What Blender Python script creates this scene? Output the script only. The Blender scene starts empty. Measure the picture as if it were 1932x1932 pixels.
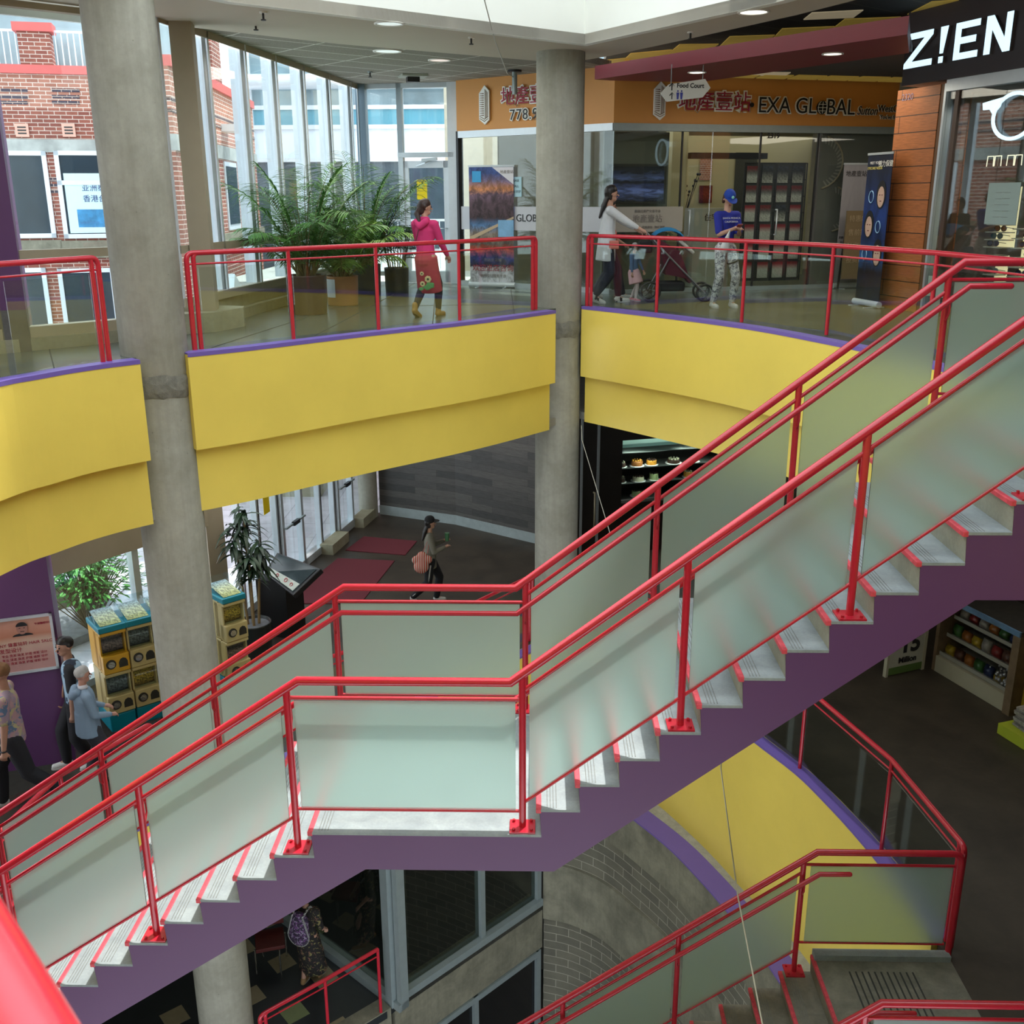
import bpy, bmesh, math, random
from math import sin, cos, pi, radians, hypot, atan2, sqrt
from mathutils import Vector as V, Matrix, geometry
random.seed(7)
S = bpy.context.scene
COL = S.collection
# ------------------------------------------------------------------ camera
FPX = 1918.36
YAW, PITCH, ROLL = (-0.025080, 0.300785, -0.003885)
CAM = V((-0.04003, -5.77020, 6.51206))
_f = V((sin(YAW)*cos(PITCH), cos(YAW)*cos(PITCH), -sin(PITCH)))
_r = V((cos(YAW), -sin(YAW), 0)); _u = _r.cross(_f)
RR = cos(ROLL)*_r + sin(ROLL)*_u
UU = -sin(ROLL)*_r + cos(ROLL)*_u
FF = _f
cd = bpy.data.cameras.new('camera'); cam = bpy.data.objects.new('camera', cd); COL.objects.link(cam)
cd.sensor_fit = 'HORIZONTAL'; cd.sensor_width = 4.43; cd.lens = FPX/1932*4.43
cd.clip_start = 0.05; cd.clip_end = 300
cd.dof.use_dof = True; cd.dof.focus_distance = 9.0; cd.dof.aperture_fstop = 1.9
m = Matrix((RR, UU, -FF)).transposed().to_4x4(); m.translation = CAM
cam.matrix_world = m
S.camera = cam
# ------------------------------------------------------------------ world, sun, exposure
S.view_settings.view_transform = 'Standard'; S.view_settings.look = 'None'
S.view_settings.exposure = 0.18; S.view_settings.gamma = 1; S.view_settings.use_curve_mapping = False
w = bpy.data.worlds.new('sky'); S.world = w; w.use_nodes = True
wb = w.node_tree.nodes['Background']; wb.inputs[0].default_value = (0.86, 0.94, 1.0, 1); wb.inputs[1].default_value = 2.7
def light(name, kind, loc, energy, color=(1, 1, 1), size=1, size_y=None, rot=(0, 0, 0), **k):
    l = bpy.data.lights.new(name, kind); o = bpy.data.objects.new(name, l); COL.objects.link(o)
    o.location = loc; o.rotation_euler = rot; l.energy = energy; l.color = color
    if kind == 'AREA':
        l.size = size
        if size_y: l.shape = 'RECTANGLE'; l.size_y = size_y
    for a, b in k.items(): setattr(l, a, b)
    return o
sun = light('sun', 'SUN', (0, 0, 20), 5.2, (1, .97, .92)); sun.data.angle = radians(2.5)
sun.rotation_euler = V((-.055, -.08, -.19)).to_track_quat('-Z', 'Y').to_euler()
ZU = 4.98866; H1 = .191872; H2 = .180781; R1 = .252; R2 = .26557; LL = 1.5152; ZL = 2.49433; ZB = -4.4
def ceiling_fill(x, y, z, e, sx, sy, c=(1, .95, .86)):  # unseen area lights added under the ceilings as fill
    return light('ceiling_fill_light', 'AREA', (x, y, z), e, c, sx, sy)
ceiling_fill(-1.9, 9.6, 8.3, 60, 2, 3); ceiling_fill(4.2, 9.6, 7.9, 45, 3, 2, (1, .9, .72))
ceiling_fill(3.4, 14.2, 7.6, 26, 4, 3, (1, .93, .78)); ceiling_fill(7.2, 8.4, 7.6, 60, 2.5, 2.5, (1, .9, .75))
ceiling_fill(-3.6, 7.6, 3.2, 22, 1, 3); ceiling_fill(-1.5, 12.4, 3.2, 30, 3, 2); ceiling_fill(6.2, 6.2, 3.2, 16, 2.5, 3, (1, .92, .78))
ceiling_fill(2.6, 13.2, 3.1, 18, 2, 1.2); ceiling_fill(-3.4, 8.2, -1.3, 22, 2, 2); ceiling_fill(-6.6, 3.6, 3.2, 14, 1, 2)
ceiling_fill(0, -9, 8.2, 60, 6, 3)
# ------------------------------------------------------------------ pixel rays of the 1932 px photograph, used to lay the plan out
def ray(x, y): return RR*((x-966)/FPX) - UU*((y-966)/FPX) + FF
def onz(x, y, z): d = ray(x, y); return CAM + d*((z-CAM.z)/d.z)
def onv(x, y, A, B):
    n = V((B[1]-A[1], A[0]-B[0], 0)); d = ray(x, y)
    return CAM + d*(n.dot(V((A[0], A[1], 0))-CAM)/n.dot(d))
# ------------------------------------------------------------------ materials
MATS = {}
def nt(name):
    m_ = bpy.data.materials.new(name); m_.use_nodes = True; t = m_.node_tree
    return m_, t, t.nodes['Principled BSDF']
def N(t, k, **kw):
    n = t.nodes.new('ShaderNode'+k)
    for a, b in kw.items(): setattr(n, a, b)
    return n
def coords(t, uv=False, scale=(1, 1, 1), world=False, loc=(0, 0, 0)):
    mp = N(t, 'Mapping'); mp.inputs['Scale'].default_value = scale; mp.inputs['Location'].default_value = loc
    if uv: t.links.new(N(t, 'UVMap').outputs[0], mp.inputs[0])
    elif world: t.links.new(N(t, 'NewGeometry').outputs['Position'], mp.inputs[0])
    else: t.links.new(N(t, 'TexCoord').outputs['Object'], mp.inputs[0])
    return mp.outputs[0]
def mixc(t, fac, a, b, mode='MIX'):
    x = N(t, 'Mix', data_type='RGBA', blend_type=mode)
    for i, v in ((0, fac), (6, a), (7, b)):
        if hasattr(v, 'is_linked'): t.links.new(v, x.inputs[i])
        else: x.inputs[i].default_value = v if i == 0 else (*v, 1)[:4]
    return x.outputs[2]
def ramp(t, src, stops):
    r = N(t, 'ValToRGB'); el = r.color_ramp.elements
    while len(el) < len(stops): el.new(.5)
    for e, (p_, c) in zip(el, stops):
        e.position = p_; e.color = (*c, 1) if isinstance(c, tuple) else (c, c, c, 1)
    t.links.new(src, r.inputs[0]); return r.outputs[0]
def noise(t, co, s, d=4, r=.6, dist=0):
    n = N(t, 'TexNoise'); n.inputs['Scale'].default_value = s; n.inputs['Detail'].default_value = d
    n.inputs['Roughness'].default_value = r; n.inputs['Distortion'].default_value = dist
    t.links.new(co, n.inputs[0]); return n.outputs[0]
def bump(t, b, src, st=.2, d=.01):
    n = N(t, 'Bump'); n.inputs['Strength'].default_value = st; n.inputs['Distance'].default_value = d
    t.links.new(src, n.inputs['Height']); t.links.new(n.outputs[0], b.inputs['Normal'])
def srgb(h):
    h = h.lstrip('#'); c = [int(h[i:i+2], 16)/255 for i in (0, 2, 4)]
    return tuple(x/12.92 if x <= .04045 else ((x+.055)/1.055)**2.4 for x in c)
def C3(c): return srgb(c) if isinstance(c, str) else c
def mat(name, c, rough=.6, metal=0, var=.12, ns=6, bmp=0, emit=0, spec=.5, alpha=None, coat=0):
    if name in MATS: return MATS[name]
    c = C3(c); m_, t, b = nt(name)
    if var:
        co = coords(t); n = noise(t, co, ns)
        k = ramp(t, n, ((.3, 1-var), (.7, 1+var*.4)))
        t.links.new(mixc(t, 1.0, c, k, 'MULTIPLY'), b.inputs['Base Color'])
        if bmp: bump(t, b, n, bmp)
    else: b.inputs['Base Color'].default_value = (*c, 1)
    b.inputs['Roughness'].default_value = rough; b.inputs['Metallic'].default_value = metal
    b.inputs['Specular IOR Level'].default_value = spec
    if coat: b.inputs['Coat Weight'].default_value = coat
    if emit:
        b.inputs['Emission Color'].default_value = (*c, 1); b.inputs['Emission Strength'].default_value = emit
    MATS[name] = m_; return m_
def glass(name, tint=(.9, .97, .96), refl=.08, haze=0.0):
    if name in MATS: return MATS[name]
    m_ = bpy.data.materials.new(name); m_.use_nodes = True; t = m_.node_tree; t.nodes.clear()
    o = N(t, 'OutputMaterial'); tr = N(t, 'BsdfTransparent'); gl = N(t, 'BsdfGlossy'); mx = N(t, 'MixShader')
    tr.inputs[0].default_value = (*tint, 1); gl.inputs['Roughness'].default_value = .02
    fr = N(t, 'LayerWeight'); fr.inputs[0].default_value = .5; pw = N(t, 'Math', operation='POWER'); pw.inputs[1].default_value = 4.0
    ma = N(t, 'Math', operation='MULTIPLY_ADD'); ma.inputs[1].default_value = .75; ma.inputs[2].default_value = refl; ma.use_clamp = True
    t.links.new(fr.outputs[1], pw.inputs[0]); t.links.new(pw.outputs[0], ma.inputs[0]); t.links.new(ma.outputs[0], mx.inputs[0])
    t.links.new(tr.outputs[0], mx.inputs[1]); t.links.new(gl.outputs[0], mx.inputs[2])
    last = mx.outputs[0]
    if haze:  # pale diffuse film mixed in to imitate bright haze
        df = N(t, 'BsdfDiffuse'); df.inputs[0].default_value = (.8, .85, .86, 1); m2 = N(t, 'MixShader')
        n = noise(t, coords(t, scale=(3, 3, .5)), 2.0); r = ramp(t, n, ((.35, 0.0), (.8, haze)))
        t.links.new(r, m2.inputs[0]); t.links.new(last, m2.inputs[1]); t.links.new(df.outputs[0], m2.inputs[2]); last = m2.outputs[0]
    t.links.new(last, o.inputs[0]); MATS[name] = m_; return m_
def frosted():
    m_ = bpy.data.materials.new('frosted_glass'); m_.use_nodes = True; t = m_.node_tree; t.nodes.clear()
    o = N(t, 'OutputMaterial'); a = N(t, 'BsdfTranslucent'); d = N(t, 'BsdfDiffuse'); r = N(t, 'BsdfRefraction'); g = N(t, 'BsdfGlossy')
    a.inputs[0].default_value = (.66, .77, .735, 1); d.inputs[0].default_value = (.52, .62, .59, 1)
    r.inputs[0].default_value = (.78, .90, .865, 1); r.inputs['Roughness'].default_value = .55; r.inputs['IOR'].default_value = 1.2
    g.inputs['Roughness'].default_value = .25
    m1 = N(t, 'MixShader'); m1.inputs[0].default_value = .28; t.links.new(a.outputs[0], m1.inputs[1]); t.links.new(d.outputs[0], m1.inputs[2])
    m2 = N(t, 'MixShader'); m2.inputs[0].default_value = .66; t.links.new(m1.outputs[0], m2.inputs[1]); t.links.new(r.outputs[0], m2.inputs[2])
    m3 = N(t, 'MixShader'); m3.inputs[0].default_value = .04; t.links.new(m2.outputs[0], m3.inputs[1]); t.links.new(g.outputs[0], m3.inputs[2])
    t.links.new(m3.outputs[0], o.inputs[0]); return m_
def brickmat(name, c1, c2, mortar, bw, bh, ms=.006, rough=.85, off=.5, bias=0, stripes=None, bmp=.3):
    if name in MATS: return MATS[name]
    m_, t, b = nt(name); co = coords(t, uv=True)
    k = N(t, 'TexBrick'); k.inputs['Scale'].default_value = 1; k.inputs['Brick Width'].default_value = bw
    k.inputs['Row Height'].default_value = bh; k.inputs['Mortar Size'].default_value = ms; k.offset = off
    k.inputs['Mortar Smooth'].default_value = .1; k.inputs['Bias'].default_value = bias
    for i, c in ((1, c1), (2, c2), (3, mortar)): k.inputs[i].default_value = (*C3(c), 1)
    t.links.new(co, k.inputs[0])
    n = noise(t, co, 3.0); kk = ramp(t, n, ((.3, .82), (.7, 1.08)))
    t.links.new(mixc(t, 1.0, k.outputs[0], kk, 'MULTIPLY'), b.inputs['Base Color'])
    bump(t, b, k.outputs[1], -bmp, .01); b.inputs['Roughness'].default_value = rough
    MATS[name] = m_; return m_
def concrete(name, c, c2, s=2.5, rough=.75, streak=False, bm=.15, spots=True, world=False, spec=.4):
    if name in MATS: return MATS[name]
    m_, t, b = nt(name); co = coords(t, world=world)
    n1 = noise(t, co, s, 8, .62, .4); n2 = noise(t, co, s*9, 4)
    base = mixc(t, ramp(t, n1, ((.32, 0.0), (.68, 1.0))), C3(c), C3(c2))
    base = mixc(t, 1.0, base, ramp(t, n2, ((.2, .88), (.75, 1.06))), 'MULTIPLY')
    if streak:
        n3 = noise(t, coords(t, scale=(5, 5, .35), world=world), 3, 5)
        base = mixc(t, 1.0, base, ramp(t, n3, ((.3, .90), (.62, 1.03))), 'MULTIPLY')
    if spots:
        vo = N(t, 'TexVoronoi'); vo.inputs['Scale'].default_value = 7; t.links.new(co, vo.inputs[0])
        base = mixc(t, 1.0, base, ramp(t, vo.outputs[0], ((.02, .6), (.06, 1.0))), 'MULTIPLY')
    t.links.new(base, b.inputs['Base Color']); b.inputs['Roughness'].default_value = rough
    b.inputs['Specular IOR Level'].default_value = spec
    bump(t, b, n2, bm, .01); MATS[name] = m_; return m_
def woodmat(name, c1, c2, bw, bh, gap, rough=.55, grain=(1, 14)):
    m_, t, b = nt(name); co = coords(t, uv=True)
    k = N(t, 'TexBrick'); k.inputs['Scale'].default_value = 1; k.inputs['Brick Width'].default_value = bw
    k.inputs['Row Height'].default_value = bh; k.inputs['Mortar Size'].default_value = gap; k.offset = .37
    for i, c in ((1, c1), (2, c2), (3, (.03, .02, .015))): k.inputs[i].default_value = (*C3(c), 1)
    t.links.new(co, k.inputs[0])
    n = noise(t, coords(t, uv=True, scale=(grain[0], grain[1], 1)), 4, 6)
    t.links.new(mixc(t, 1.0, k.outputs[0], ramp(t, n, ((.3, .68), (.7, 1.25))), 'MULTIPLY'), b.inputs['Base Color'])
    b.inputs['Roughness'].default_value = rough; MATS[name] = m_; return m_
# ------------------------------------------------------------------ mesh builder
class MB:
    def __init__(s): s.v = []; s.f = []; s.mi = []; s.uv = []; s.sm = []
    def add(s, vs, fs, mi=0, uvs=None, smooth=False):
        o = len(s.v); s.v += [V(a) for a in vs]
        for i, f in enumerate(fs):
            s.f.append([o+j for j in f]); s.mi.append(mi); s.uv.append(uvs[i] if uvs else None); s.sm.append(smooth)
        return s
    def box(s, c, d, rz=0, mi=0, M=None):
        hx, hy, hz = d[0]/2, d[1]/2, d[2]/2; vs = []
        for z in (-hz, hz):
            for x, y in ((-hx, -hy), (hx, -hy), (hx, hy), (-hx, hy)):
                q = V((x, y, z))
                if M: q = M @ q
                elif rz: q = V((x*cos(rz)-y*sin(rz), x*sin(rz)+y*cos(rz), z))
                vs.append(q+V(c))
        return s.add(vs, [(0, 3, 2, 1), (4, 5, 6, 7), (0, 1, 5, 4), (1, 2, 6, 5), (2, 3, 7, 6), (3, 0, 4, 7)], mi)
    def bar(s, a, b, wd, ht, mi=0):      # box beam from a to b
        a, b = V(a), V(b); d = b-a; L_ = d.length; d.normalize()
        up = V((0, 0, 1)) if abs(d.z) < .95 else V((0, 1, 0))
        x = d.cross(up).normalized(); z = x.cross(d)
        M = Matrix((x, d, z)).transposed()
        return s.box((a+b)/2, (wd, L_, ht), M=M, mi=mi)
    def wallrun(s, pts, z0, z1, th, mi=0):  # vertical slab following plan points, thickness th to the left side
        n = len(pts); P = [V((p_[0], p_[1], 0)) for p_ in pts]; Q = offs(P, th)
        u = [0]
        for i in range(n-1): u.append(u[-1]+(P[i+1]-P[i]).length)
        for i in range(n-1):
            a, b, c, d = P[i], P[i+1], Q[i+1], Q[i]
            vs = [(a.x, a.y, z0), (b.x, b.y, z0), (c.x, c.y, z0), (d.x, d.y, z0), (a.x, a.y, z1), (b.x, b.y, z1), (c.x, c.y, z1), (d.x, d.y, z1)]
            w_ = [(u[i], z0), (u[i+1], z0), (u[i+1], z1), (u[i], z1)]
            fs = [(0, 1, 5, 4), (2, 3, 7, 6), (4, 5, 6, 7), (0, 3, 2, 1)]; us = [w_, [w_[1], w_[0], w_[3], w_[2]], w_, w_]
            if i == 0: fs.append((3, 0, 4, 7)); us.append(w_)
            if i == n-2: fs.append((1, 2, 6, 5)); us.append(w_)
            s.add(vs, fs, mi, us)
        return s
    def prism(s, poly, z0, z1, mi=0, holes=()):
        loops = [[V((p_[0], p_[1], 0)) for p_ in L_] for L_ in (poly, *holes)]
        allp = [q for L_ in loops for q in L_]; n = len(allp)
        tri = geometry.tessellate_polygon(loops)
        vs = [(q.x, q.y, z0) for q in allp]+[(q.x, q.y, z1) for q in allp]; fs = []
        for a, b, c in tri:
            if (allp[b]-allp[a]).cross(allp[c]-allp[a]).z < 0: b, c = c, b
            fs += [(a+n, b+n, c+n), (a, c, b)]
        s.add(vs, fs, mi); o = 0
        for L_ in loops:
            k = len(L_); s.add([(q.x, q.y, z) for z in (z0, z1) for q in L_], [(i, (i+1) % k, (i+1) % k+k, i+k) for i in range(k)], mi)
        return s
    def vprism(s, poly, A, B, t0, t1, mi=0): # polygon given in (u,z) of the vertical plane A->B, from depth t0 to t1 (along the plane's normal)
        d = V((B[0]-A[0], B[1]-A[1], 0)).normalized(); nn = V((d.y, -d.x, 0)); A = V((A[0], A[1], 0)); k = len(poly)
        tri = geometry.tessellate_polygon([[V((a, b, 0)) for a, b in poly]])
        vs = [A+d*a+nn*t+V((0, 0, b)) for t in (t0, t1) for a, b in poly]
        return s.add(vs, [tuple(q) for q in tri]+[tuple(j+k for j in q) for q in tri]+[(i, (i+1) % k, (i+1) % k+k, i+k) for i in range(k)], mi)
    def tube(s, pts, r, n=12, mi=0, closed=False, caps=True, smooth=True):
        P = [V(p_) for p_ in pts]; m_ = len(P); rs = r if isinstance(r, (list, tuple)) else [r]*m_
        prev = None; rings = []
        for i in range(m_):
            a = P[i-1] if (i or closed) else P[i]; b = P[(i+1) % m_] if (i < m_-1 or closed) else P[i]
            t1 = (P[i]-a).normalized() if a != P[i] else (b-P[i]).normalized(); t2 = (b-P[i]).normalized() if b != P[i] else t1
            t = (t1+t2).normalized(); k = 1/max(.35, t.dot(t1))
            if prev is None:
                up = V((0, 0, 1)) if abs(t.z) < .9 else V((1, 0, 0)); x = t.cross(up).normalized()
            else: x = (prev-t*prev.dot(t)).normalized()
            prev = x; y = t.cross(x); bis = (t2-t1); ring = []
            bn = bis.normalized() if bis.length > 1e-4 else None
            for j in range(n):
                q = x*cos(2*pi*j/n)*rs[i]+y*sin(2*pi*j/n)*rs[i]
                if bn: q += bn*q.dot(bn)*(k-1)
                ring.append(P[i]+q)
            rings.append(ring)
        vs = [q for R_ in rings for q in R_]; fs = []
        for i in range(m_ if closed else m_-1):
            for j in range(n):
                a = i*n+j; b = i*n+(j+1) % n; c = ((i+1) % m_)*n+(j+1) % n; d = ((i+1) % m_)*n+j; fs.append((a, b, c, d))
        s.add(vs, fs, mi, smooth=smooth)
        if caps and not closed: s.add(rings[0], [tuple(range(n))[::-1]], mi); s.add(rings[-1], [tuple(range(n))], mi)
        return s
    def cyl(s, a, b, r, n=16, mi=0, r2=None): return s.tube([a, b], [r, r if r2 is None else r2], n, mi)
    def lathe(s, c, prof, n=24, mi=0, sx=1, sy=1, smooth=True):
        c = V(c); vs = [c+V((r*cos(2*pi*j/n)*sx, r*sin(2*pi*j/n)*sy, z)) for r, z in prof for j in range(n)]
        fs = [(i*n+j, i*n+(j+1) % n, (i+1)*n+(j+1) % n, (i+1)*n+j) for i in range(len(prof)-1) for j in range(n)]
        return s.add(vs, fs, mi, smooth=smooth)
    def ball(s, c, r, n=12, mi=0, sc=(1, 1, 1)):
        prof = [(max(1e-4, sin(pi*i/n)*r), -cos(pi*i/n)*r*sc[2]) for i in range(n+1)]
        return s.lathe(c, prof, n+4, mi, sc[0], sc[1])
    def quad(s, a, b, c, d, mi=0): return s.add([a, b, c, d], [(0, 1, 2, 3)], mi, [[(0, 0), (1, 0), (1, 1), (0, 1)]])
    def xf(s, M):
        s.v = [M @ q for q in s.v]; return s
    def build(s, name, mats, parent=None, bev=0, world=True):
        me = bpy.data.meshes.new(name); off = V((0, 0, 0)); r = parent
        if world:
            while r is not None: off += r.location; r = r.parent
        me.from_pydata([q-off for q in s.v], [], s.f)
        if not isinstance(mats, (list, tuple)): mats = [mats]
        for x in mats: me.materials.append(x)
        uvl = me.uv_layers.new(name='UVMap').data
        for p_, mi, uv, sm in zip(me.polygons, s.mi, s.uv, s.sm):
            p_.material_index = mi; p_.use_smooth = sm
            if uv:
                for li, q in zip(p_.loop_indices, uv): uvl[li].uv = q
            else:
                n = p_.normal
                if abs(n.z) > .8: t = V((1, 0, 0)); b = V((0, 1, 0))
                else: t = V((-n.y, n.x, 0)).normalized(); b = n.cross(t)
                for li, vi in zip(p_.loop_indices, p_.vertices):
                    q = me.vertices[vi].co+off; uvl[li].uv = (q.dot(t), q.dot(b))
        me.validate(); me.update()
        o = bpy.data.objects.new(name, me); COL.objects.link(o)
        if parent is not None: o.parent = parent
        if bev:
            b = o.modifiers.new('bevel', 'BEVEL'); b.width = bev; b.segments = 2; b.limit_method = 'ANGLE'
        return o
def offs(P, th):
    n = len(P); out = []
    for i in range(n):
        d1 = (P[i]-P[i-1]).normalized() if i else (P[1]-P[0]).normalized()
        d2 = (P[i+1]-P[i]).normalized() if i < n-1 else d1
        d = (d1+d2).normalized(); k = 1/max(.4, d.dot(d1)); out.append(P[i]+V((-d.y, d.x, 0))*th*k)
    return out
def off2(pts, th): return [(q.x, q.y) for q in offs([V((a[0], a[1], 0)) for a in pts], th)]
def tag(o, label, cat, group=None, kind=None):
    o['label'] = label; o['category'] = cat
    if group: o['group'] = group
    if kind: o['kind'] = kind
    return o
def thing(name, label, cat, loc=(0, 0, 0), group=None):
    o = bpy.data.objects.new(name, None); COL.objects.link(o); o.location = loc; o.empty_display_size = .1
    return tag(o, label, cat, group)
def st(o, label=None, cat=None):
    o['kind'] = 'structure'
    if label: o['label'] = label
    if cat: o['category'] = cat
    return o
def sroot(name, loc=(0, 0, 0), label=None, cat=None):
    o = bpy.data.objects.new(name, None); COL.objects.link(o); o.location = loc; return st(o, label, cat)
def copytree(o, parent=None, loc=None, rz=None, label=None):
    c = o.copy(); COL.objects.link(c)
    if parent: c.parent = parent
    if loc is not None: c.location = loc
    if rz is not None: c.rotation_euler = (0, 0, rz)
    if label: c['label'] = label
    for ch in list(o.children): copytree(ch, c)
    return c
def textmesh(s, size, name, matl, parent=None, ext=.004, M=None, align='CENTER', off=0, world=True, spacing=1, bold=0, shear=0, sx=1):
    cu = bpy.data.curves.new(name, 'FONT'); cu.body = s; cu.size = size; cu.extrude = ext; cu.align_x = align; cu.align_y = 'CENTER'
    cu.offset = off+bold; cu.space_character = spacing; cu.resolution_u = 4; cu.shear = shear
    to = bpy.data.objects.new(name, cu); COL.objects.link(to)
    me = bpy.data.meshes.new_from_object(to.evaluated_get(bpy.context.evaluated_depsgraph_get()))
    bpy.data.objects.remove(to); bpy.data.curves.remove(cu)
    if sx != 1: me.transform(Matrix.Diagonal((sx, 1, 1, 1)))
    if M is not None: me.transform(M)
    if parent is not None and world:
        o_ = V((0, 0, 0)); r = parent
        while r is not None: o_ += r.location; r = r.parent
        me.transform(Matrix.Translation(-o_))
    me.materials.clear(); me.materials.append(matl); me.name = name
    o = bpy.data.objects.new(name, me); COL.objects.link(o)
    if parent is not None: o.parent = parent
    return o
def face(A, B, u, z, out=0.0):   # matrix putting a text drawn in XY on the vertical plane A->B, centre at u along it and height z
    d = V((B[0]-A[0], B[1]-A[1], 0)).normalized(); n = V((d.y, -d.x, 0)); o = V((A[0], A[1], 0))+d*u+V((0, 0, z))+n*out
    M = Matrix((d, V((0, 0, 1)), n)).transposed().to_4x4(); M.translation = o; return M
def on(A, B, u, z, out=0.0):
    d = V((B[0]-A[0], B[1]-A[1], 0)).normalized(); n = V((d.y, -d.x, 0)); return V((A[0], A[1], 0))+d*u+n*out+V((0, 0, z))
def panel(mb, A, B, u0, u1, z0, z1, t0, t1, mi=0): return mb.vprism([(u0, z0), (u1, z0), (u1, z1), (u0, z1)], A, B, t0, t1, mi)

# ------------------------------------------------------------------ shared materials
def paint(name, c, rough=.5, bm=.12):
    m_, t, b = nt(name); co = coords(t, world=True); c = C3(c)
    n1 = noise(t, co, 1.2, 6); n2 = noise(t, co, 14, 3); n3 = noise(t, co, 3.2, 2)
    base = mixc(t, 1.0, c, ramp(t, n1, ((.25, .93), (.75, 1.03))), 'MULTIPLY')
    t.links.new(base, b.inputs['Base Color']); b.inputs['Roughness'].default_value = rough
    bump(t, b, n3, bm, .03); MATS[name] = m_; return m_
YEL = paint('yellow_paint', (.86, .665, .125), .42, .2)
PUR = paint('purple_paint', (.118, .042, .140), .5)
LIL = paint('lilac_paint', (.17, .11, .42), .5)
RED = mat('red_rail_paint', (.52, .020, .040), .22, 0, .08, 20, spec=.6)
NOSE = mat('red_nosing_paint', (.72, .07, .10), .5, 0, .25, 30)
CONC = concrete('column_concrete', '#8c8a7d', '#a3a195', 1.6, streak=True, bm=.08)
FLU = concrete('upper_floor_concrete', '#4e544d', '#6e736a', 1.3, .25, bm=.08, spots=False, spec=.5)
FLG = concrete('ground_floor_concrete', '#302a23', '#463e34', 1.8, .45, bm=.1, spots=False)
TREAD = concrete('stair_tread_paint', '#848d90', '#98a1a2', 6, .55, bm=.12, spots=False)
RISER = concrete('stair_riser_grey', '#8a8b7e', '#9b9c8e', 5, .7, spots=False)
DIRTY = concrete('worn_step_concrete', '#6f6c60', '#8d897b', 5, .6, bm=.2, spots=False)
OLD = concrete('slab_edge_concrete', '#6f6d5f', '#928f7d', 2.4, .8, streak=True)
CURB = concrete('curb_concrete', '#8f8b74', '#a39e87', 3, .75, spots=False)
WHITE = mat('white_ceiling_paint', (.83, .84, .78), .6, 0, .03, 1)
SOFF = mat('beige_soffit_paint', (.56, .50, .40), .6, 0, .04, 1)
TAN = mat('tan_steel_paint', (.40, .34, .24), .5, 0, .05, 3)
ALU = mat('brushed_aluminium', (.62, .68, .72), .32, .5, .05, 9)
ALW = mat('pale_aluminium', (.74, .80, .86), .35, .2, .04, 9)
GAS = mat('black_gasket', (.015, .015, .018), .5, 0, 0)
BLK = mat('black_plastic', (.012, .012, .014), .4, 0, .1, 8)
CLEAR = glass('clear_window_glass', (.93, .98, .98), .05)
BAL = glass('balustrade_glass', (.93, .97, .95), .06)
FROST = frosted()
BLOCK = brickmat('grey_block_wall', '#67655a', '#757264', '#a5a292', .42, .152, .006, .85)
# ------------------------------------------------------------------ plan curves
EL = [(-4.95, -.2), (-4.95, .8), (-4.85, 1.9), (-4.68, 2.84), (-4.52, 3.2), (-4.37, 3.52), (-4.16, 3.83), (-3.9, 4.14), (-3.58, 4.5), (-3.14, 4.93), (-2.70, 5.40), (-1.98, 6.17), (-1.12, 7.0), (-.48, 7.70), (.22, 8.56)]
ER = [(.60, 9.12), (1.06, 8.62), (1.54, 8.06), (2.03, 7.46), (2.43, 6.88), (2.70, 6.40), (2.94, 5.87), (3.31, 4.95), (3.58, 4.05), (3.80, 3.1), (3.92, 2.3), (3.96, 1.79)]
NEAR = [(3.96, 0), (3.85, -1.6), (3.2, -3.6), (2.2, -4.75), (1.0, -5.2), (-1.0, -5.2), (-2.4, -4.75), (-3.8, -3.4), (-4.7, -1.8)]
EDGE = EL+[(.42, 8.86)]+ER
ZC = 3.985
LA, LB = (-9.0, 1.23), (-4.42, 5.81); MA, MB2 = (-4.2, 6.2), (-3.25, 13.6); DA, DB = (-3.2, 13.6), (-1.45, 13.3)
SA, SB = (-1.45, 13.09), (1.14, 11.16); TA, TB = (1.14, 11.16), (5.96, 12.58); ZA, ZB2 = (4.884, 9.027), (5.54, 7.036)
hole = EDGE+NEAR
outer = [LA, LB, MA, MB2, (-3.2, 13.75), (-1.4, 13.45), (-1.2, 17), (12, 17), (12, -10), (-9, -10)]
o = MB().prism(outer, ZU-.35, ZU, 0, [off2(EDGE, .21)+off2(NEAR, .21)]).build('floor', FLU); st(o, 'upper storey concrete floor around the atrium opening', 'floor')
# joints cut in the upper floor
jm = mat('dark_joint', (.05, .05, .045), .8, 0, 0)
j = MB()
for a, b in (((-3.5, 5.0), (-3.05, 8.2)), ((-1.35, 7.1), (-1.9, 13.3)), ((-.35, 8.2), (-.5, 12.3)), ((-2.6, 5.9), (-2.3, 13.4)), ((-4.55, 3.6), (-5.2, 4.9)), ((-4.15, 9), (.2, 9.6))):
    j.bar((*a, ZU+.001), (*b, ZU+.001), .012, .003)
st(j.build('trim_1', jm), 'dark joint lines cut in the upper floor', 'floor joint')
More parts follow.
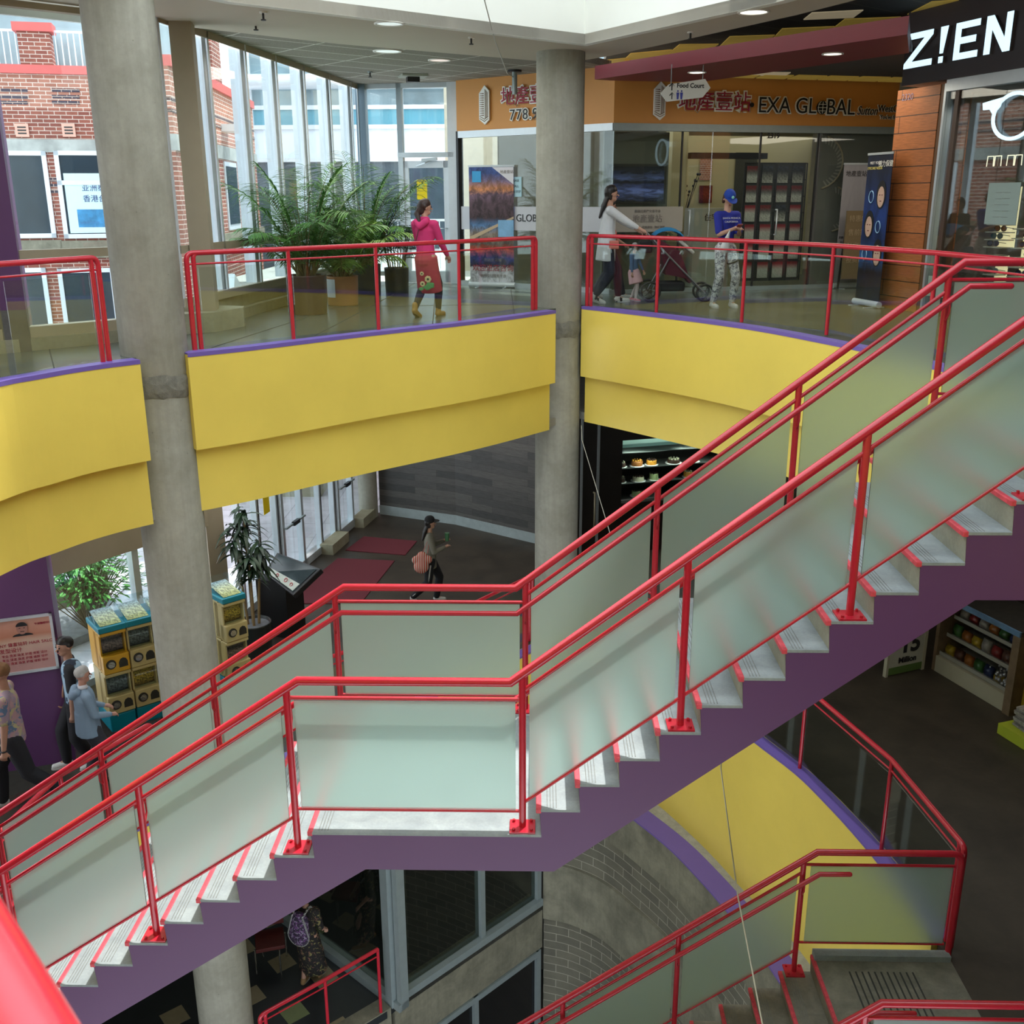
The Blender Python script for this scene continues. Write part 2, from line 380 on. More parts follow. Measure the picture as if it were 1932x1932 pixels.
# yellow bands (upper proud, lower set back) with lilac curb on top
def csm(P, n=4):      # Catmull-Rom through the plan points
    P = [V(p_) for p_ in P]; out = []
    for i in range(len(P)-1):
        a, b, c, d = P[max(i-1, 0)], P[i], P[i+1], P[min(i+2, len(P)-1)]
        for k in range(n): t = k/n; out.append(.5*((2*b)+(c-a)*t+(2*a-5*b+4*c-d)*t*t+(3*b-a-3*c+d)*t**3))
    return [(q.x, q.y) for q in out+[P[-1]]]
def band(pts, z0, z1, th, name, m_, label, cat='parapet band'):
    pts = csm(pts)
    return st(MB().wallrun(pts, z0, z1, th).build(name, m_), label, cat)
NE = [ER[-1]]+[(4.6, 1.79)]
ERx = ER
E1 = EL[:6]+[(-4.16, 3.83), (-3.926, 4.087)]; E2 = [(-3.60, 4.52)]+EL[9:]
band(E1, ZC, ZU-.005, .22, 'trim_2', YEL, 'upper yellow band at the left edge of the picture, left of the near column')
band(E2, ZC, ZU-.005, .22, 'trim_22', YEL, 'upper yellow band between the two concrete columns')
band(ERx, ZC, ZU-.005, .22, 'trim_3', YEL, 'upper yellow band right of the far column on the upper storey')
band(NEAR+[EL[0]], ZC, ZU-.005, .22, 'trim_4', YEL, 'yellow band of the near side of the atrium, upper storey')
band(off2(E1, .10), 3.29, ZC+.002, .2, 'trim_5', YEL, 'set-back lower yellow band left of the near column')
band(off2(E2, .10), 3.29, ZC+.002, .2, 'trim_23', YEL, 'set-back lower yellow band between the two concrete columns')
band(off2(ERx, .10), 3.29, ZC+.002, .2, 'trim_6', YEL, 'set-back lower yellow band right of the far column')
band(off2(NEAR+[EL[0]], .10), 3.29, ZC+.002, .2, 'trim_7', YEL, 'set-back lower yellow band of the near side')
band(off2(E1, -.004), ZU-.03, ZU+.012, .17, 'trim_8', LIL, 'lilac curb strip on the yellow band left of the near column', 'curb')
band(off2(E2, -.004), ZU-.03, ZU+.012, .17, 'trim_24', LIL, 'lilac curb strip on the yellow band between the columns', 'curb')
band(off2(ERx, -.004), ZU-.03, ZU+.012, .17, 'trim_9', LIL, 'lilac curb strip on the right yellow band', 'curb')
# columns
def column(x, y, z0, z1, label):
    t = thing('concrete_column', label, 'column', (x, y, z0))
    prof = [(.332, 0), (.332, ZC-z0), (.325, ZC-z0+.01), (.325, ZU-.2-z0), (.332, ZU-.16-z0), (.332, z1-z0)]
    MB().lathe((x, y, z0), prof, 48).build('shaft', CONC, t)
    r = MB(); rr = random.Random(int(x*10))
    n = 40; vs = []
    for k in (0, 1, 2, 3):
        for i in range(n):
            a = 2*pi*i/n; z = ZU-.20-(k*.075)+rr.uniform(-.018, .018); ra = .330+(.009+rr.uniform(0, .008) if k in (1, 2) else 0)
            vs.append((x+ra*cos(a), y+ra*sin(a), z))
    r.add(vs, [(k*n+i, (k+1)*n+i, (k+1)*n+(i+1) % n, k*n+(i+1) % n) for k in range(3) for i in range(n)])
    r.build('mortar_collar', concrete('rough_mortar', '#6d6c64', '#8d8b80', 12, .9, bm=.6), t)
    return t
column(.27, 9.28, 0, 8.42, 'far grey concrete column at the corner where the two yellow bands meet')
column(-3.975, 4.62, ZB, 8.6, 'near left grey concrete column crossing all the storeys beside the left railing')
# ceiling ring and white fascia over the atrium
OP = [(-4.75, -.5), (-4.6, 1.6), (-4.15, 3.6), (-3.09, 5.39), (.56, 8.51), (2.37, 5.64), (3.0, 4.2), (3.5, 2.2), (3.6, 0), (3.4, -2.4), (2.2, -4.6), (0, -5.1), (-2.4, -4.6), (-4.3, -2.6)]
RG = [(-6.4, 1.2), (-6.1, 3.6), (-5.4, 4.85), (-4.55, 5.7), (-4.02, 6.93), (-2.58, 8.34), (-.06, 10.16), (.45, 10.35), (.95, 9.7), (1.84, 8.12), (2.75, 6.44), (3.3, 5.2), (3.9, 3.9), (4.4, 2), (4.5, 0), (4.2, -3), (3, -5.8), (0, -6.6), (-3, -5.8), (-5.6, -3)]
st(MB().prism(RG, 8.38, 8.5, 0, [OP]).build('ceiling_ring', SOFF), 'beige plaster soffit ring around the skylight opening', 'ceiling')
st(MB().wallrun(OP+[OP[0]], 8.379, 11.4, .12).build('trim_10', WHITE), 'white fascia rising around the skylight opening', 'fascia')
# tiled ceiling
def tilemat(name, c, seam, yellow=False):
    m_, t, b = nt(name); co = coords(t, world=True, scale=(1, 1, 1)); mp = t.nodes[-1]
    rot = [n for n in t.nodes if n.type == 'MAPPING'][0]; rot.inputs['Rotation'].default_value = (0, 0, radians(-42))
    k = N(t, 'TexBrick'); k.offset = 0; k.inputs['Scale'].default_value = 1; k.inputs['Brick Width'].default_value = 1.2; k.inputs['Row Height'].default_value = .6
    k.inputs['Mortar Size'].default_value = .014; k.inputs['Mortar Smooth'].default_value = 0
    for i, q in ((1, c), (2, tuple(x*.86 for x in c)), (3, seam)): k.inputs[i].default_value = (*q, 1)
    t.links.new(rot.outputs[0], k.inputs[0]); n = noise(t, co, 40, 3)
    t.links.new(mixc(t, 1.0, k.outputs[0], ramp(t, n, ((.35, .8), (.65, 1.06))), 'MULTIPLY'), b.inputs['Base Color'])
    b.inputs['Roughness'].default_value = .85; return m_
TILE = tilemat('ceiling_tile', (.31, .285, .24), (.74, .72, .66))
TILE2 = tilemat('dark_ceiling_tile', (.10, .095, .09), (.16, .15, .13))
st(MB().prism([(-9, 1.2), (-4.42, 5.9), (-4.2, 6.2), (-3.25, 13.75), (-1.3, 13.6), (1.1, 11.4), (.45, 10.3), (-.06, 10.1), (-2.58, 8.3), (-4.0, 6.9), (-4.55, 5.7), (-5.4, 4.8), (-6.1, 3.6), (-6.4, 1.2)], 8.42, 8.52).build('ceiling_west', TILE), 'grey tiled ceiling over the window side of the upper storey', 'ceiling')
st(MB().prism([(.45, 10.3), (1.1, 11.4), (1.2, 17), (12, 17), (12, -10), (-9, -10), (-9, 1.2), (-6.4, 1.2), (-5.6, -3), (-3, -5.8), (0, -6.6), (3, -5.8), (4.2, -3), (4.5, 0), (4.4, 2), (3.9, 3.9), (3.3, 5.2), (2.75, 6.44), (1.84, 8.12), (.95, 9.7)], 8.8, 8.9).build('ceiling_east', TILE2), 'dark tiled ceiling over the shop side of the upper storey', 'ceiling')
# walls behind the camera and around, never seen directly but bouncing and mirrored in the glass
st(MB().wallrun([(12, -10), (-9, -10)], 0, 9, -.2).build('wall_south', mat('cream_wall', (.62, .55, .42), .7)), 'cream wall behind the viewer', 'wall')
st(MB().wallrun([(12, 17), (12, -10)], -9, 9, -.2).build('wall_east', MATS['cream_wall']), 'cream wall far right', 'wall')
st(MB().wallrun([(-9, -10), (-9, 1.2)], -9, 9, -.2).build('wall_west', MATS['cream_wall']), 'cream wall at the left', 'wall')
st(MB().wallrun([(-2.0, 17), (12, 17)], -9, 9, .2).build('wall_north', MATS['cream_wall']), 'cream wall behind the shops', 'wall')
# ------------------------------------------------------------------ ground storey
GL = EL
GR = [(.60, 9.0), (1.2, 8.35), (1.75, 7.6), (2.2, 6.75), (2.47, 6.15), (2.70, 5.57), (3.03, 4.86), (3.22, 4.25), (3.36, 3.7), (3.48, 3.1), (3.58, 2.45), (3.64, 1.84)]
ghole = GL+[(.42, 8.8)]+GR+[(2.45, 1.84), (2.45, .05), (3.9, .05), (3.85, -1.6), (3.2, -3.6), (2.2, -4.75), (-1, -5.2), (-3.8, -3.4), (-4.7, -1.8)]
gout = [(-9.0, 1.23), (-4.95, 5.3), (-4.95, 8.8), (-4.92, 9.3), (-3.72, 14.95), (-3.2, 15.3), (12, 17), (12, -10), (-9, -10)]
st(MB().prism(gout, -.4, 0, 0, [off2(GL+[(.42, 8.8)]+GR[:-1], .19)+[(3.64, 2.0), (3.64, 1.84)]+ghole[-9:]]).build('floor_ground', FLG), 'dark concrete floor of the ground storey', 'floor')
band(GL[:6]+[(-4.16, 3.83), (-3.926, 4.087)], -1.1, -.004, .2, 'trim_11', YEL, 'yellow band below the ground storey edge left of the near column')
band(E2, -1.1, -.004, .2, 'trim_25', YEL, 'yellow band below the ground storey edge between the columns')
band(GR[:-1]+[(3.60, 2.06)], -2.2, -.004, .2, 'trim_12', YEL, 'tall yellow band below the ground storey edge beside the lower stair')
band(off2(E1, -.004), -.02, .012, .17, 'trim_13', LIL, 'lilac curb strip on the ground storey edge left of the near column', 'curb')
band(off2(E2, -.004), -.02, .012, .17, 'trim_26', LIL, 'lilac curb strip on the ground storey edge between the columns', 'curb')
band(off2(GR[:-1]+[(3.60, 2.06)], -.004), -.02, .012, .17, 'trim_14', LIL, 'lilac curb strip on the ground storey edge beside the lower stair', 'curb')
# underside of the upper floor seen as the ground storey ceiling
st(MB().prism(outer, 3.29, 3.4, 0, [off2(EDGE+NEAR, .2)]).build('ceiling_ground', mat('ground_ceiling', (.33, .32, .28), .8)), 'ceiling of the ground storey', 'ceiling')
# ------------------------------------------------------------------ curved concrete and block wall below
BW = [(.10, 8.12), (.55, 7.98), (1.05, 7.62), (1.5, 7.0), (1.86, 6.42), (2.13, 5.85), (2.36, 5.3), (2.62, 4.6), (2.84, 3.8), (3.0, 3.0), (3.1, 2.1), (3.1, 0)]
def bwall(z0, z1, th, o_, name, m_, label, cat='wall'): return st(MB().wallrun(csm(off2(BW, o_)), z0, z1, th).build(name, m_), label, cat)
bwall(-2.9, -2.21, .3, 0, 'wall_curved_1', OLD, 'smooth concrete strip of the curved wall below the lilac ledge')
bwall(-2.215, -2.19, .32, -.01, 'trim_15', LIL, 'lilac ledge on top of the curved concrete wall', 'ledge')
st(MB().prism(off2(BW, .29)[:-2]+[(4.2, 3), (4.0, 5.6), (2.6, 9.4), (.3, 9.6)], -2.24, -2.2).build('trim_16', concrete('rough_ledge', '#9a988c', '#b3b0a4', 8, .9)), 'rough grey ledge between lilac strip and yellow band', 'ledge')
bwall(-3.66, -2.9, .3, .02, 'wall_curved_2', BLOCK, 'upper block courses of the curved wall')
bwall(-4.72, -3.66, .3, -.03, 'wall_curved_3', OLD, 'concrete belt of the curved wall')
bwall(-9, -4.72, .3, .02, 'wall_curved_4', BLOCK, 'lower block courses of the curved wall')
# ------------------------------------------------------------------ basement storey
TI = [(-4.9, 5.6), (-2.9, 4.0)]
WA, WB, WC = (-2.02, 5.86), (.08, 8.06), (-5.4, 9.0)
bfloor = [(-9, 8), (-9, 1.5), (-5.4, 1.5), (-4.6, 3.4), (-3.9, 4.1), (-2.12, 5.72), (-2.02, 5.86), (.08, 8.06), (.08, 12), (-9, 12)]
BFL = mat('basement_floor_vinyl', (.028, .032, .036), .4, 0, .2, 3)
st(MB().prism(bfloor, ZB-.12, ZB).build('floor_basement', BFL), 'dark blue grey vinyl floor of the basement storey', 'floor')
tm = mat('beige_floor_tile', (.30, .25, .155), .5, 0, .1, 12); tg = mat('olive_floor_tile', (.22, .26, .12), .5, 0, .1, 12)
tb = MB(); tb2 = MB()
dT = V((.755, .655, 0)); nT = V((-.655, .755, 0))
for i in range(-4, 9):
    for k in range(-2, 9):
        if (i+2*k) % 5 == 0:
            c = onz(655, 1893, ZB)+dT*(.33*(k-4.0))*1.0+nT*(.33*(i-0))
            if c.x < -2.3-(.7*(c.y-5.6) if c.y > 5.8 else 0) and c.x > -6:
                (tb2 if (i+k) % 7 == 3 else tb).box((c.x, c.y, ZB+.002), (.32, .32, .005), atan2(.655, .755))
st(tb.build('trim_17', tm), 'beige square tiles set in the basement floor', 'floor tile')
if tb2.f: st(tb2.build('trim_18', tg), 'olive square tiles set in the basement floor', 'floor tile')
st(MB().wallrun([(-5.6, 1.5), (-5.0, 3.3), (-3.95, 4.07), (-2.06, 5.78)], ZB-.75, ZB+.02, .25).build('trim_19', OLD), 'concrete edge of the basement floor', 'slab edge')
st(MB().wallrun([WA, WB], ZB-.85, ZB+.02, .3).build('trim_20', OLD), 'stained concrete band below the basement windows', 'slab edge')
st(MB().prism([(-9, -6), (12, -6), (12, 12), (-9, 12)], -9.1, -9).build('floor_lowest', BFL), 'dark floor far below', 'floor')
st(MB().prism(bfloor[:1]+[(-9, 1.5), (-5.4, 1.5), (-4.6, 3.4), (-3.9, 4.1), (-2.12, 5.72), (.08, 8.06), (.08, 12), (-9, 12)], -1.2, -1.1).build('ceiling_basement', mat('basement_ceiling', (.3, .29, .25), .8)), 'ceiling of the basement storey', 'ceiling')
st(MB().wallrun([(-9, 1.5), (-9, 12), (.3, 12)], -9, -.5, -.2).build('wall_basement', mat('dark_basement_wall', (.07, .07, .065), .8)), 'dark walls deep in the basement', 'wall')
# window walls of the basement: posts, sills, mullions, dark panes
DGL = glass('dark_basement_glass', (.60, .66, .62), .10)
STEEL = mat('grey_blue_steel', (.31, .37, .38), .45, .3, .08, 6)
def winwall(name, A, B, us, z0, z1, label, glassm=DGL, fr=STEEL, rails=(), d=.12, w_=.09, sill=.12):
    r = sroot(name, (A[0], A[1], z0), label, 'window'); L_ = hypot(B[0]-A[0], B[1]-A[1]); f = MB()
    for u in us: panel(f, A, B, u-w_/2, u+w_/2, z0, z1, .02, -d)
    panel(f, A, B, us[0]-w_/2, us[-1]+w_/2, z0, z0+sill, .06, -d); panel(f, A, B, us[0], us[-1], z1-.1, z1, .03, -d)
    for z in rails: panel(f, A, B, us[0], us[-1], z-.03, z+.03, .02, -d)
    f.build('frame', fr, r)
    zs = [z0+sill]+list(rails)+[z1-.1]
    for a, b in zip(us[:-1], us[1:]):
        g = MB(); panel(g, A, B, a+w_/2, b-w_/2, z0+sill, z1-.1, -.04, -.05); g.build('window_pane', glassm, r)
    return r
lA = hypot(WB[0]-WA[0], WB[1]-WA[1])
winwall('window_1', WA, WB, [.06, 1.72, 2.95], ZB+.02, -1.2, 'basement window wall with grey steel frames right of the corner post')
WD = (WA[0]-.93*3.4, WA[1]+.80*3.4)
winwall('window_2', WD, WA, [.5, 1.2, 2.05, 4.3], ZB+.0, -1.2, 'basement glazed side running back from the corner post')
st(MB().box((WA[0]-.02, WA[1]+.03, (ZB-1.2)/2), (.16, .16, 3.2), radians(44)).build('trim_21', STEEL), 'grey steel corner post of the basement windows', 'post')
winwall('window_3', WA, WB, [.4, 1.55, 2.95], -8.8, ZB-.86, 'lower window band under the stained concrete band', mat('black_pane', (.008, .008, .01), .15, 0, 0))
st(MB().wallrun([(-1.9, 6.6), (-2.6, 7.6), (-2.6, 11.8)], ZB, -1.2, .1).build('wall_dark_room', MATS['dark_basement_wall']), 'dark room wall behind the basement windows', 'wall')

# ------------------------------------------------------------------ main stair
W0, W1 = 0.0, 1.79
def stair(name, label, prof_top, prof_bot, y0, y1, treads, nos, loc, tm_, rm, sm, nm):
    t = thing(name, label, 'stairs', loc)
    # side faces and soffit
    poly = [V((x, z, 0)) for x, z in prof_top+prof_bot[::-1]]; tri = geometry.tessellate_polygon([poly]); k = len(poly)
    b = MB()
    for y in (y0, y1): b.add([(q.x, y, q.y) for q in poly], [tuple(a) for a in tri])
    nb = len(prof_bot)
    for i in range(nb-1):
        a, c = prof_bot[i], prof_bot[i+1]; b.add([(a[0], y0, a[1]), (c[0], y0, c[1]), (c[0], y1, c[1]), (a[0], y1, a[1])], [(0, 1, 2, 3)], 1)
    for a, c in ((prof_top[0], prof_bot[0]), (prof_top[-1], prof_bot[-1])):
        b.add([(a[0], y0, a[1]), (c[0], y0, c[1]), (c[0], y1, c[1]), (a[0], y1, a[1])], [(0, 1, 2, 3)], 1)
    b.build('stringer', [sm, OLD], t)
    gm = mat('groove_shadow', (.20, .21, .20), .9, 0, .3, 30)
    for kind, x0, x1, z0, z1 in treads:
        if kind == 't':      # a tread slab with its red nosing and grip grooves
            o = MB().box(((x0+x1)/2-.008, (y0+y1)/2, z0-.008), (abs(x1-x0)+.016, y1-y0+.004, .018)).build('tread', tm_, t); gr = MB()
            for q in range(4): gr.box((x0+.05+.02*q, (y0+y1)/2, z0+.0016), (.005, y1-y0-.04, .0012))
            gr.build('grip_groove', gm, o)
            MB().box((x0-.006, (y0+y1)/2, z0-.012), (.036, y1-y0+.006, .034)).build('nosing', nm, o, bev=.006)
        elif z1-z0 > .02: MB().add([(x0, y0+.001, z0), (x0-.014, y0+.001, z1), (x0-.014, y1-.001, z1), (x0, y1-.001, z0)], [(0, 1, 2, 3)]).build('riser', rm, t)
    return t
top = []; trd = []
x = -LL-13*R2; NB = 14
top.append((-LL-13*R2-.02, .0))
for k in range(13, -1, -1):          # lower flight, from the bottom up
    xk = -LL-k*R2; z0 = max(0, ZL-(k+1)*H2); z1 = ZL-k*H2
    top += [(xk, z0), (xk-.012, z1)]; trd.append(('r', xk, xk, z0, z1))
    if k: trd.append(('t', xk-.012, xk+R2, z1, z1))
trd.append(('t', -LL-.012, 0, ZL, ZL))
for k in range(13):
    xk = k*R1; z0 = ZL+k*H1; z1 = z0+H1; top += [(xk, z0), (xk-.012, z1)]; trd.append(('r', xk, xk, z0, z1))
    if k < 12: trd.append(('t', xk-.012, xk+R1, z1, z1))
trd.append(('t', 12*R1-.012, 4.3, ZU, ZU)); top.append((4.3, ZU))
bot = [(-LL-13*R2-.02, -.005), (-4.45, -.005), (-1.175, 2.212), (.085, 2.212), (2.611, 4.175), (4.3, 4.175)]
stair('staircase', 'wide purple sided staircase with grey treads and red nosings rising to the right', top, bot, W0, W1, trd, None, (-LL, .9, 2.2), TREAD, RISER, PUR, NOSE)
# lower stair going down to the left from the ground storey
HB = .1905; RB = .2566; top = []; trd = []; nB = 13; zb = -nB*HB
for k in range(nB-1, -1, -1):
    xk = 2.45-k*RB; z0 = -(k+1)*HB; z1 = -k*HB; top += [(xk, z0), (xk-.01, z1)]; trd.append(('r', xk, xk, z0, z1))
    if k: trd.append(('t', xk-.01, xk+RB, z1, z1))
top.append((3.66, 0)); xe = 2.45-(nB-1)*RB
top = [(xe-1.6, zb)]+top; trd.append(('t', xe-1.6, xe, zb, zb))
bot = [(xe-1.6, zb-.3), (xe-.1, zb-.3), (2.5, -.36), (3.66, -.36)]
t = stair('lower_staircase', 'worn grey staircase with red nosings going down to the left at the bottom right', top, bot, .06, 1.84, trd, None, (1.4, .9, -1.5), DIRTY, DIRTY, OLD, NOSE)
lp = MB().box((3.05, .95, -.006), (1.22, 1.75, .02)); lp.build('top_landing', DIRTY, t)
g = MB()
for k in range(11): g.box((2.72+.055*k, .95, .006), (.014, 1.35, .003))
g.box((2.447, .95, -.012), (.03, 1.76, .034), mi=1)
g.build('warning_groove', [mat('dark_groove', (.05, .05, .045), .9, 0, 0), NOSE], t)
MB().box((3.05, 1.80, .03), (1.2, .09, .06)).build('kerb', TREAD, t)
# ------------------------------------------------------------------ railings of tubular steel
def postset(t, x, y, zb_, zt, r=.024, plate=True):
    p_ = MB().cyl((x, y, zb_), (x, y, zt), r, 16).build('post', RED, t)
    if plate:
        q = MB().box((x, y, zb_+.006), (.17, .15, .014))
        for a in (-1, 1):
            for b in (-1, 1): q.cyl((x+a*.058, y+b*.05, zb_+.01), (x+a*.058, y+b*.05, zb_+.03), .010, 8)
        q.build('base_plate', RED, p_)
    return p_
def arc(p0, p1, p2, r, n=6):   # rounded corner p1
    p0, p1, p2 = V(p0), V(p1), V(p2); a = (p0-p1).normalized(); b = (p2-p1).normalized(); out = []
    for i in range(n+1):
        s = i/n; out.append((p1+a*r)*(1-s)**2+2*(1-s)*s*p1+(p1+b*r)*s*s)
    return out
def stair_rail(label, y, inner, segs, posts, zf, hand, extra=(), panels=(), rr=.029, name='stair_railing'):
    """segs: top rail polyline (x,z); zf(x) gives top rail height along x"""
    t = thing(name, label, 'railing', (posts[0][0], y, posts[0][1]))
    MB().tube([(x, y, z) for x, z in segs], rr, 16).build('top_rail', RED, t)
    for x, zb_ in posts: postset(t, x, y, zb_, zf(x)-.01, plate=True)
    if hand:
        hr = MB().tube([(x, inner, z) for x, z in hand], .021, 14)
        hr.ball((hand[-1][0], inner, hand[-1][1]), .021, 8); h = hr.build('handrail', RED, t)
        br = MB()
        for x, zb_ in posts:
            z = interp(hand, x)
            if z is None: continue
            br.tube([(x, y, z-.14), (x, (y+inner)/2, z-.15), (x, inner, z-.09), (x, inner, z)], .007, 8)
        if br.f: br.build('handrail_bracket', RED, h)
    for (x0, zt0, zb0, x1, zt1, zb1) in panels:
        g = MB(); v = [(x0, y-.006, zb0), (x1, y-.006, zb1), (x1, y-.006, zt1), (x0, y-.006, zt0)]
        v += [(a, y+.006, c) for a, _, c in v]
        g.add(v, [(3, 2, 1, 0), (4, 5, 6, 7), (0, 1, 5, 4), (1, 2, 6, 5), (2, 3, 7, 6), (3, 0, 4, 7)]); g.build('glass_panel', FROST, t)
    return t
def interp(pl, x):
    for (a, b), (c, d) in zip(pl[:-1], pl[1:]):
        if a <= x <= c: return b+(d-b)*(x-a)/(c-a+1e-9)
    return None
sU = (ZU+1.067-(ZL+1.068))/(2.99+.2); sL = H2/R2
def zfm(x):
    if x > 2.99: return ZU+1.067
    if x > -.2: return ZL+1.068+(x+.2)*sU
    if x > -1.56: return ZL+1.068
    return ZL+1.068+(x+1.56)*sL
def tz(x):   # tread height under a post
    if x > 3.02: return ZU
    if x >= 0: return ZL+H1*(int(x/R1)+1)
    if x > -LL: return ZL
    return ZL-H2*(int((-LL-x)/R2)+1)
px = [-4.69, -3.697, -2.68, -1.64, -.125, .886, 1.893, 2.89]
posts = [(x, tz(x)) for x in px]+[(4.1, ZU)]
pans = []; subs = MB()
def mkpanels(posts, zf, y, t_off=.125, b_off=.935, gap=.045):
    out = []; s_ = MB()
    for (a, _), (b, _) in zip(posts[:-1], posts[1:]):
        xs = [a+.0, b-.0]
        flat = abs(zf(a+.05)-zf(b-.05)) < .09 or (a > -1.7 and b < 0)
        if a > -1.7 and b < 0: za = zb_ = zfm(-1)
        elif a > 2.8: za = zb_ = ZU+1.067
        elif b < -1.5: za = ZL+1.068+(a+1.56)*sL; zb_ = ZL+1.068+(b+1.56)*sL
        else: za = ZL+1.068+(a+.2)*sU; zb_ = ZL+1.068+(b+.2)*sU
        sl = (zb_-za)/(b-a); g = gap
        ea, eb = za+sl*g, zb_-sl*g
        sb = b_off if abs(sl) > .05 else b_off
        out.append((a+g, ea-t_off-.012, ea-sb, b-g, eb-t_off-.012, eb-sb))
        s_.tube([(a, y, za-t_off+.005), (b, y, zb_-t_off+.005)], .0135, 10); s_.tube([(a, y, za-b_off-.006), (b, y, zb_-b_off-.006)], .0115, 10)
    return out, s_
def hz(x):
    return zfm(x)-.185
seg = [(-4.69-.9, zfm(-5.59)), (-1.56, ZL+1.068), (-.2, ZL+1.068), (2.99, ZU+1.067), (6.2, ZU+1.067)]
for y, inner, nm_, lab in ((.08, .165, 'near', 'near side red tubular railing of the main staircase with frosted panels'), (1.71, 1.63, 'far', 'far side red tubular railing of the main staircase with frosted panels')):
    pn, sb = mkpanels(posts, zfm, y)
    off = 0 if y < 1 else -.0
    hand = [(-5.5, hz(-5.5)+.0), (-1.575, ZL+.884), (-.19, ZL+.884), (3.013, ZU+.907), (3.30, ZU+.907)]
    sg = seg if y > 1 else seg
    t = stair_rail(lab, y, inner, sg, posts, zfm, hand, panels=pn)
    sb.build('mid_rail', RED, t)
# lower stair railings
def zfl(x): return 1.07 if x > 2.41 else 1.07-(2.41-x)*.7408
def rails_lower(y, inner, label, xr, ret=None):
    ps = [(2.30, -HB), (1.25, -HB*5), (.22, -HB*9), (-.8, zb)]
    t = thing('stair_railing', label, 'railing', (2.3, y, -HB))
    pts = [(-1.5, y, 1.07-(2.41+1.5)*.7408), (2.41, y, 1.07)]+([(xr-.09, y, 1.07)]+arc((xr-.2, y, 1.07), (xr, y, 1.07), (xr, y, .8), .09)[1:]+[(xr, y, .02)] if xr < 5 else [(xr, y, 1.07)])
    MB().tube(pts, .029, 16).build('top_rail', RED, t)
    for x, z in ps: postset(t, x, y, z, zfl(x)-.01)
    hd = [(-1.4, zfl(-1.4)-.165), (2.42, .905), (2.68, .908)]
    h = MB().tube([(x, inner, z) for x, z in hd], .021, 14).ball((2.68, inner, .908), .021, 8).build('handrail', RED, t)
    b = MB()
    for x, z in ps:
        q = interp(hd, x)
        if q: b.tube([(x, y, q-.14), (x, (y+inner)/2, q-.15), (x, inner, q-.09), (x, inner, q)], .007, 8)
    b.build('handrail_bracket', RED, h)
    s_ = MB(); al = [p_[0] for p_ in ps][::-1]
    for a, c in zip(al[:-1], al[1:]):
        za, zc = 1.07-(2.41-a)*.7408, 1.07-(2.41-c)*.7408; g = .045; sl = .7408
        s_.tube([(a, y, za-.12), (c, y, zc-.12)], .0135, 10); s_.tube([(a, y, za-.94), (c, y, zc-.94)], .0115, 10)
        ea, ec = za+sl*g, zc-sl*g; q = MB()
        q.add([(a+g, y-.006, ea-.93), (c-g, y-.006, ec-.93), (c-g, y-.006, ec-.135), (a+g, y-.006, ea-.135), (a+g, y+.006, ea-.93), (c-g, y+.006, ec-.93), (c-g, y+.006, ec-.135), (a+g, y+.006, ea-.135)], [(3, 2, 1, 0), (4, 5, 6, 7), (0, 1, 5, 4), (1, 2, 6, 5), (2, 3, 7, 6), (3, 0, 4, 7)]).build('glass_panel', FROST, t)
    x1 = min(xr, 5.0)-.05
    s_.tube([(2.32, y, .945), (x1, y, .945)], .0135, 10); s_.tube([(2.32, y, .13), (x1, y, .13)], .0115, 10)
    MB().box(((2.35+x1)/2, y, .535), (x1-2.35-.03, .012, .79)).build('glass_panel', FROST, t)
    s_.build('mid_rail', RED, t); return t
rails_lower(1.84, 1.76, 'red railing on the far side of the lower stair with a frosted end panel', 3.655)
rails_lower(.11, .19, 'red railing at the bottom right corner on the near side of the lower stair', 6.0)
# ------------------------------------------------------------------ level railings along the curved edges
def level_rail(label, pts, z0, h, posts, closed_ends=(True, True), th=BAL, sub=.11, name='balcony_railing', inset=.085, gl=True):
    """pts: plan polyline of posts; top rail rounded down into a post at the ends"""
    t = thing(name, label, 'railing', (pts[0][0], pts[0][1], z0)); P = [V((a, b, z0)) for a, b in pts]; zt = z0+h
    rail = [V((q.x, q.y, zt)) for q in P]; top = list(rail); r = .08
    if closed_ends[0]: top = [V((P[0].x, P[0].y, z0))]+arc(V((P[0].x, P[0].y, z0)), rail[0], rail[1], r)+top[1:]
    if closed_ends[1]: top = top[:-1]+arc(rail[-2], rail[-1], V((P[-1].x, P[-1].y, z0)), r)+[V((P[-1].x, P[-1].y, z0))]
    MB().tube(top, .027, 16).build('top_rail', RED, t)
    sm_ = MB()
    for i, q in enumerate(P):
        e = (i == 0 and closed_ends[0]) or (i == len(P)-1 and closed_ends[1])
        if e:
            nb_ = P[1] if i == 0 else P[-2]; d = (nb_-q).normalized()*.075; q2 = q+d
            MB().tube([q2, *arc(q2, V((q2.x, q2.y, zt)), V((q2.x, q2.y, zt))+d*3, .06, 4)], .024, 14).build('post', RED, t)
        elif posts[i]: MB().cyl(q, (q.x, q.y, zt), .022, 14).build('post', RED, t)
    for i in range(len(P)-1):
        a, b = P[i], P[i+1]; d = (b-a).normalized(); L_ = (b-a).length
        sm_.tube([a+V((0, 0, h-sub)), b+V((0, 0, h-sub))], .011, 8)
        if gl:
            g0 = a+d*(.12 if i == 0 and closed_ends[0] else .04); g1 = b-d*(.12 if i == len(P)-2 and closed_ends[1] else .04)
            q = MB(); q.bar(g0+V((0, 0, .43*h+.01)), g1+V((0, 0, .43*h+.01)), .01, .84*h-.02); q.build('glass_panel', th, t)
    sm_.build('mid_rail', RED, t); return t
u = ZU+.012
level_rail('red railing with clear glass left of the near column', [(-4.98, .6), (-4.90, 1.9), (-4.66, 3.05), (-4.20, 4.02)], u, .975, [1, 1, 0, 1], (False, True))
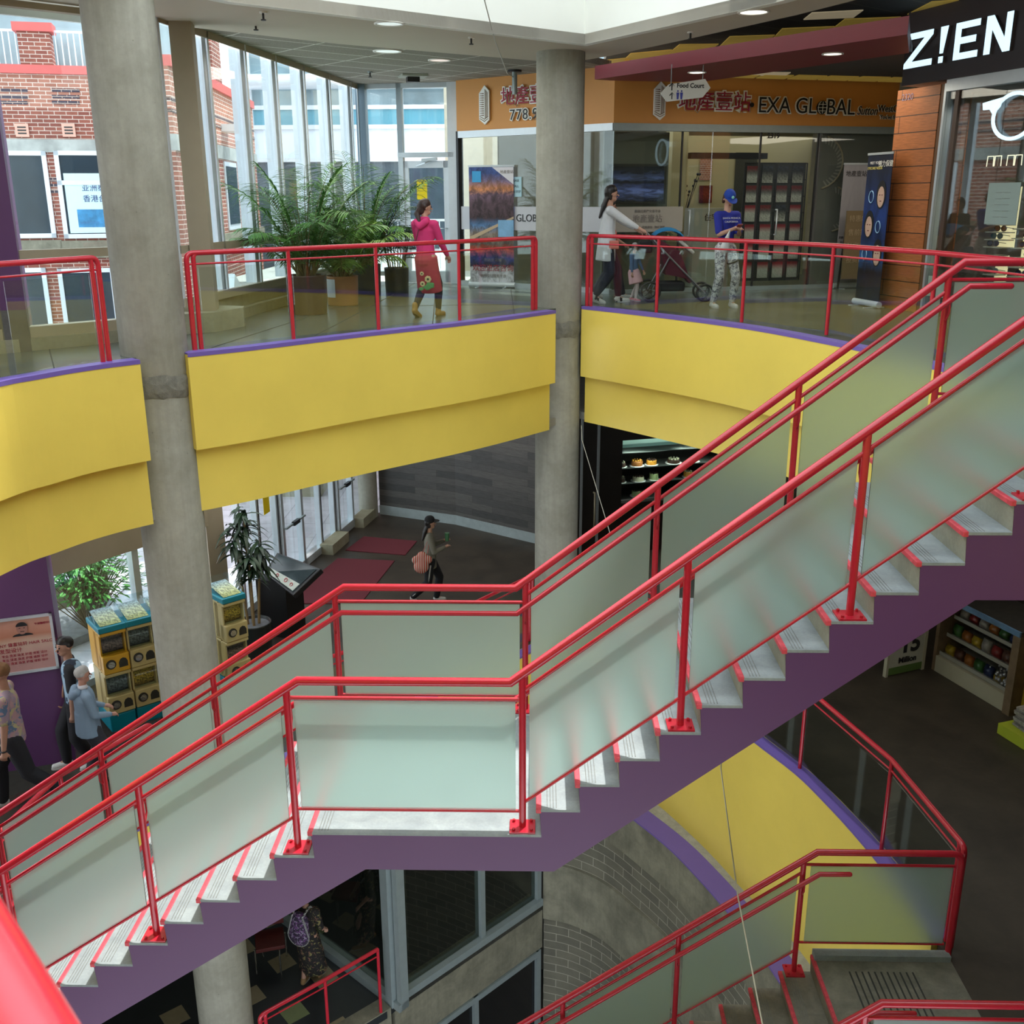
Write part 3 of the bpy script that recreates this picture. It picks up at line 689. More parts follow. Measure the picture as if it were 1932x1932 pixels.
level_rail('red railing with clear glass between the two concrete columns on the upper storey', [(-3.60, 4.76), (-2.76, 5.60), (-1.93, 6.43), (-1.03, 7.38), (-.06, 8.68)], u, .975, [1, 1, 1, 1, 1])
level_rail('red railing with clear glass on the upper storey right of the far column', [(.68, 9.16), (1.58, 8.28), (2.52, 7.16), (3.24, 5.92), (3.79, 4.35), (4.03, 2.9), (4.1, 1.9)], u, .98, [1]*7, (True, False))
level_rail('ground storey red railing curving around the yellow edge right of the lower stair', [(3.72, 1.95), (3.56, 3.38), (3.10, 4.95), (2.55, 6.2), (1.9, 7.5), (.75, 9.1)], .012, 1.05, [1]*6, (True, True), gl=True)
level_rail('ground storey red railing on the window side, mostly hidden behind the staircase', [(-4.98, 1.2), (-4.74, 2.95), (-4.22, 4.0)], .012, 1.05, [1]*3, (True, True))
level_rail('ground storey red railing between the columns, glimpsed beside a stair post', [(-3.70, 4.60), (-2.76, 5.52), (-1.93, 6.35), (-1.03, 7.31), (-.1, 8.58)], .012, 1.05, [1]*5)
level_rail('small red railing at the edge of the basement floor below the staircase', [(-2.19, 5.70), (-2.80, 5.12), (-3.50, 4.49)], ZB+.02, 1.06, [1, 1, 1], (False, True), gl=False)
# the railing the viewer leans on: only its thick top rail is in the bottom left corner
t = thing('near_railing', 'blurred red top rail close to the viewer in the bottom left corner', 'railing', (-.4, -5.15, ZU))
MB().tube([(-.98, -4.62, 6.02), (-.395, -5.24, 6.02), (.0, -5.66, 6.02)], .034, 24).build('top_rail', RED, t)
MB().cyl((-.98, -4.62, ZU), (-.98, -4.62, 6.02), .024).build('post', RED, t)

# ------------------------------------------------------------------ upper storey glazing
def glaz(name, A, B, us, z0, z1, label, fm, rails=(), w_=.08, d=.14, inset=.0, gm=CLEAR, fins=None, finm=None, bh=.08, th=.08, rm=None):
    r = sroot(name, (A[0], A[1], z0), label, 'window'); f = MB()
    for u_ in us: panel(f, A, B, u_-w_/2, u_+w_/2, z0, z1, .03, -d+.03)
    if rm: f.build('frame', fm, r); f = MB()
    panel(f, A, B, us[0]-w_/2, us[-1]+w_/2, z0, z0+bh, .05, -d); panel(f, A, B, us[0], us[-1], z1-th, z1, .03, -d+.03)
    for z in rails: panel(f, A, B, us[0], us[-1], z-.045, z+.045, .03, -d+.03)
    f.build('transom' if rm else 'frame', rm or fm, r)
    if fins:
        q = MB()
        for u_ in fins: panel(q, A, B, u_-.065, u_+.065, z0+bh, z1, -d-.002, -d-.16)
        q.build('outer_fin', finm or ALW, r)
        q = MB()
        for u_ in fins: panel(q, A, B, u_+.068, u_+.085, z0+bh, z1, .0, -d-.1)
        q.build('black_gasket', GAS, r)
    zs = [z0+bh]+[z for z in rails]+[z1-th]
    for a, b in zip(us[:-1], us[1:]):
        g = MB(); panel(g, A, B, a, b, z0+bh, z1-th, -.05, -.058); g.build('window_pane', gm, r)
    return r
GD = glass('hazy_window_glass', (.95, .99, .99), .04, .10)  # panes carry a painted haze, a patchy pale veil
LU0 = hypot(-5.30-LA[0], 4.93-LA[1])
glaz('window_4', LA, LB, [LU0-.6, LU0+1.02, 6.4], ZU+.12, 8.36, 'left upper window wall behind the near column with one heavy transom', TAN, [ZU+.97], .11, .1, bh=.12, th=.06, rm=TAN)
q = MB(); panel(q, LA, LB, LU0+.93, LU0+1.0, ZU+.2, 8.3, -.08, -.16); st(q.build('trim_27', ALW), 'pale mullion cap of the left upper window', 'mullion')
Mus = [.05, 1.29, 2.43, 3.52, 4.67, 5.88, 7.03]
glaz('window_5', MA, MB2, Mus+[7.42], ZU+.30, 8.42, 'long upper window wall behind the potted palms', ALW, [ZU+.95], .05, .02, fins=Mus, bh=.10, rm=TAN)
lD = hypot(DB[0]-DA[0], DB[1]-DA[1])
glaz('window_6', DA, DB, [.03, .72], ZU+.13, 8.42, 'narrow full height window left of the exit door', ALU, [], .09, .12, gm=GD)
glaz('window_7', DA, DB, [.72, 1.66], ZU+2.2, 8.42, 'pane above the exit door', ALU, [], .09, .12, gm=GD)
q = MB(); panel(q, DA, DB, 1.60, 1.80, ZU, 8.42, .05, -.1); st(q.build('trim_28', ALW), 'pale metal jamb between exit door and orange shop', 'jamb')
q = MB(); q.box((DA[0]+.02, DA[1]+.02, (ZU+8.42)/2), (.17, .17, 8.42-ZU), radians(-8)); st(q.build('trim_29', mat('blue_grey_post', (.22, .30, .38), .5, .2, .05)), 'blue grey corner post where the two window walls meet', 'post')
# exit door
dr = sroot('door_1', (*on(DA, DB, .75, 0).xy, ZU), 'glazed exit door with a yellow notice and closer arm', 'door')
q = MB()
for a, b, c, d in ((.76, .85, .02, 2.14), (1.50, 1.59, .02, 2.14), (.76, 1.59, .02, .22), (.76, 1.59, 2.02, 2.14)): panel(q, DA, DB, a, b, ZU+c, ZU+d, .0, -.05)
q.build('leaf_frame', ALW, dr)
q = MB(); panel(q, DA, DB, .85, 1.50, ZU+.22, ZU+2.02, -.02, -.03); q.build('door_glass', CLEAR, dr)
q = MB(); q.tube([on(DA, DB, .80, ZU+.98, .0), on(DA, DB, .80, ZU+.98, .07), on(DA, DB, 1.55, ZU+.98, .07), on(DA, DB, 1.55, ZU+.98, 0)], .014, 8); q.build('push_bar', ALU, dr)
q = MB(); q.bar(on(DA, DB, 1.12, ZU+2.15, .05), on(DA, DB, 1.40, ZU+2.17, .05), .06, .05); q.bar(on(DA, DB, 1.2, ZU+2.1, .12), on(DA, DB, 1.0, ZU+2.05, .03), .02, .015); q.bar(on(DA, DB, 1.2, ZU+2.1, .12), on(DA, DB, 1.3, ZU+2.15, .05), .02, .015); q.build('door_closer', ALU, dr)
tag(panel(MB(), DA, DB, 1.0, 1.19, ZU+1.48, ZU+1.82, .012, .008).build('notice_sheet', mat('yellow_notice', (.95, .72, .0), .5, 0, 0)), 'plain yellow notice taped on the exit door glass', 'notice')
# concrete upstands under the windows, plinth and tan steel column
st(MB().wallrun([(-6.3, 3.78), (-4.30, 5.78), (-4.02, 6.3), (-3.86, 8.4), (-3.6, 10.4), (-3.2, 13.4)], ZU, ZU+.13, .3).build('trim_30', CURB), 'concrete upstand below the upper windows', 'upstand')
st(MB().wallrun([(-4.12, 6.4), (-3.98, 8.4), (-3.72, 10.4), (-3.3, 13.4)], ZU+.13, ZU+.30, .2).build('trim_31', CURB), 'sloped inner sill of the long window', 'sill')
st(MB().prism([(-4.35, 6.0), (-3.86, 6.3), (-3.66, 6.86), (-3.7, 7.05), (-4.2, 7.2)], ZU, ZU+.23).build('trim_32', CURB), 'low concrete plinth of the tan steel column', 'plinth')
tag(MB().box((-4.03, 6.62, (ZU+.23+8.42)/2), (.24, .30, 8.42-ZU-.23), radians(10)).build('steel_column', TAN), 'tan square steel column on a low plinth behind the near concrete column', 'column')
MATS['pillar_grey'] = concrete('pillar_grey', '#5d5a58', '#6b6866', 3, .7, spots=False)
PP = [(-5.30, 4.72), (-6.6, 4.2), (-6.8, 4.7), (-5.5, 5.22)]
st(MB().prism(PP, ZU+.43, 8.8).build('wall_purple_upper', PUR), 'dark purple pillar at the left edge on the upper storey', 'pillar')
st(MB().prism(PP, ZU, ZU+.43).build('wall_purple_base', MATS['pillar_grey']), 'grey base of the purple pillar on the upper storey', 'pillar base')
# ------------------------------------------------------------------ ground storey glazing
GA, GB = (-4.75, 9.4), (-3.70, 15.0); QA, QB = (-7.0, 5.1), (-4.95, 8.3)
st(MB().prism([(-5.62, 5.0), (-7.95, 4.06), (-8.15, 4.56), (-5.82, 5.5)], 0, 3.3).build('wall_purple_lower', PUR), 'dark purple wall carrying the salon poster at the left', 'wall')
glaz('window_8', QA, QB, [.9, 2.62, 3.4], 0.22, 3.3, 'ground storey window looking on planted shrubs, left of the near column', ALU, [], .1, .12, bh=.1)
q = MB(); panel(q, QA, QB, .8, 3.85, 1.92, 2.25, .1, -.14); st(q.build('trim_33', TAN), 'tan beam across the ground storey window', 'beam')
st(MB().wallrun([(-7.0, 5.1), (-4.9, 8.38)], 0, .22, .12).build('trim_34', TAN), 'low tan wall under the ground storey window', 'wall')
tag(MB().box((-4.86, 8.5, 1.66), (.26, .34, 3.3), radians(32)).build('steel_column', TAN), 'tan steel column on the ground storey between the capsule machines and the glass doors', 'column')
du = [.0, .62, 1.35, 2.35, 3.2, 3.9, 4.85, 5.6]
glaz('window_9', GA, GB, du, .02, 3.3, 'row of glazed entrance doors and side lights on the ground storey', ALU, [2.35], .06, .1, bh=.14)
gk = MB()
for u_ in du[1:-1]: panel(gk, GA, GB, u_+.032, u_+.06, .1, 3.3, .035, -.05)
st(gk.build('trim_35', GAS), 'black gaskets beside the door mullions', 'gasket')
def leaf(u0, u1, label):
    d_ = sroot('door_2' if u0 < 2 else 'door_3', (*on(GA, GB, u0, 0, .05).xy, .03), label, 'door'); q = MB()
    for a, b, c, e in ((u0, u0+.09, .03, 2.3), (u1-.09, u1, .03, 2.3), (u0, u1, .03, .2), (u0, u1, 2.2, 2.3)): panel(q, GA, GB, a, b, c, e, .09, .04)
    q.build('leaf_frame', ALU, d_); q = MB(); q.bar(on(GA, GB, u0+.04, 1.05, .13), on(GA, GB, u1-.04, 1.05, .13), .035, .03); q.build('push_bar', STEEL, d_)
    q = MB(); q.bar(on(GA, GB, (u0+u1)/2-.12, 1.05, .14), on(GA, GB, (u0+u1)/2+.12, 1.05, .14), .06, .07); q.build('push_pad', BLK, d_)
leaf(1.4, 2.3, 'glazed door leaf with a push bar, left entrance leaf'); leaf(3.95, 4.8, 'glazed door leaf with a push bar beside the brick pier outside')
for u0, lab in ((.78, 'yellow notice on the entrance glass beside the dracaena'), (3.35, 'yellow notice high on the entrance glass near the brick pier')):
    tag(panel(MB(), GA, GB, u0, u0+.22, 1.5, 1.86, .075, .07).build('notice_sheet', MATS['yellow_notice']), lab, 'notice')
for u0, u1 in ((3.1, 3.95), (4.8, 5.6)):
    q = MB(); panel(q, GA, GB, u0, u1, 0, .2, .28, .02); st(q.build('trim_36' if u0 < 4 else 'trim_37', CURB), 'short concrete curb at the foot of the entrance glass', 'curb')
tag(MB().lathe((-3.62, 14.9, 0), [(.2, 0), (.2, 3.3)], 24).build('round_pillar', CONC), 'slim round concrete pillar in the corner beside the grey plank wall', 'pillar')
PLK = woodmat('grey_plank_cladding', '#5d5a57', '#403f3f', 1.4, .14, .002, .55, (1.2, 16))
GWs = [(-3.4, 15.05), (-1.71, 14.33), (-.06, 13.15), (.6, 12.6)]
st(MB().wallrun(GWs, .2, 3.3, .15).build('wall_plank', PLK), 'curved wall of dark grey planks on the ground storey', 'wall')
st(MB().wallrun(off2(GWs, -.015), 0, .2, .1).build('baseboard_plank', mat('pale_baseboard', (.36, .42, .43), .5, 0, .15, 6)), 'pale baseboard along the grey plank wall', 'baseboard')
# ------------------------------------------------------------------ outside: buildings, paving, planter
BR = brickmat('red_brick', '#9a5a4b', '#854a40', '#cdbbb0', .25, .084, .008, .9)
BR2 = brickmat('lighter_red_brick', '#b57c6a', '#a46c5b', '#dccdc2', .25, .084, .008, .9)
BRD = brickmat('dark_blue_brick', '#4c4654', '#453f4c', '#c7b0a2', .21, .072, .007, .9)
COPE = mat('red_coping', (.62, .12, .11), .6, 0, .05); RUST = mat('rusty_lintel', (.46, .48, .46), .6, .2, .5, 1.4)
def facade(A, B, z0, z1, th=.4, m_=BR, name='brick_front', t=None):
    q = MB(); q.wallrun([A, B], z0, z1, th); return q.build(name, m_, t)
FA, FB = (-16.5, 17.0), (-8.2, 19.5)     # brick building seen through the left window
bt = thing('brick_building', 'red brick building with rusty lintels and roof railing outside the left window', 'building', (FA[0], FA[1], 0))
def zpx(A, B, x, y): P = onv(x, y, A, B); return hypot(P.x-A[0], P.y-A[1]), P.z
zl = zpx(FA, FB, 60, 275)[1]; zp = zpx(FA, FB, 60, 128)[1]; zs = zpx(FA, FB, 60, 205)[1]
facade(FA, FB, -3, zs, .5, BR, 'lower_brickwork', bt); facade(FA, FB, zs, zp, .5, BR2, 'upper_brickwork', bt)
q = MB(); uA = zpx(FA, FB, 0, 275)[0]; panel(q, FA, FB, 1, 8.6, zl-.14, zl+.14, .05, 0); q.build('lintel_band', RUST, bt)
q = MB(); panel(q, FA, FB, 1, 8.6, zp-.12, zp+.06, .08, -.5); q.build('coping', COPE, bt)
q = MB()
for x0, x1, ys in ((0, 52, (170, 182, 193)), (98, 150, (170, 182, 193)), (78, 126, (339, 350, 361)), (40, 96, (470, 473, 470))):
    for y in ys: a = zpx(FA, FB, x0, y); b = zpx(FA, FB, x1, y); panel(q, FA, FB, a[0], b[0], a[1]-.035, a[1]+.035, .012, 0)
q.build('dark_course', BRD, bt)
WD_ = glass('far_window_glass', (.25, .33, .38), .12)
for x0, x1, y0, y1, k in ((-14, 86, 285, 450, 0), (122, 215, 285, 450, 1), (-14, 86, 505, 660, 0), (128, 215, 505, 660, 0)):
    (ua, za), (ub, zb2) = zpx(FA, FB, x0, y1), zpx(FA, FB, x1, y0); q = MB()
    for a, b, c, d in ((ua, ua+.1, za, zb2), (ub-.1, ub, za, zb2), (ua, ub, za, za+.1), (ua, ub, zb2-.1, zb2)): panel(q, FA, FB, a, b, c, d, .06, .0)
    if k: panel(q, FA, FB, ua, ub, zb2-.75, zb2-.65, .06, 0)
    wf = q.build('window_frame', ALW, bt); q = MB(); panel(q, FA, FB, ua+.1, ub-.1, za+.1, zb2-.1, .03, .02); q.build('pane', mat('far_dark_glass', (.035, .055, .075), .08, 0, .3, .8), wf)
    if za > 4.5: q = MB(); panel(q, FA, FB, ua-.1, ub+.1, za-.45, za-.05, .1, 0); q.build('stone_sill', OLD, bt)
    if k:
        q = MB(); panel(q, FA, FB, ua+.15, ub-.1, za+.12, za+1.45, .045, .035); q.build('window_poster', mat('pale_blue_poster', (.62, .85, .92), .5, 0, .04), wf)
        q = MB(); panel(q, FA, FB, ua+.35, ub-.2, za+.25, za+.65, .05, .046); q.build('poster_picture', mat('blue_picture', (.05, .30, .60), .5, 0, .8, 2.2), wf)
        for j, s_ in enumerate(('亚洲泰国', '香港台湾')): textmesh(s_, .17, 'poster_text', mat('navy_ink', (.02, .05, .2), .6, 0, 0), wf, .002, face(FA, FB, ua+.85, za+1.12-.24*j, .05))
for x in (42, 130):
    a = zpx(FA, FB, x, 246); q = MB(); panel(q, FA, FB, a[0]-.14, a[0]+.14, a[1]-.14, a[1]+.14, .05, 0); v_ = q.build('wall_vent', mat('salmon_vent', (.72, .42, .33), .7, 0, .05), bt)
    q = MB()
    for k in range(3): panel(q, FA, FB, a[0]-.09, a[0]+.09, a[1]-.08+.065*k, a[1]-.05+.065*k, .056, .05)
    q.build('vent_slot', GAS, v_)
q = MB(); a = zpx(FA, FB, 40, 128); b = zpx(FA, FB, 92, 60); panel(q, FA, FB, a[0], b[0], zp, b[1], .0, -.5); q.build('roof_pier', BR, bt)
q = MB(); panel(q, FA, FB, a[0]-.08, b[0]+.08, b[1], b[1]+.18, .06, -.55); q.build('pier_cap', COPE, bt)
rl = MB(); ztp = zpx(FA, FB, 20, 52)[1]
for s0, s1 in ((-20, 40), (92, 160)):
    u0 = zpx(FA, FB, s0, 100)[0]; u1 = zpx(FA, FB, s1, 100)[0]
    k = u0
    while k < u1: panel(rl, FA, FB, k, k+.025, zp, ztp, -.2, -.225); k += .13
    panel(rl, FA, FB, u0, u1, ztp-.05, ztp, -.18, -.24)
rl.build('roof_railing', ALW, bt)
q = MB(); panel(q, FA, FB, .5, 8.6, zp, ztp+1, -1.6, -1.7); q.build('penthouse_glass', mat('pale_sky_glass', (.38, .50, .56), .12, 0, .5, .5), bt)
# receding brick wing seen through the first bays of the long window
def hp(px_, D): r_ = ray(px_, 372); return (CAM.x+r_.x*D, CAM.y+r_.y*D)
RA, RB = hp(340, 18.4), hp(488, 27.2)
b2 = thing('brick_wing', 'receding red brick wing with red coping outside the long window', 'building', (RA[0], RA[1], 0))
def side(z0, z1, name, m_, u0=0, u1=13, t0=0, t1=-.4):
    q = MB(); d = V((RB[0]-RA[0], RB[1]-RA[1], 0)).normalized(); panel(q, RA, RB, u0, u1, z0, z1, t0, t1); return q.build(name, m_, b2)
LW = hypot(RB[0]-RA[0], RB[1]-RA[1]); zc_ = onv(412, 165, RA, RB).z; zl_ = onv(420, 288, RA, RB).z
def sz(y): return {7.35: zl_-.14, 7.62: zl_+.14, 8.85: zc_-.09, 9.02: zc_+.09}[y]
side(3.45, sz(7.35), 'lower_brickwork', BR, 0, LW); side(sz(7.62), sz(8.85), 'upper_brickwork', BR2, 0, LW); side(sz(7.35), sz(7.62), 'lintel_band', RUST, 0, LW, t0=.04); side(sz(8.85), sz(9.02), 'coping', COPE, 0, LW, t0=.06)
for k in range(2): side(zc_-.65-.2*k, zc_-.59-.2*k, 'dark_course', BRD, 0, LW, t0=.012)
side(zc_+.09, zc_+1.1, 'roof_pier', BR, 4.2, 5.2); side(zc_+1.1, zc_+1.25, 'pier_cap', COPE, 4.1, 5.3, .08, -.5); side(zc_+.09, zc_+.95, 'roof_glass', MATS['pale_sky_glass'], 0, 3.9, -.3, -.35)
for k in range(3):
    f = side(zl_-1.65, zl_-.18, 'window_frame', ALW, 2.2+2.3*k, 3.7+2.3*k, .03, -.1); q = MB(); panel(q, RA, RB, 2.32+2.3*k, 3.58+2.3*k, zl_-1.53, zl_-.28, .045, .035); q.build('pane', MATS['far_dark_glass'], f)
side(zl_-2.0, zl_-1.7, 'stone_sill', OLD, 2.0, LW, .1, 0)
tag(panel(MB(), RA, RB, 4.6, 5.4, zl_+.45, zl_+.6, .45, 0).build('wall_light_box', mat('white_box', (.85, .87, .88), .5, 0, 0)), 'white box lamp on the receding brick wing', 'lamp')
# curtain walled block across the court
CA, CB = (-9.0, 27.0), (3.0, 27.0)
cb = thing('curtain_wall_building', 'pale blue curtain walled block across the court with a white tube handrail', 'building', (CA[0], CA[1], 0))
def cz(y): return onv(760, y, CA, CB).z
BG = mat('sky_mirror_glass', (.30, .42, .48), .1, 0, .6, .35); TEAL = mat('teal_spandrel', (.10, .36, .48), .25, 0, .15, .5); PALE = mat('pale_panel', (.75, .82, .92), .4, 0, .04, .6)
DKG = mat('shop_dark_glass', (.07, .10, .13), .1, 0, .5, .5)
for y0, y1, m_, nm_ in ((205, 20, BG, 'upper_glass'), (238, 205, TEAL, 'teal_spandrel'), (303, 238, PALE, 'pale_panel'), (560, 303, DKG, 'shop_glass')):
    q = MB(); panel(q, CA, CB, 0, 14, cz(y0), cz(y1), 0, -.3); q.build(nm_, m_, cb)
q = MB()
for y in (202, 239, 301): panel(q, CA, CB, 0, 14, cz(y)-.06, cz(y)+.06, .1, 0)
k = .3
while k < 14: panel(q, CA, CB, k, k+.06, cz(300), cz(20), .08, 0); k += 1.52
q.build('mullion', ALW, cb)
q = MB(); q.tube([on(CA, CB, 0, cz(156), .5), on(CA, CB, 14, cz(156), .5)], .22, 12); q.build('tube_rail', ALW, cb)
q = MB(); panel(q, CA, CB, 7.4, 10.5, cz(328), cz(305), .5, 0); q.build('red_awning', COPE, cb)
q = MB(); panel(q, CA, CB, 0, 14, -3, cz(545), .2, -.3); q.build('base_wall', BR, cb)
# walkway and white railing behind the exit door
st(MB().prism([(-6.2, 14.1), (3, 14.1), (3, 26.9), (-6.2, 26.9)], ZU-.3, ZU-.02).build('terrace', mat('terrace_paving', (.52, .52, .50), .8, 0, .1, 2)), 'pale terrace outside the exit door', 'terrace')
wr = thing('terrace_railing', 'white picket railing on the terrace outside the exit door', 'railing', (-3.6, 17.5, ZU-.02))
q = MB(); q.bar((-5.6, 17.2, ZU+1.03), (-1, 17.9, ZU+1.03), .06, .05); q.build('top_rail', ALW, wr)
q = MB(); k = 0
while k < 4.6: q.bar((-5.6+k, 17.2+k*.15, ZU-.02), (-5.6+k, 17.2+k*.15, ZU+1.03), .02, .02); k += .13
q.build('picket', ALW, wr)
# outside stair with white parapet seen low through the long window
os_ = thing('outdoor_stair', 'white sided outdoor stair seen low through the long window', 'stairs', (-7, 11, 0))
q = MB()
for k in range(14): q.box((-5.3-.02*k, 9.9+.3*k, 4.9-.18*k-.4), (1.2, .31, .18))
q.build('step', mat('grey_step', (.35, .36, .36), .8, 0, .1), os_)
q = MB(); q.bar((-4.65, 9.7, 5.2), (-4.9, 14.3, 2.6), .12, .5); q.bar((-5.95, 9.7, 5.2), (-6.2, 14.3, 2.6), .12, .5); q.build('parapet', ALW, os_)
# paving and planter at ground level
PAV = brickmat('lilac_paving', '#d9d6de', '#cbc8d0', '#a9a6ae', .9, .9, .01, .85, 0)
st(MB().prism([(-24, -2), (-9.0, 1.4), (-5.0, 8.4), (-4.72, 9.35), (-3.75, 15.1), (-3.4, 16), (3, 16.2), (3, 30), (-24, 30)], -.25, -.01).build('pavement', PAV), 'lilac grey paving outside the ground storey', 'pavement')
pr = thing('brick_pier', 'brick pier on a concrete foot outside the entrance doors', 'pier', (-5.9, 17.2, 0))
MB().box((-5.9, 17.2, 1.85), (1.7, 1.2, 3.0)).build('brickwork', BR, pr); MB().box((-5.9, 17.1, .17), (1.9, 1.5, .36)).build('foot', CURB, pr)
st(MB().wallrun([(-9.6, 6.6), (-7.3, 10.2)], 0, .5, .15).build('wall_planter', OLD), 'low concrete planter wall outside the ground storey window', 'planter wall')
st(MB().prism([(-8.6, 5.6), (-6.9, 8.5), (-7.3, 10.1), (-9.5, 6.7)], -.01, .12).build('trim_38', mat('planter_soil', (.20, .21, .23), .9, 0, .3, 8)), 'soil and pebbles of the planter', 'soil')
LEAF = {}
def leafmat(nm, c, c2):
    if nm in LEAF: return LEAF[nm]
    m_, t, b = nt(nm); n = noise(t, coords(t), 5, 3); t.links.new(mixc(t, ramp(t, n, ((.35, 0.), (.65, 1.))), C3(c), C3(c2)), b.inputs['Base Color'])
    b.inputs['Roughness'].default_value = .45; b.inputs['Transmission Weight'].default_value = 0; LEAF[nm] = m_; return m_
def leafcard(q, p_, d, L_, w_, droop=.25, seg=3, mi=0):
    d = V(d).normalized(); s_ = d.cross(V((0, 0, 1))); s_ = s_.normalized() if s_.length > .05 else V((1, 0, 0)); pts = []
    for i in range(seg+1):
        t = i/seg; c = V(p_)+d*L_*t-V((0, 0, 1))*droop*L_*t*t; wd = w_*(sin(pi*(t*.86+.09)))/2; pts += [c-s_*wd, c+V((0, 0, -wd*.35)), c+s_*wd]
    q.add(pts, [(3*i+j, 3*i+j+1, 3*i+j+4, 3*i+j+3) for i in range(seg) for j in (0, 1)], mi, smooth=True)
def shrub(name, label, c, r, h, n, L_, lm, stem=True, seed=1):
    rr = random.Random(seed); t = thing(name, label, 'shrub', c); q = MB(); s_ = MB()
    for i in range(n):
        a = rr.uniform(0, 2*pi); e = rr.uniform(-.1, 1.3); k = rr.random()**.4; p_ = V(c)+V((cos(a)*cos(e)*r*k, sin(a)*cos(e)*r*k, h*.42+h*.55*sin(e)*k))
        leafcard(q, p_, (cos(a), sin(a), rr.uniform(-.2, .8)), L_*rr.uniform(.6, 1.2), L_*.34, .3, 2)
        if i % 9 == 0: s_.tube([c, V(c)*.4+p_*.6+V((0, 0, .1)), p_], [.012, .007, .003], 5)
    q.build('foliage', lm, t); s_.build('stem', mat('brown_stem', (.13, .09, .05), .8, 0, .2, 20), t); return t
G1 = leafmat('fresh_leaf', (.13, .34, .03), (.30, .50, .08)); G2 = leafmat('fern_leaf', (.06, .26, .05), (.14, .38, .08))
shrub('broad_leaved_shrub', 'broad leaved bright green shrub outside the ground window beside the purple wall', (-7.55, 7.15, .1), .50, 2.0, 260, .24, G1, seed=3)
shrub('fine_leaved_shrub', 'fine leaved green shrub outside the ground window left of the near column', (-6.95, 8.6, .1), .85, 1.7, 1500, .14, G2, seed=4)

st(MB().wallrun([(-9.3, 1.1), (-4.5, 5.95), (-4.35, 6.3)], 8.25, 8.9, .06).build('trim_44', WHITE), 'white header over the left upper window', 'header')

# ------------------------------------------------------------------ flat printed things
def picmat(name, stops, ns=5, nv=.5, detail=6, dist=.5, dark=.35, rough=.5, sx=1, sy=1, emit=0):
    if name in MATS: return MATS[name]
    m_, t, b = nt(name); uv = N(t, 'UVMap'); sp = N(t, 'SeparateXYZ'); t.links.new(uv.outputs[0], sp.inputs[0])
    n = noise(t, coords(t, uv=True, scale=(sx, sy, 1)), ns, detail, .7, dist)
    ad = N(t, 'Math', operation='MULTIPLY_ADD'); ad.inputs[1].default_value = .12; t.links.new(n, ad.inputs[0]); t.links.new(sp.outputs[1], ad.inputs[2])
    base = ramp(t, ad.outputs[0], [(p_+.06, C3(c)) for p_, c in stops])
    k = ramp(t, n, ((.42, dark), (.58, 1.0 + nv*.4)))
    base = mixc(t, nv, base, mixc(t, 1.0, base, k, 'MULTIPLY')); t.links.new(base, b.inputs['Base Color']); b.inputs['Roughness'].default_value = rough
    if emit: t.links.new(base, b.inputs['Emission Color']); b.inputs['Emission Strength'].default_value = emit
    MATS[name] = m_; return m_
def pic(name, m_, A, B, u0, u1, z0, z1, out, parent=None, th=.006):
    q = MB(); a, b, c, d = on(A, B, u0, z0, out), on(A, B, u1, z0, out), on(A, B, u1, z1, out), on(A, B, u0, z1, out)
    q.add([a, b, c, d], [(0, 1, 2, 3)], 0, [[(0, 0), (1, 0), (1, 1), (0, 1)]])
    e = [on(A, B, u0, z0, out-th), on(A, B, u1, z0, out-th), on(A, B, u1, z1, out-th), on(A, B, u0, z1, out-th)]
    q.add([a, b, c, d]+e, [(4, 7, 6, 5), (0, 4, 5, 1), (1, 5, 6, 2), (2, 6, 7, 3), (3, 7, 4, 0)], 0); return q.build(name, m_, parent)
INK = mat('black_ink', (.012, .012, .015), .5, 0, 0); WINK = mat('white_letter', (.90, .90, .86), .5, 0, 0); RINK = mat('crimson_letter', (.36, .015, .05), .5, 0, 0)
GINK = mat('grey_ink', (.22, .20, .19), .6, 0, 0); LIL2 = mat('faded_lilac_letter', (.36, .25, .32), .6, 0, 0)
def txt(s, size, A, B, u_, z, out, m_=INK, parent=None, name='lettering', ext=.003, sp=1, bold=0, sx=1, shear=0, align='CENTER'):
    return textmesh(s, size, name, m_, parent, ext, face(A, B, u_, z, out), spacing=sp, bold=bold, sx=sx, shear=shear, align=align)
def txt2(s, size, A, B, u_, z, out, m_, parent, ol=.02, **k):  # letters with a pale outline, standing off the fascia
    a = txt(s, size, A, B, u_, z, out, WINK, parent, 'letter_outline', ext=.012, bold=ol, **k); b = txt(s, size, A, B, u_, z, out+.016, m_, parent, 'letter_face', ext=.004, **k); return a, b
# ------------------------------------------------------------------ real estate shop: orange fascia
ORG = paint('orange_fascia_paint', (.68, .30, .07), .5, .05)
L1 = hypot(SB[0]-SA[0], SB[1]-SA[1]); L2 = hypot(TB[0]-TA[0], TB[1]-TA[1])
f1 = sroot('wall_orange_1', (*SA, 7.6), 'orange shop fascia left of and behind the far column', 'fascia')
q = MB(); panel(q, SA, SB, 0, L1, 7.6, 8.42, 0, -.25); q.build('fascia_board', ORG, f1)
f2 = sroot('wall_orange_2', (*TA, 7.6), 'orange shop fascia facing the walkway right of the far column', 'fascia')
q = MB(); panel(q, TA, TB, 0, L2, 7.6, 8.3, 0, -.25); q.build('fascia_board', ORG, f2)
q = MB(); panel(q, SA, SB, .03, L1, 7.49, 7.6, .03, -.1); q.build('header_rail', ALW, f1)
q = MB(); panel(q, TA, TB, 0, L2, 7.49, 7.6, .03, -.1); q.build('header_rail', STEEL, f2)
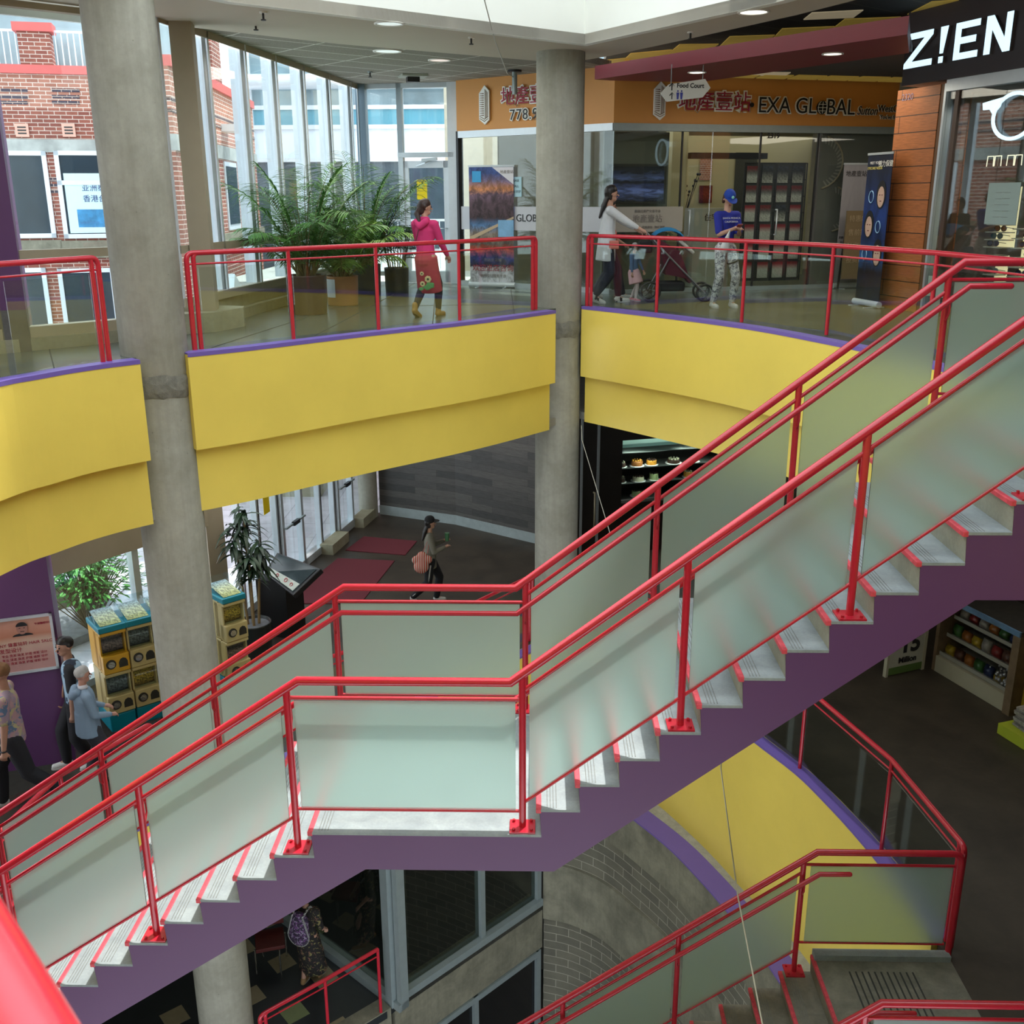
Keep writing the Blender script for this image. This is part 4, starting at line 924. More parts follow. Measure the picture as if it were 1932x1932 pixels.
def tower_logo(A, B, uc, zc, h, label):
    t = thing('tower_emblem', label, 'emblem', on(A, B, uc, zc, .05)); w_ = h*.175; e = h*.10
    out = [(uc-w_, zc-h*.36), (uc+w_*.15, zc-h*.5), (uc+w_, zc-h*.38), (uc+w_, zc+h*.36), (uc+w_*.1, zc+h*.5), (uc-w_, zc+h*.30)]
    q = MB().vprism(out, A, B, .05, .02); q.build('back_plate', WINK, t); q = MB()
    for k in range(11):
        z = zc-h*.26+k*h*.055; q.vprism([(uc-w_*.80, z), (uc-w_*.02, z-h*.012), (uc-w_*.02, z+h*.014), (uc-w_*.80, z+h*.010)], A, B, .056, .045)
    for k in range(3):
        u_ = uc+w_*(.22+.22*k); q.vprism([(u_, zc-h*.36+k*.01), (u_+w_*.09, zc-h*.35+k*.01), (u_+w_*.09, zc+h*(.38-.03*k)), (u_, zc+h*(.40-.03*k))], A, B, .056, .045)
    for k in range(2):
        z = -h*(.34+.055*k); q.vprism([(uc-w_*.85, zc+z+h*.05), (uc+w_*.1, zc+z-h*.03), (uc+w_*.85, zc+z+h*.04), (uc+w_*.85, zc+z+h*.055), (uc+w_*.1, zc+z-h*.012), (uc-w_*.85, zc+z+h*.065)], A, B, .056, .045)
    q.build('stripes', mat('brown_stripe', (.20, .12, .07), .6, 0, 0), t); return t
tower_logo(SA, SB, .66, 7.99, .62, 'white and brown tower emblem on the orange fascia left of the far column')
tower_logo(TA, TB, .74, 7.93, .56, 'white and brown tower emblem half hidden behind the hanging sign')
s1 = thing('shop_lettering', 'crimson Chinese lettering over a phone number on the left orange fascia', 'sign', on(SA, SB, 1.0, 7.9, .02))
txt2('地產壹站', .30, SA, SB, 1.62, 8.08, .03, RINK, s1, .019); txt2('778.9', .235, SA, SB, 1.50, 7.80, .03, INK, s1, .016, sp=1.15)
s2 = thing('shop_lettering', 'long shop name in crimson and black letters on the right orange fascia', 'sign', on(TA, TB, 1.3, 7.9, .02))
txt2('地產壹站', .315, TA, TB, 1.68, 7.92, .03, RINK, s2, .020)
q = MB().cyl(on(TA, TB, 2.33, 7.9, .02), on(TA, TB, 2.33, 7.9, .045), .035, 14); q.build('dot', INK, s2)
txt2('EXA GL', .335, TA, TB, 2.96, 7.89, .03, INK, s2, .017, sx=.93); txt2('BAL', .335, TA, TB, 3.93, 7.88, .03, INK, s2, .017, sx=.93)
g_ = MB().cyl(on(TA, TB, 3.60, 7.88, .02), on(TA, TB, 3.60, 7.88, .04), .105, 20); g_.build('globe_disc', INK, s2); g_ = MB()
for k in (-1, 0, 1): g_.tube([on(TA, TB, 3.60+k*.03+.05*k*sin(a), 7.88-.09*cos(a), .045) for a in [pi*i/8 for i in range(9)]], .005, 6)
for k in (-1, 0, 1): g_.tube([on(TA, TB, 3.60-.09*cos(.45*k), 7.88+.05*k, .045), on(TA, TB, 3.60+.09*cos(.45*k), 7.88+.05*k, .045)], .005, 6)
g_.build('globe_lines', WINK, s2)
txt2('Sutton', .19, TA, TB, 4.43, 7.84, .03, INK, s2, .007, shear=.3, sx=.75); txt2('WestCoast R', .15, TA, TB, 4.98, 7.88, .03, INK, s2, .006, sx=.85); txt2("You've found a ho", .09, TA, TB, 4.98, 7.75, .03, INK, s2, .004, sx=.9)
# glazed fronts
sg = sroot('window_10', (*SA, ZU), 'frameless shop glass left of and behind the far column', 'window')
for a, b in ((.06, .9), (.91, 1.9), (1.91, L1)): q = MB(); panel(q, SA, SB, a, b, ZU+.07, 7.49, -.02, -.032); q.build('glass_sheet', BAL, sg)
q = MB(); panel(q, SA, SB, 0, L1, ZU, ZU+.08, .02, -.06); q.build('floor_channel', ALU, sg); q = MB(); panel(q, SA, SB, .0, .05, ZU, 7.6, .03, -.1); q.build('end_frame', GAS, sg)
q = MB(); panel(q, SA, SB, .06, L1, ZU+.97, ZU+1.36, -.008, -.012); q.build('frosted_strip', mat('white_vinyl', (.55, .56, .60), .5, 0, .03), sg); txt('GLOBAL', .17, SA, SB, 1.62, ZU+1.17, -.003, INK, sg)
sg2 = sroot('window_11', (*TA, ZU), 'frameless glass doors and panes of the real estate shop', 'window')
for a, b in ((.01, 1.17), (1.18, 1.70), (1.71, 2.56), (2.57, 3.60), (3.67, L2)): q = MB(); panel(q, TA, TB, a, b, ZU+.07, 7.49, -.02, -.032); q.build('glass_sheet', BAL, sg2)
q = MB(); panel(q, TA, TB, 0, L2, ZU, ZU+.06, .02, -.06); q.build('floor_channel', STEEL, sg2)
q = MB()
for u_ in (1.18, 2.56, 3.605): panel(q, TA, TB, u_-.012, u_+.012, ZU+.06, 7.5, -.01, -.045)
q.build('edge_seal', GAS, sg2)
q = MB(); panel(q, TA, TB, .0, 1.24, ZU+.97, ZU+1.36, -.008, -.012); q.build('frosted_strip', mat('cream_vinyl', (.36, .34, .30), .5, 0, .03), sg2)
txt('地產壹站', .13, TA, TB, .62, ZU+1.17, -.003, GINK, sg2); txt('新西兰房产交易平台', .05, TA, TB, .62, ZU+1.29, -.003, GINK, sg2); txt('买卖房产 · 投资咨询 · 物业管理', .045, TA, TB, .62, ZU+1.04, -.003, GINK, sg2)
txt('2319', .11, TA, TB, 2.78, ZU+2.45, -.015, INK, sg2, bold=.003)
for u_ in (1.33, 2.9): q = MB(); q.tube([on(TA, TB, u_, ZU+.9, .0), on(TA, TB, u_, ZU+.9, .06), on(TA, TB, u_, ZU+1.3, .06), on(TA, TB, u_, ZU+1.3, 0)], .012, 8); q.build('pull_handle', ALU, sg2)
# interior of the shop
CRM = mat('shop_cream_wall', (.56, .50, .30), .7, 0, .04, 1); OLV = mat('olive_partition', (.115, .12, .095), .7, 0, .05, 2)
def inner(A, B, u0, u1, z0, z1, t0, t1, name, m_, label, cat='wall'): q = MB(); panel(q, A, B, u0, u1, z0, z1, t0, t1); return st(q.build(name, m_), label, cat)
inner(TA, TB, .0, 1.12, ZU, 7.5, -.4, -.46, 'wall_partition_1', OLV, 'dark olive partition carrying the television')
inner(TA, TB, .6, 5.2, ZU, 8.3, -2.9, -3.0, 'wall_shop_back', CRM, 'cream back wall of the real estate shop')
inner(TA, TB, 1.70, 2.0, ZU, 8.3, -1.6, -1.9, 'wall_shop_pier', CRM, 'cream pier inside the real estate shop')
inner(TA, TB, 2.02, 3.5, ZU+2.15, ZU+2.25, -1.5, -1.7, 'trim_39', BLK, 'dark beam over the inner opening', 'beam')
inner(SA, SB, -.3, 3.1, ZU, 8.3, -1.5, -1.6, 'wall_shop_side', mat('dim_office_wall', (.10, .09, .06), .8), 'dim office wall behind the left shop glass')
inner(TA, TB, 3.69, L2+.1, ZU, 7.5, -.10, -.14, 'wall_mural', mat('grey_mural', (.16, .155, .155), .7, 0, .12, 1), 'grey mural panel beside the orange plank pillar')
mu = thing('spiral_mural', 'white fan shaped building pictures on the grey mural', 'mural', on(TA, TB, 3.9, ZU+1.9, -.09)); 
for cu, czz, r_ in ((3.70, ZU+2.05, .34), (3.98, ZU+1.30, .30)):
    q = MB()
    for k in range(16): a = -1.3+k*.17; q.add([on(TA, TB, cu+r_*cos(a), czz+r_*.9*sin(a), -.092), on(TA, TB, cu+r_*1.28*cos(a+.1), czz+r_*1.2*sin(a+.1), -.092), on(TA, TB, cu+r_*1.28*cos(a+.18), czz+r_*1.2*sin(a+.18), -.092), on(TA, TB, cu+r_*cos(a+.07), czz+r_*.9*sin(a+.07), -.092)], [(0, 1, 2, 3)])
    q.build('fan_pattern', mat('mural_pale', (.32, .30, .28), .6, 0, 0), mu); q = MB(); q.tube([on(TA, TB, cu+r_*1.3*cos(a), czz+r_*1.24*sin(a), -.09) for a in [-1.4+.3*i for i in range(10)]], .016, 6); q.build('rim', mat('mural_rim', (.34, .28, .22), .6, 0, 0), mu)
tv = thing('television', 'wide black television on the olive partition behind the glass', 'television', on(TA, TB, .6, ZU+1.7, -.36))
q = MB(); panel(q, TA, TB, .06, 1.06, ZU+1.40, ZU+2.02, -.33, -.40); q.build('casing', BLK, tv)
pic('screen', picmat('tv_picture', ((0, '#10141c'), (.3, '#4a5680'), (.45, '#30395c'), (.55, '#0a0c12'), (.68, '#3a4668'), (.8, '#1c2438'), (1, '#0c1018')), 3, .8, 4, .6, .2, .25, 1, 3, emit=.5), TA, TB, .10, 1.02, ZU+1.44, ZU+1.98, -.325, tv)
BKA, BKB = on(TA, TB, 0, 0, -2.88), on(TA, TB, 5, 0, -2.88)
def bu(x, y): P = onv(x, y, BKA, BKB); return hypot(P.x-BKA.x, P.y-BKA.y)*(1 if P.x > BKA.x else -1), P.z
def backprint(x0, y0, x1, y1, m2, lab, c_, nm_='wall_print'):
    (a_, zb_), (b_, zt_) = bu(x0, y1), bu(x1, y0); o = pic(nm_, m2, BKA, BKB, a_, b_, zb_, zt_, .01); tag(o, lab, c_); return o
backprint(1318, 350, 1344, 383, picmat('red_print', ((0, '#5c1712'), (.5, '#8a2c20'), (1, '#6a1a14')), 9, .7), 'small red print on the cream wall inside the shop', 'poster')
backprint(1319, 292, 1344, 340, BR2, 'narrow inner window showing bricks above the small red print', 'window', 'inner_window')
backprint(1382, 288, 1430, 400, mat('dim_recess', (.055, .055, .04), .7, 0, .2), 'dark recess with dry twigs left of the wire rack', 'recess', 'dark_recess')
pt = thing('small_potted_plant', 'small leafy pot plant on the floor cabinet between desk and television', 'plant', on(TA, TB, 1.45, ZU+.75, -1.3)); c_ = on(TA, TB, 1.45, ZU+.75, -1.3); pot(c_, .09, .15, MATS['mount_plate'] if 'mount_plate' in MATS else ALU, pt) if 'pot' in globals() else MB().lathe(c_, [(.001, 0), (.08, 0), (.09, .15), (.001, .15)], 16).build('pot', ALU, pt)
q = MB(); rr = random.Random(9)
for i in range(46): a = rr.uniform(0, 6.28); leafcard(q, c_+V((0, 0, .14)), (cos(a), sin(a), rr.uniform(.3, 1.6)), rr.uniform(.16, .30), .05, .5, 3)
q.build('leaves', leafmat('office_leaf', (.02, .07, .02), (.06, .14, .03)), pt)
tag(MB().box(on(TA, TB, 1.45, ZU+.375, -1.3), (.5, .4, .75), .285).build('floor_cabinet', mat('beige_cabinet', (.20, .17, .10), .6, 0, .05)), 'low beige cabinet carrying the small pot plant', 'cabinet')
tw = thing('twig_vase', 'dark vase of dry twigs before the dark recess', 'vase', on(TA, TB, 2.25, ZU, -2.2)); c_ = on(TA, TB, 2.25, ZU, -2.2); MB().lathe(c_, [(.001, 0), (.10, 0), (.14, .35), (.07, .75), (.08, .85), (.001, .85)], 18).build('vase_body', GAS, tw); q = MB()
for i in range(9): a = i*.7; e_ = c_+V((cos(a)*.25, sin(a)*.2, 1.9-.1*(i % 4))); q.tube([c_+V((0, 0, .8)), c_+V((cos(a)*.06, sin(a)*.06, 1.3)), e_], .006, 5); q.ball(e_, .025, 6); q.ball(e_*.8+(c_+V((0, 0, 1.3)))*.2, .02, 6)
q.build('twigs', GAS, tw)
ds = thing('office_desk', 'white fronted desk with Chinese lettering behind the shop glass', 'desk', on(TA, TB, 2.35, ZU, -1.0))
q = MB(); panel(q, TA, TB, 1.85, 2.55, ZU, ZU+1.32, -.9, -1.3); q.build('desk_body', mat('desk_white', (.40, .39, .33), .6, 0, .03), ds); txt('住宅地產', .13, TA, TB, 2.3, ZU+1.16, -.89, INK, ds)
def brochure_cols():
    rk = thing('brochure_rack', 'black wire rack of property flyers behind the shop glass', 'rack', on(TA, TB, 3.1, ZU, -.5)); q = MB()
    for u_ in (2.55, 2.85, 3.15, 3.45, 3.72): q.bar(on(TA, TB, u_, ZU+.1, -.5), on(TA, TB, u_, ZU+2.05, -.5), .02, .02)
    for k in range(8): q.bar(on(TA, TB, 2.55, ZU+.16+.27*k, -.5), on(TA, TB, 3.72, ZU+.16+.27*k, -.5), .015, .015)
    q.build('wire_frame', BLK, rk); q = MB(); panel(q, TA, TB, 2.56, 3.71, ZU+.1, ZU+2.05, -.52, -.53); q.build('back_sheet', mat('rack_back', (.05, .05, .05), .7, 0, 0), rk)
    FL = [picmat('flyer_a', ((0, '#b9b6b0'), (.35, '#c9c7c2'), (.62, '#6d6a68'), (.85, '#7c1f26')), 7, .6, 3, .2, .5), picmat('flyer_b', ((0, '#c4c1bb'), (.4, '#8c8a86'), (.7, '#2c2e34'), (1, '#3a3f4c')), 6, .7, 3, .2, .3), picmat('flyer_c', ((0, '#b3b0aa'), (.5, '#cbc8c2'), (.86, '#a22a33'), (1, '#8a1c26')), 8, .4, 3, .2, .5)]
    desc = ['grey headed', 'dark photo', 'red headed']; rows = ['topmost', 'second', 'third', 'fourth', 'fifth', 'sixth']; cols = ['leftmost', 'second', 'third', 'rightmost']
    for r_ in range(6):
        for c_ in range(4):
            u0 = 2.58+.285*c_+(.02 if r_ > 2 else 0); z1 = ZU+2.0-.315*r_; k = (0 if r_ == 1 else (1 if r_ == 0 and c_ > 1 else (2 if r_ > 2 else (r_+c_) % 3)))
            o = pic('property_flyer', FL[k], TA, TB, u0, u0+.2, z1-.27, z1, -.47)
            tag(o, '%s flyer in the %s row of the wire rack, %s column' % (desc[k], rows[r_], cols[c_]), 'flyer', 'property flyers in the wire rack')
brochure_cols()
def banner(name, label, A, B, u0, u1, z1, out, m_, base=ALW, texts=(), cat='banner', pole=True):
    t = thing(name, label, cat, on(A, B, (u0+u1)/2, ZU, out)); pic('printed_sheet', m_, A, B, u0, u1, ZU+.09, ZU+z1, out, t)
    q = MB(); a, b = on(A, B, u0-.02, ZU+.05, out), on(A, B, u1+.02, ZU+.05, out); q.tube([a, b], .045, 12)
    for s_ in (.2, .8): c = a*(1-s_)+b*s_; d = (on(A, B, 0, 0, 1)-on(A, B, 0, 0, 0)); q.bar(c-d*.16-V((0, 0, .045)), c+d*.16-V((0, 0, .045)), .03, .012)
    q.build('base_cassette', base, t); q = MB(); q.bar(on(A, B, u0-.01, ZU+z1, out), on(A, B, u1+.01, ZU+z1, out), .02, .03); q.build('top_bar', ALU, t)
    q = MB(); q.cyl(on(A, B, (u0+u1)/2, ZU+.05, out-.03), on(A, B, (u0+u1)/2, ZU+z1+.02, out-.03), .008, 6); q.build('support_pole', ALU, t)
    for s_, size, u_, z, mm in texts: txt(s_, size, A, B, u_, ZU+z, out+.004, mm, t, ext=.001)
    return t
BA, BB = (-1.215, 12.52), (-.43, 12.30)
CITY = picmat('city_sunset_print', ((0, '#c8c9d2'), (.135, '#c6c7d0'), (.14, '#2a2748'), (.22, '#2b3f86'), (.30, '#c4563a'), (.33, '#6a6058'), (.43, '#8e8378'), (.50, '#5d86b4'), (.56, '#4a3a40'), (.70, '#5a4650'), (.76, '#70586a'), (.81, '#d08a58'), (.88, '#7a6c8c'), (1, '#39508e')), 7, .75, 9, .7, .35, .5, 1, 1.6)
t = banner('roller_banner', 'roller banner with a city at sunset and red Chinese lettering by the shop', BA, BB, .0, .80, 2.02, 0, CITY, ALW, (('欢迎进店咨询', .125, .42, .33, RINK), ('列治文·三城', .06, .42, .47, GINK), ('地产经纪服务平台', .06, .42, .2, GINK)))
q = MB().vprism([(.42, ZU+2.0), (.8, ZU+2.0), (.8, ZU+1.72)], BA, BB, .005, .003); q.build('white_corner', mat('banner_white', (.75, .74, .80), .5, 0, 0), t); txt('地產壹站', .06, BA, BB, .68, ZU+1.92, .008, GINK, t, ext=.001)
q = MB(); panel(q, BA, BB, .06, .22, ZU+1.76, ZU+1.94, .006, .003); q.build('blue_square', mat('cyan_square', (.05, .38, .75), .5, 0, .1), t)
q = MB().vprism([(.0, ZU+.86), (.02, ZU+.80), (.8, ZU+1.16), (.8, ZU+1.20)], BA, BB, .005, .003); q.build('tan_stroke', mat('tan_stroke', (.55, .42, .28), .5, 0, 0), t)
q = MB(); panel(q, BA, BB, .52, .8, ZU+.86, ZU+1.14, .0055, .003); q.build('sky_patch', mat('sky_patch', (.25, .50, .78), .5, 0, .2, 6), t)
tag(pic('paper_notice', mat('aqua_paper', (.40, .62, .70), .6, 0, .03), SA, SB, 1.16, 1.42, ZU+1.52, ZU+1.84, .0), 'pale blue notice on the glass beside the sunset banner', 'notice'); n_ = COL.objects[-1]
for i, s_ in enumerate(('LEASE', 'CALL', '778 7777')): txt(s_, .055, SA, SB, 1.30, ZU+1.78-.09*i, .004, INK, n_, ext=.001)
banner('roller_banner', 'grey white roller banner with small dark print in front of the mural', TA, TB, 3.98, 4.55, 2.02, .22, picmat('greywhite_print', ((0, '#7d7c7e'), (.3, '#939194'), (.6, '#8d8b90'), (1, '#a19fa6')), 2, .25, 3, .6, .7), ALU, (('地產壹站', .10, 4.22, 1.86, INK), ('地產', .13, 4.42, 1.12, INK), ('EXA', .07, 4.42, .98, INK), ('买房卖房出租管理一站服务', .045, 4.26, .84, INK), ('专业团队为您服务', .045, 4.2, .76, INK)))
bd = thing('price_board', 'low brown lettered board on a stand below the grey banner', 'board', on(TA, TB, 4.2, ZU, .3))
q = MB(); panel(q, TA, TB, 3.93, 4.45, ZU+.18, ZU+1.28, .52, .48); q.build('board_panel', mat('brown_board', (.17, .12, .06), .6, 0, .06), bd); q = MB(); q.bar(on(TA, TB, 3.96, ZU, .37), on(TA, TB, 3.96, ZU+1.2, .49), .03, .03); q.bar(on(TA, TB, 4.42, ZU, .37), on(TA, TB, 4.42, ZU+1.2, .49), .03, .03); q.build('board_leg', BLK, bd)
for i, s_ in enumerate(('特惠内购', '售前抢先', '独家发布', '投资首选')): txt(s_, .11, TA, TB, 4.19, ZU+1.15-.22*i, .525, mat('tan_ink', (.36, .28, .17), .5, 0, 0), bd, ext=.001)
OA, OB = (4.60, 9.44), (4.80, 8.62)
t = banner('roller_banner', 'tall dark blue optical roller banner with portraits beside the orange plank pillar', OA, OB, .0, .62, 2.07, 0, picmat('optic_print', ((0, '#141c30'), (.12, '#1a2440'), (.2, '#0e1426'), (.3, '#2c5c9a'), (.42, '#142a5c'), (.6, '#1a3a80'), (.8, '#16264e'), (1, '#101a34')), 4, .6, 5, .5, .3), ALW, (('MEET YOUR', .05, .2, 1.95, WINK), ('EYECARE NEEDS', .05, .2, 1.88, mat('yellow_ink', (.8, .7, .2), .5, 0, 0)), ('视力保健', .09, .46, 1.93, WINK)))
SKIN2 = mat('printed_skin', (.62, .42, .33), .6, 0, .12, 20); 
for i, (u_, z) in enumerate(((.42, 1.50), (.18, 1.10), (.46, .72))):
    q = MB(); q.add([on(OA, OB, u_+.12*cos(a), ZU+z+.19*sin(a)+.03, .004) for a in [2*pi*k/16 for k in range(16)]], [tuple(range(16))]); q.build('printed_hair', INK, t)
    q = MB(); q.add([on(OA, OB, u_+.085*cos(a), ZU+z+.14*sin(a), .006) for a in [2*pi*k/16 for k in range(16)]], [tuple(range(16))]); f = q.build('printed_face', SKIN2, t)
    q = MB()
    for dx in (-.03, .03): panel(q, OA, OB, u_+dx-.013, u_+dx+.013, ZU+z+.02, ZU+z+.032, .008, .006)
    panel(q, OA, OB, u_-.02, u_+.02, ZU+z-.062, ZU+z-.05, .008, .006); q.build('printed_features', mat('dark_red_ink', (.16, .03, .03), .5, 0, 0), f)
    uo = .6-u_; q = MB(); q.tube([on(OA, OB, uo+.06*cos(a), ZU+z+.08*sin(a), .006) for a in [2*pi*k/12 for k in range(12)]], .007, 5, closed=True); q.build('printed_lens_ring', mat('pale_blue_ink', (.35, .6, .9), .5, 0, 0), t)
# potted plants seen through the shop glass, chairs as simple frames
# ------------------------------------------------------------------ red canopy, soffit and its lamps
ZR = 8.17
c1, c2, c3, c4 = [onz(x, y, ZR) for x, y in ((1122, 150), (1712, 65), (1715, 100), (1320, 155))]; c0 = onz(1152, 152, ZR)
MRN = paint('maroon_beam_paint', (.20, .018, .028), .5, .02)
cn = thing('maroon_canopy', 'long maroon ceiling beam running toward the eyewear shop sign', 'beam', c1)
MB().prism([c1.xy, c2.xy, c3.xy, c4.xy, c0.xy], ZR, ZR+.185).build('beam_body', MRN, cn)
lampm = mat('lamp_lens_glow', (1, .93, .80), .4, 0, 0, emit=2.5); trimm = mat('lamp_trim', (.78, .77, .72), .4, 0, 0)
def downlight(x, y, z, r, label, glow=lampm, e=0):
    p_ = onz(x, y, z) if label else V((x, y, z)); t = thing('recessed_downlight', label or '', 'ceiling light', p_, 'recessed ceiling lamps')
    q = MB().lathe((p_.x, p_.y, z), [(r, 0), (r*1.0, -.012), (r*.84, -.012), (r*.84, .0)], 24); q.build('trim_ring', trimm, t)
    q = MB().lathe((p_.x, p_.y, z), [(.001, -.004), (r*.84, -.004)], 24); q.build('lens', glow, t)
cool = mat('lamp_lens_cool', (.80, .92, .90), .4, 0, .25, 60, emit=.55); dim = mat('lamp_lens_dim', (.80, .66, .60), .4, 0, 0, emit=.7)
downlight(734, 44, 8.38, .17, 'big pale round lamp in the beige soffit left of the far column', cool)
downlight(1422, 22, 8.38, .17, 'warm round lamp in the beige soffit at the upper right')
downlight(720, 80, 8.42, .12, 'small round lamp, nearest of the three in the grey tiles', dim)
downlight(731, 96, 8.42, .20, 'large round lamp in the grey tiles below the smaller one', cool)
downlight(829, 113, 8.42, .17, 'warm round lamp in the grey tiles toward the orange fascia', dim)
downlight(1315, 136, ZR, .13, 'small round lamp under the maroon beam above the hanging sign')
downlight(1571, 101, ZR, .13, 'small round lamp under the right half of the maroon beam')
def sprinkler(x, y, z, label):
    p_ = onz(x, y, z); t = thing('sprinkler_head', label, 'sprinkler', p_, 'ceiling sprinklers'); q = MB().cyl((p_.x, p_.y, z), (p_.x, p_.y, z-.015), .04, 14); q.build('escutcheon', trimm if z < 8.4 else STEEL, t)
    q = MB().cyl((p_.x, p_.y, z-.01), (p_.x, p_.y, z-.07), .012, 8).cyl((p_.x, p_.y, z-.075), (p_.x, p_.y, z-.085), .028, 10); q.build('head', GAS, t)
for x, y, z, l in ((496, 22, 8.38, 'sprinkler in the beige soffit nearest the near column'), (482, 42, 8.42, 'sprinkler just inside the grey tiles near the near column'), (889, 70, 8.38, 'sprinkler in the beige soffit left of the far column'), (698, 135, 8.42, 'sprinkler in the grey tiles in front of the window corner'), (1303, 60, 8.38, 'sprinkler in the beige soffit right of the far column')): sprinkler(x, y, z, l)
p_ = onz(779, 141, 8.42); t = thing('ceiling_camera', 'small dark camera box hanging from the tiles before the exit door', 'camera', p_); MB().box((p_.x, p_.y, 8.40), (.42, .42, .035), .3).build('mount_plate', mat('mount_plate', (.40, .42, .36), .6, 0, 0), t); MB().box((p_.x, p_.y-.02, 8.35), (.2, .16, .09), .3).build('camera_body', GAS, t)
p_ = onz(971, 132, 8.42); t = thing('pendant_sensor', 'grey metal tube hanging from the ceiling left of the far column', 'sensor', p_); MB().cyl((p_.x, p_.y, 8.42), (p_.x, p_.y, 8.06), .042, 14).build('tube', STEEL, t); MB().cyl((p_.x, p_.y, 8.42), (p_.x, p_.y, 8.39), .11, 16).build('ceiling_plate', GAS, t)
w0, w1, w2 = onz(913, 0, 8.9), onz(935, 80, 8.37), onz(957, 140, 8.3)
tag(MB().tube([onv(913, -4, (-1, 7), (1, 7.6)), onv(934, 77, (-1, 7.6), (1, 8.0)), onz(957, 138, 8.36), V((p_.x, p_.y, 8.3))], .008, 6).build('ceiling_cable', mat('grey_cable', (.55, .55, .5), .5, 0, 0)), 'thin grey cable running over the fascia to the hanging tube', 'cable')
# dark soffit behind the canopy with a row of yellow-painted panels, a faint glow added to their colour
YP = mat('yellow_glow_panel', (.72, .50, .10), .6, 0, .12, 3, emit=.10); YW = mat('white_light_panel', (.62, .52, .34), .5, 0, .12, 6, emit=.22)
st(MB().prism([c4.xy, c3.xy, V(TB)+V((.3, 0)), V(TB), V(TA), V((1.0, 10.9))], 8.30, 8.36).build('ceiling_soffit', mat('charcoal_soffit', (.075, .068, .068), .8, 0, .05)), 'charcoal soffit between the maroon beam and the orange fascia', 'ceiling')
def cpanel(pts, z, m_, label, grp): P = [onz(x, y, z) for x, y in pts]; o = MB().prism([(a.x, a.y) for a in P], z-.012, z).build('ceiling_panel', m_); tag(o, label, 'ceiling panel', grp)
for i, (u0, u1, v0) in enumerate(((1.25, 1.75, .45), (1.8, 2.3, .5), (2.35, 2.85, .55), (2.9, 3.4, .6), (3.45, 3.95, .62), (4.0, 4.5, .65), (4.55, 5.0, .66))):
    q = MB(); P = [on(TA, TB, u, 0, v) for u, v in ((u0, .08), (u1, .08), (u1-.1, v0), (u0-.1, v0))]; q.prism([(a.x, a.y) for a in P], 8.285, 8.3)
    tag(q.build('ceiling_panel', YP), 'yellow panel %s in the row above the orange fascia' % ('leftmost', 'second from left', 'third from left', 'middle one', 'third from right', 'second from right', 'rightmost')[i], 'ceiling panel', 'yellow panels above the orange fascia')
cpanel(((1417, 140), (1428, 135), (1492, 136), (1478, 144)), 8.3, YW, 'whitish panel in the charcoal soffit behind the maroon beam', 'single soffit panels')
for pts, m_, l in ((((1104, 125), (1106, 116), (1190, 108), (1183, 120)), YP, 'yellow ceiling panel just right of the far column'), (((1176, 113), (1190, 100), (1268, 93), (1252, 108)), YP, 'yellow ceiling panel second from the far column'),
        (((1260, 101), (1282, 83), (1356, 82), (1336, 97)), YP, 'yellow ceiling panel third from the far column'), (((1352, 92), (1377, 68), (1462, 65), (1446, 80)), YP, 'yellow ceiling panel fourth from the far column'),
        (((1453, 77), (1476, 53), (1575, 49), (1559, 60)), YP, 'yellow ceiling panel fifth from the far column'), (((1566, 57), (1594, 35), (1700, 31), (1698, 40)), YP, 'yellow ceiling panel nearest the eyewear sign'),
        (((1516, 36), (1532, 23), (1629, 18), (1610, 32)), YW, 'whitish ceiling panel above the maroon beam'), (((1712, 26), (1758, 2), (1860, -4), (1850, 2)), YP, 'yellow ceiling panel at the upper right above the eyewear sign')): cpanel(pts, 8.8, m_, l, 'ceiling panels above the maroon beam')
# hanging direction sign
HA, HB2 = (1.35, 8.75), (2.35, 8.95)
hs = thing('hanging_sign', 'white arrow shaped Food Court sign hanging under the ceiling', 'sign', on(HA, HB2, .6, 7.95))
def hu(x, y): P = onv(x, y, HA, HB2); return hypot(P.x-HA[0], P.y-HA[1])*(1 if P.x > HA[0] else -1), P.z
PL = [hu(x, y) for x, y in ((1246, 176), (1262, 159), (1330, 149), (1340, 166), (1325, 184), (1258, 192))]
MB().vprism(PL, HA, HB2, .012, -.012).build('sign_board', mat('sign_white', (.62, .61, .56), .5, 0, .02), hs)
a = hu(1302, 162); txt('Food Court', .078, HA, HB2, a[0], a[1], .015, INK, hs, ext=.001, bold=.002); a = hu(1267, 165); txt('↑', .12, HA, HB2, a[0], a[1], .015, INK, hs, ext=.001, bold=.002); a = hu(1267, 182); txt('↑', .11, HA, HB2, a[0], a[1], .015, INK, hs, ext=.001, bold=.002)
for x in (1278, 1285):
    a = hu(x, 180); q = MB(); q.add([on(HA, HB2, a[0]+.012*cos(k), a[1]+.052+.012*sin(k), .016) for k in [2*pi*j/10 for j in range(10)]], [tuple(range(10))]); q.vprism([(a[0]-.02, a[1]+.035), (a[0]+.02, a[1]+.035), (a[0]+.012, a[1]-.05), (a[0]-.012, a[1]-.05)], HA, HB2, .016, .014); q.build('person_symbol', mat('blue_ink', (.05, .06, .30), .5, 0, 0), hs)
q = MB(); q.cyl(on(HA, HB2, PL[1][0]+.03, PL[1][1]-.01, 0), on(HA, HB2, PL[1][0]+.03, ZR, 0), .006, 6); q.cyl(on(HA, HB2, PL[2][0]-.03, PL[2][1]-.01, 0), on(HA, HB2, PL[2][0]-.03, ZR, 0), .006, 6); q.build('hanger_rod', STEEL, hs)
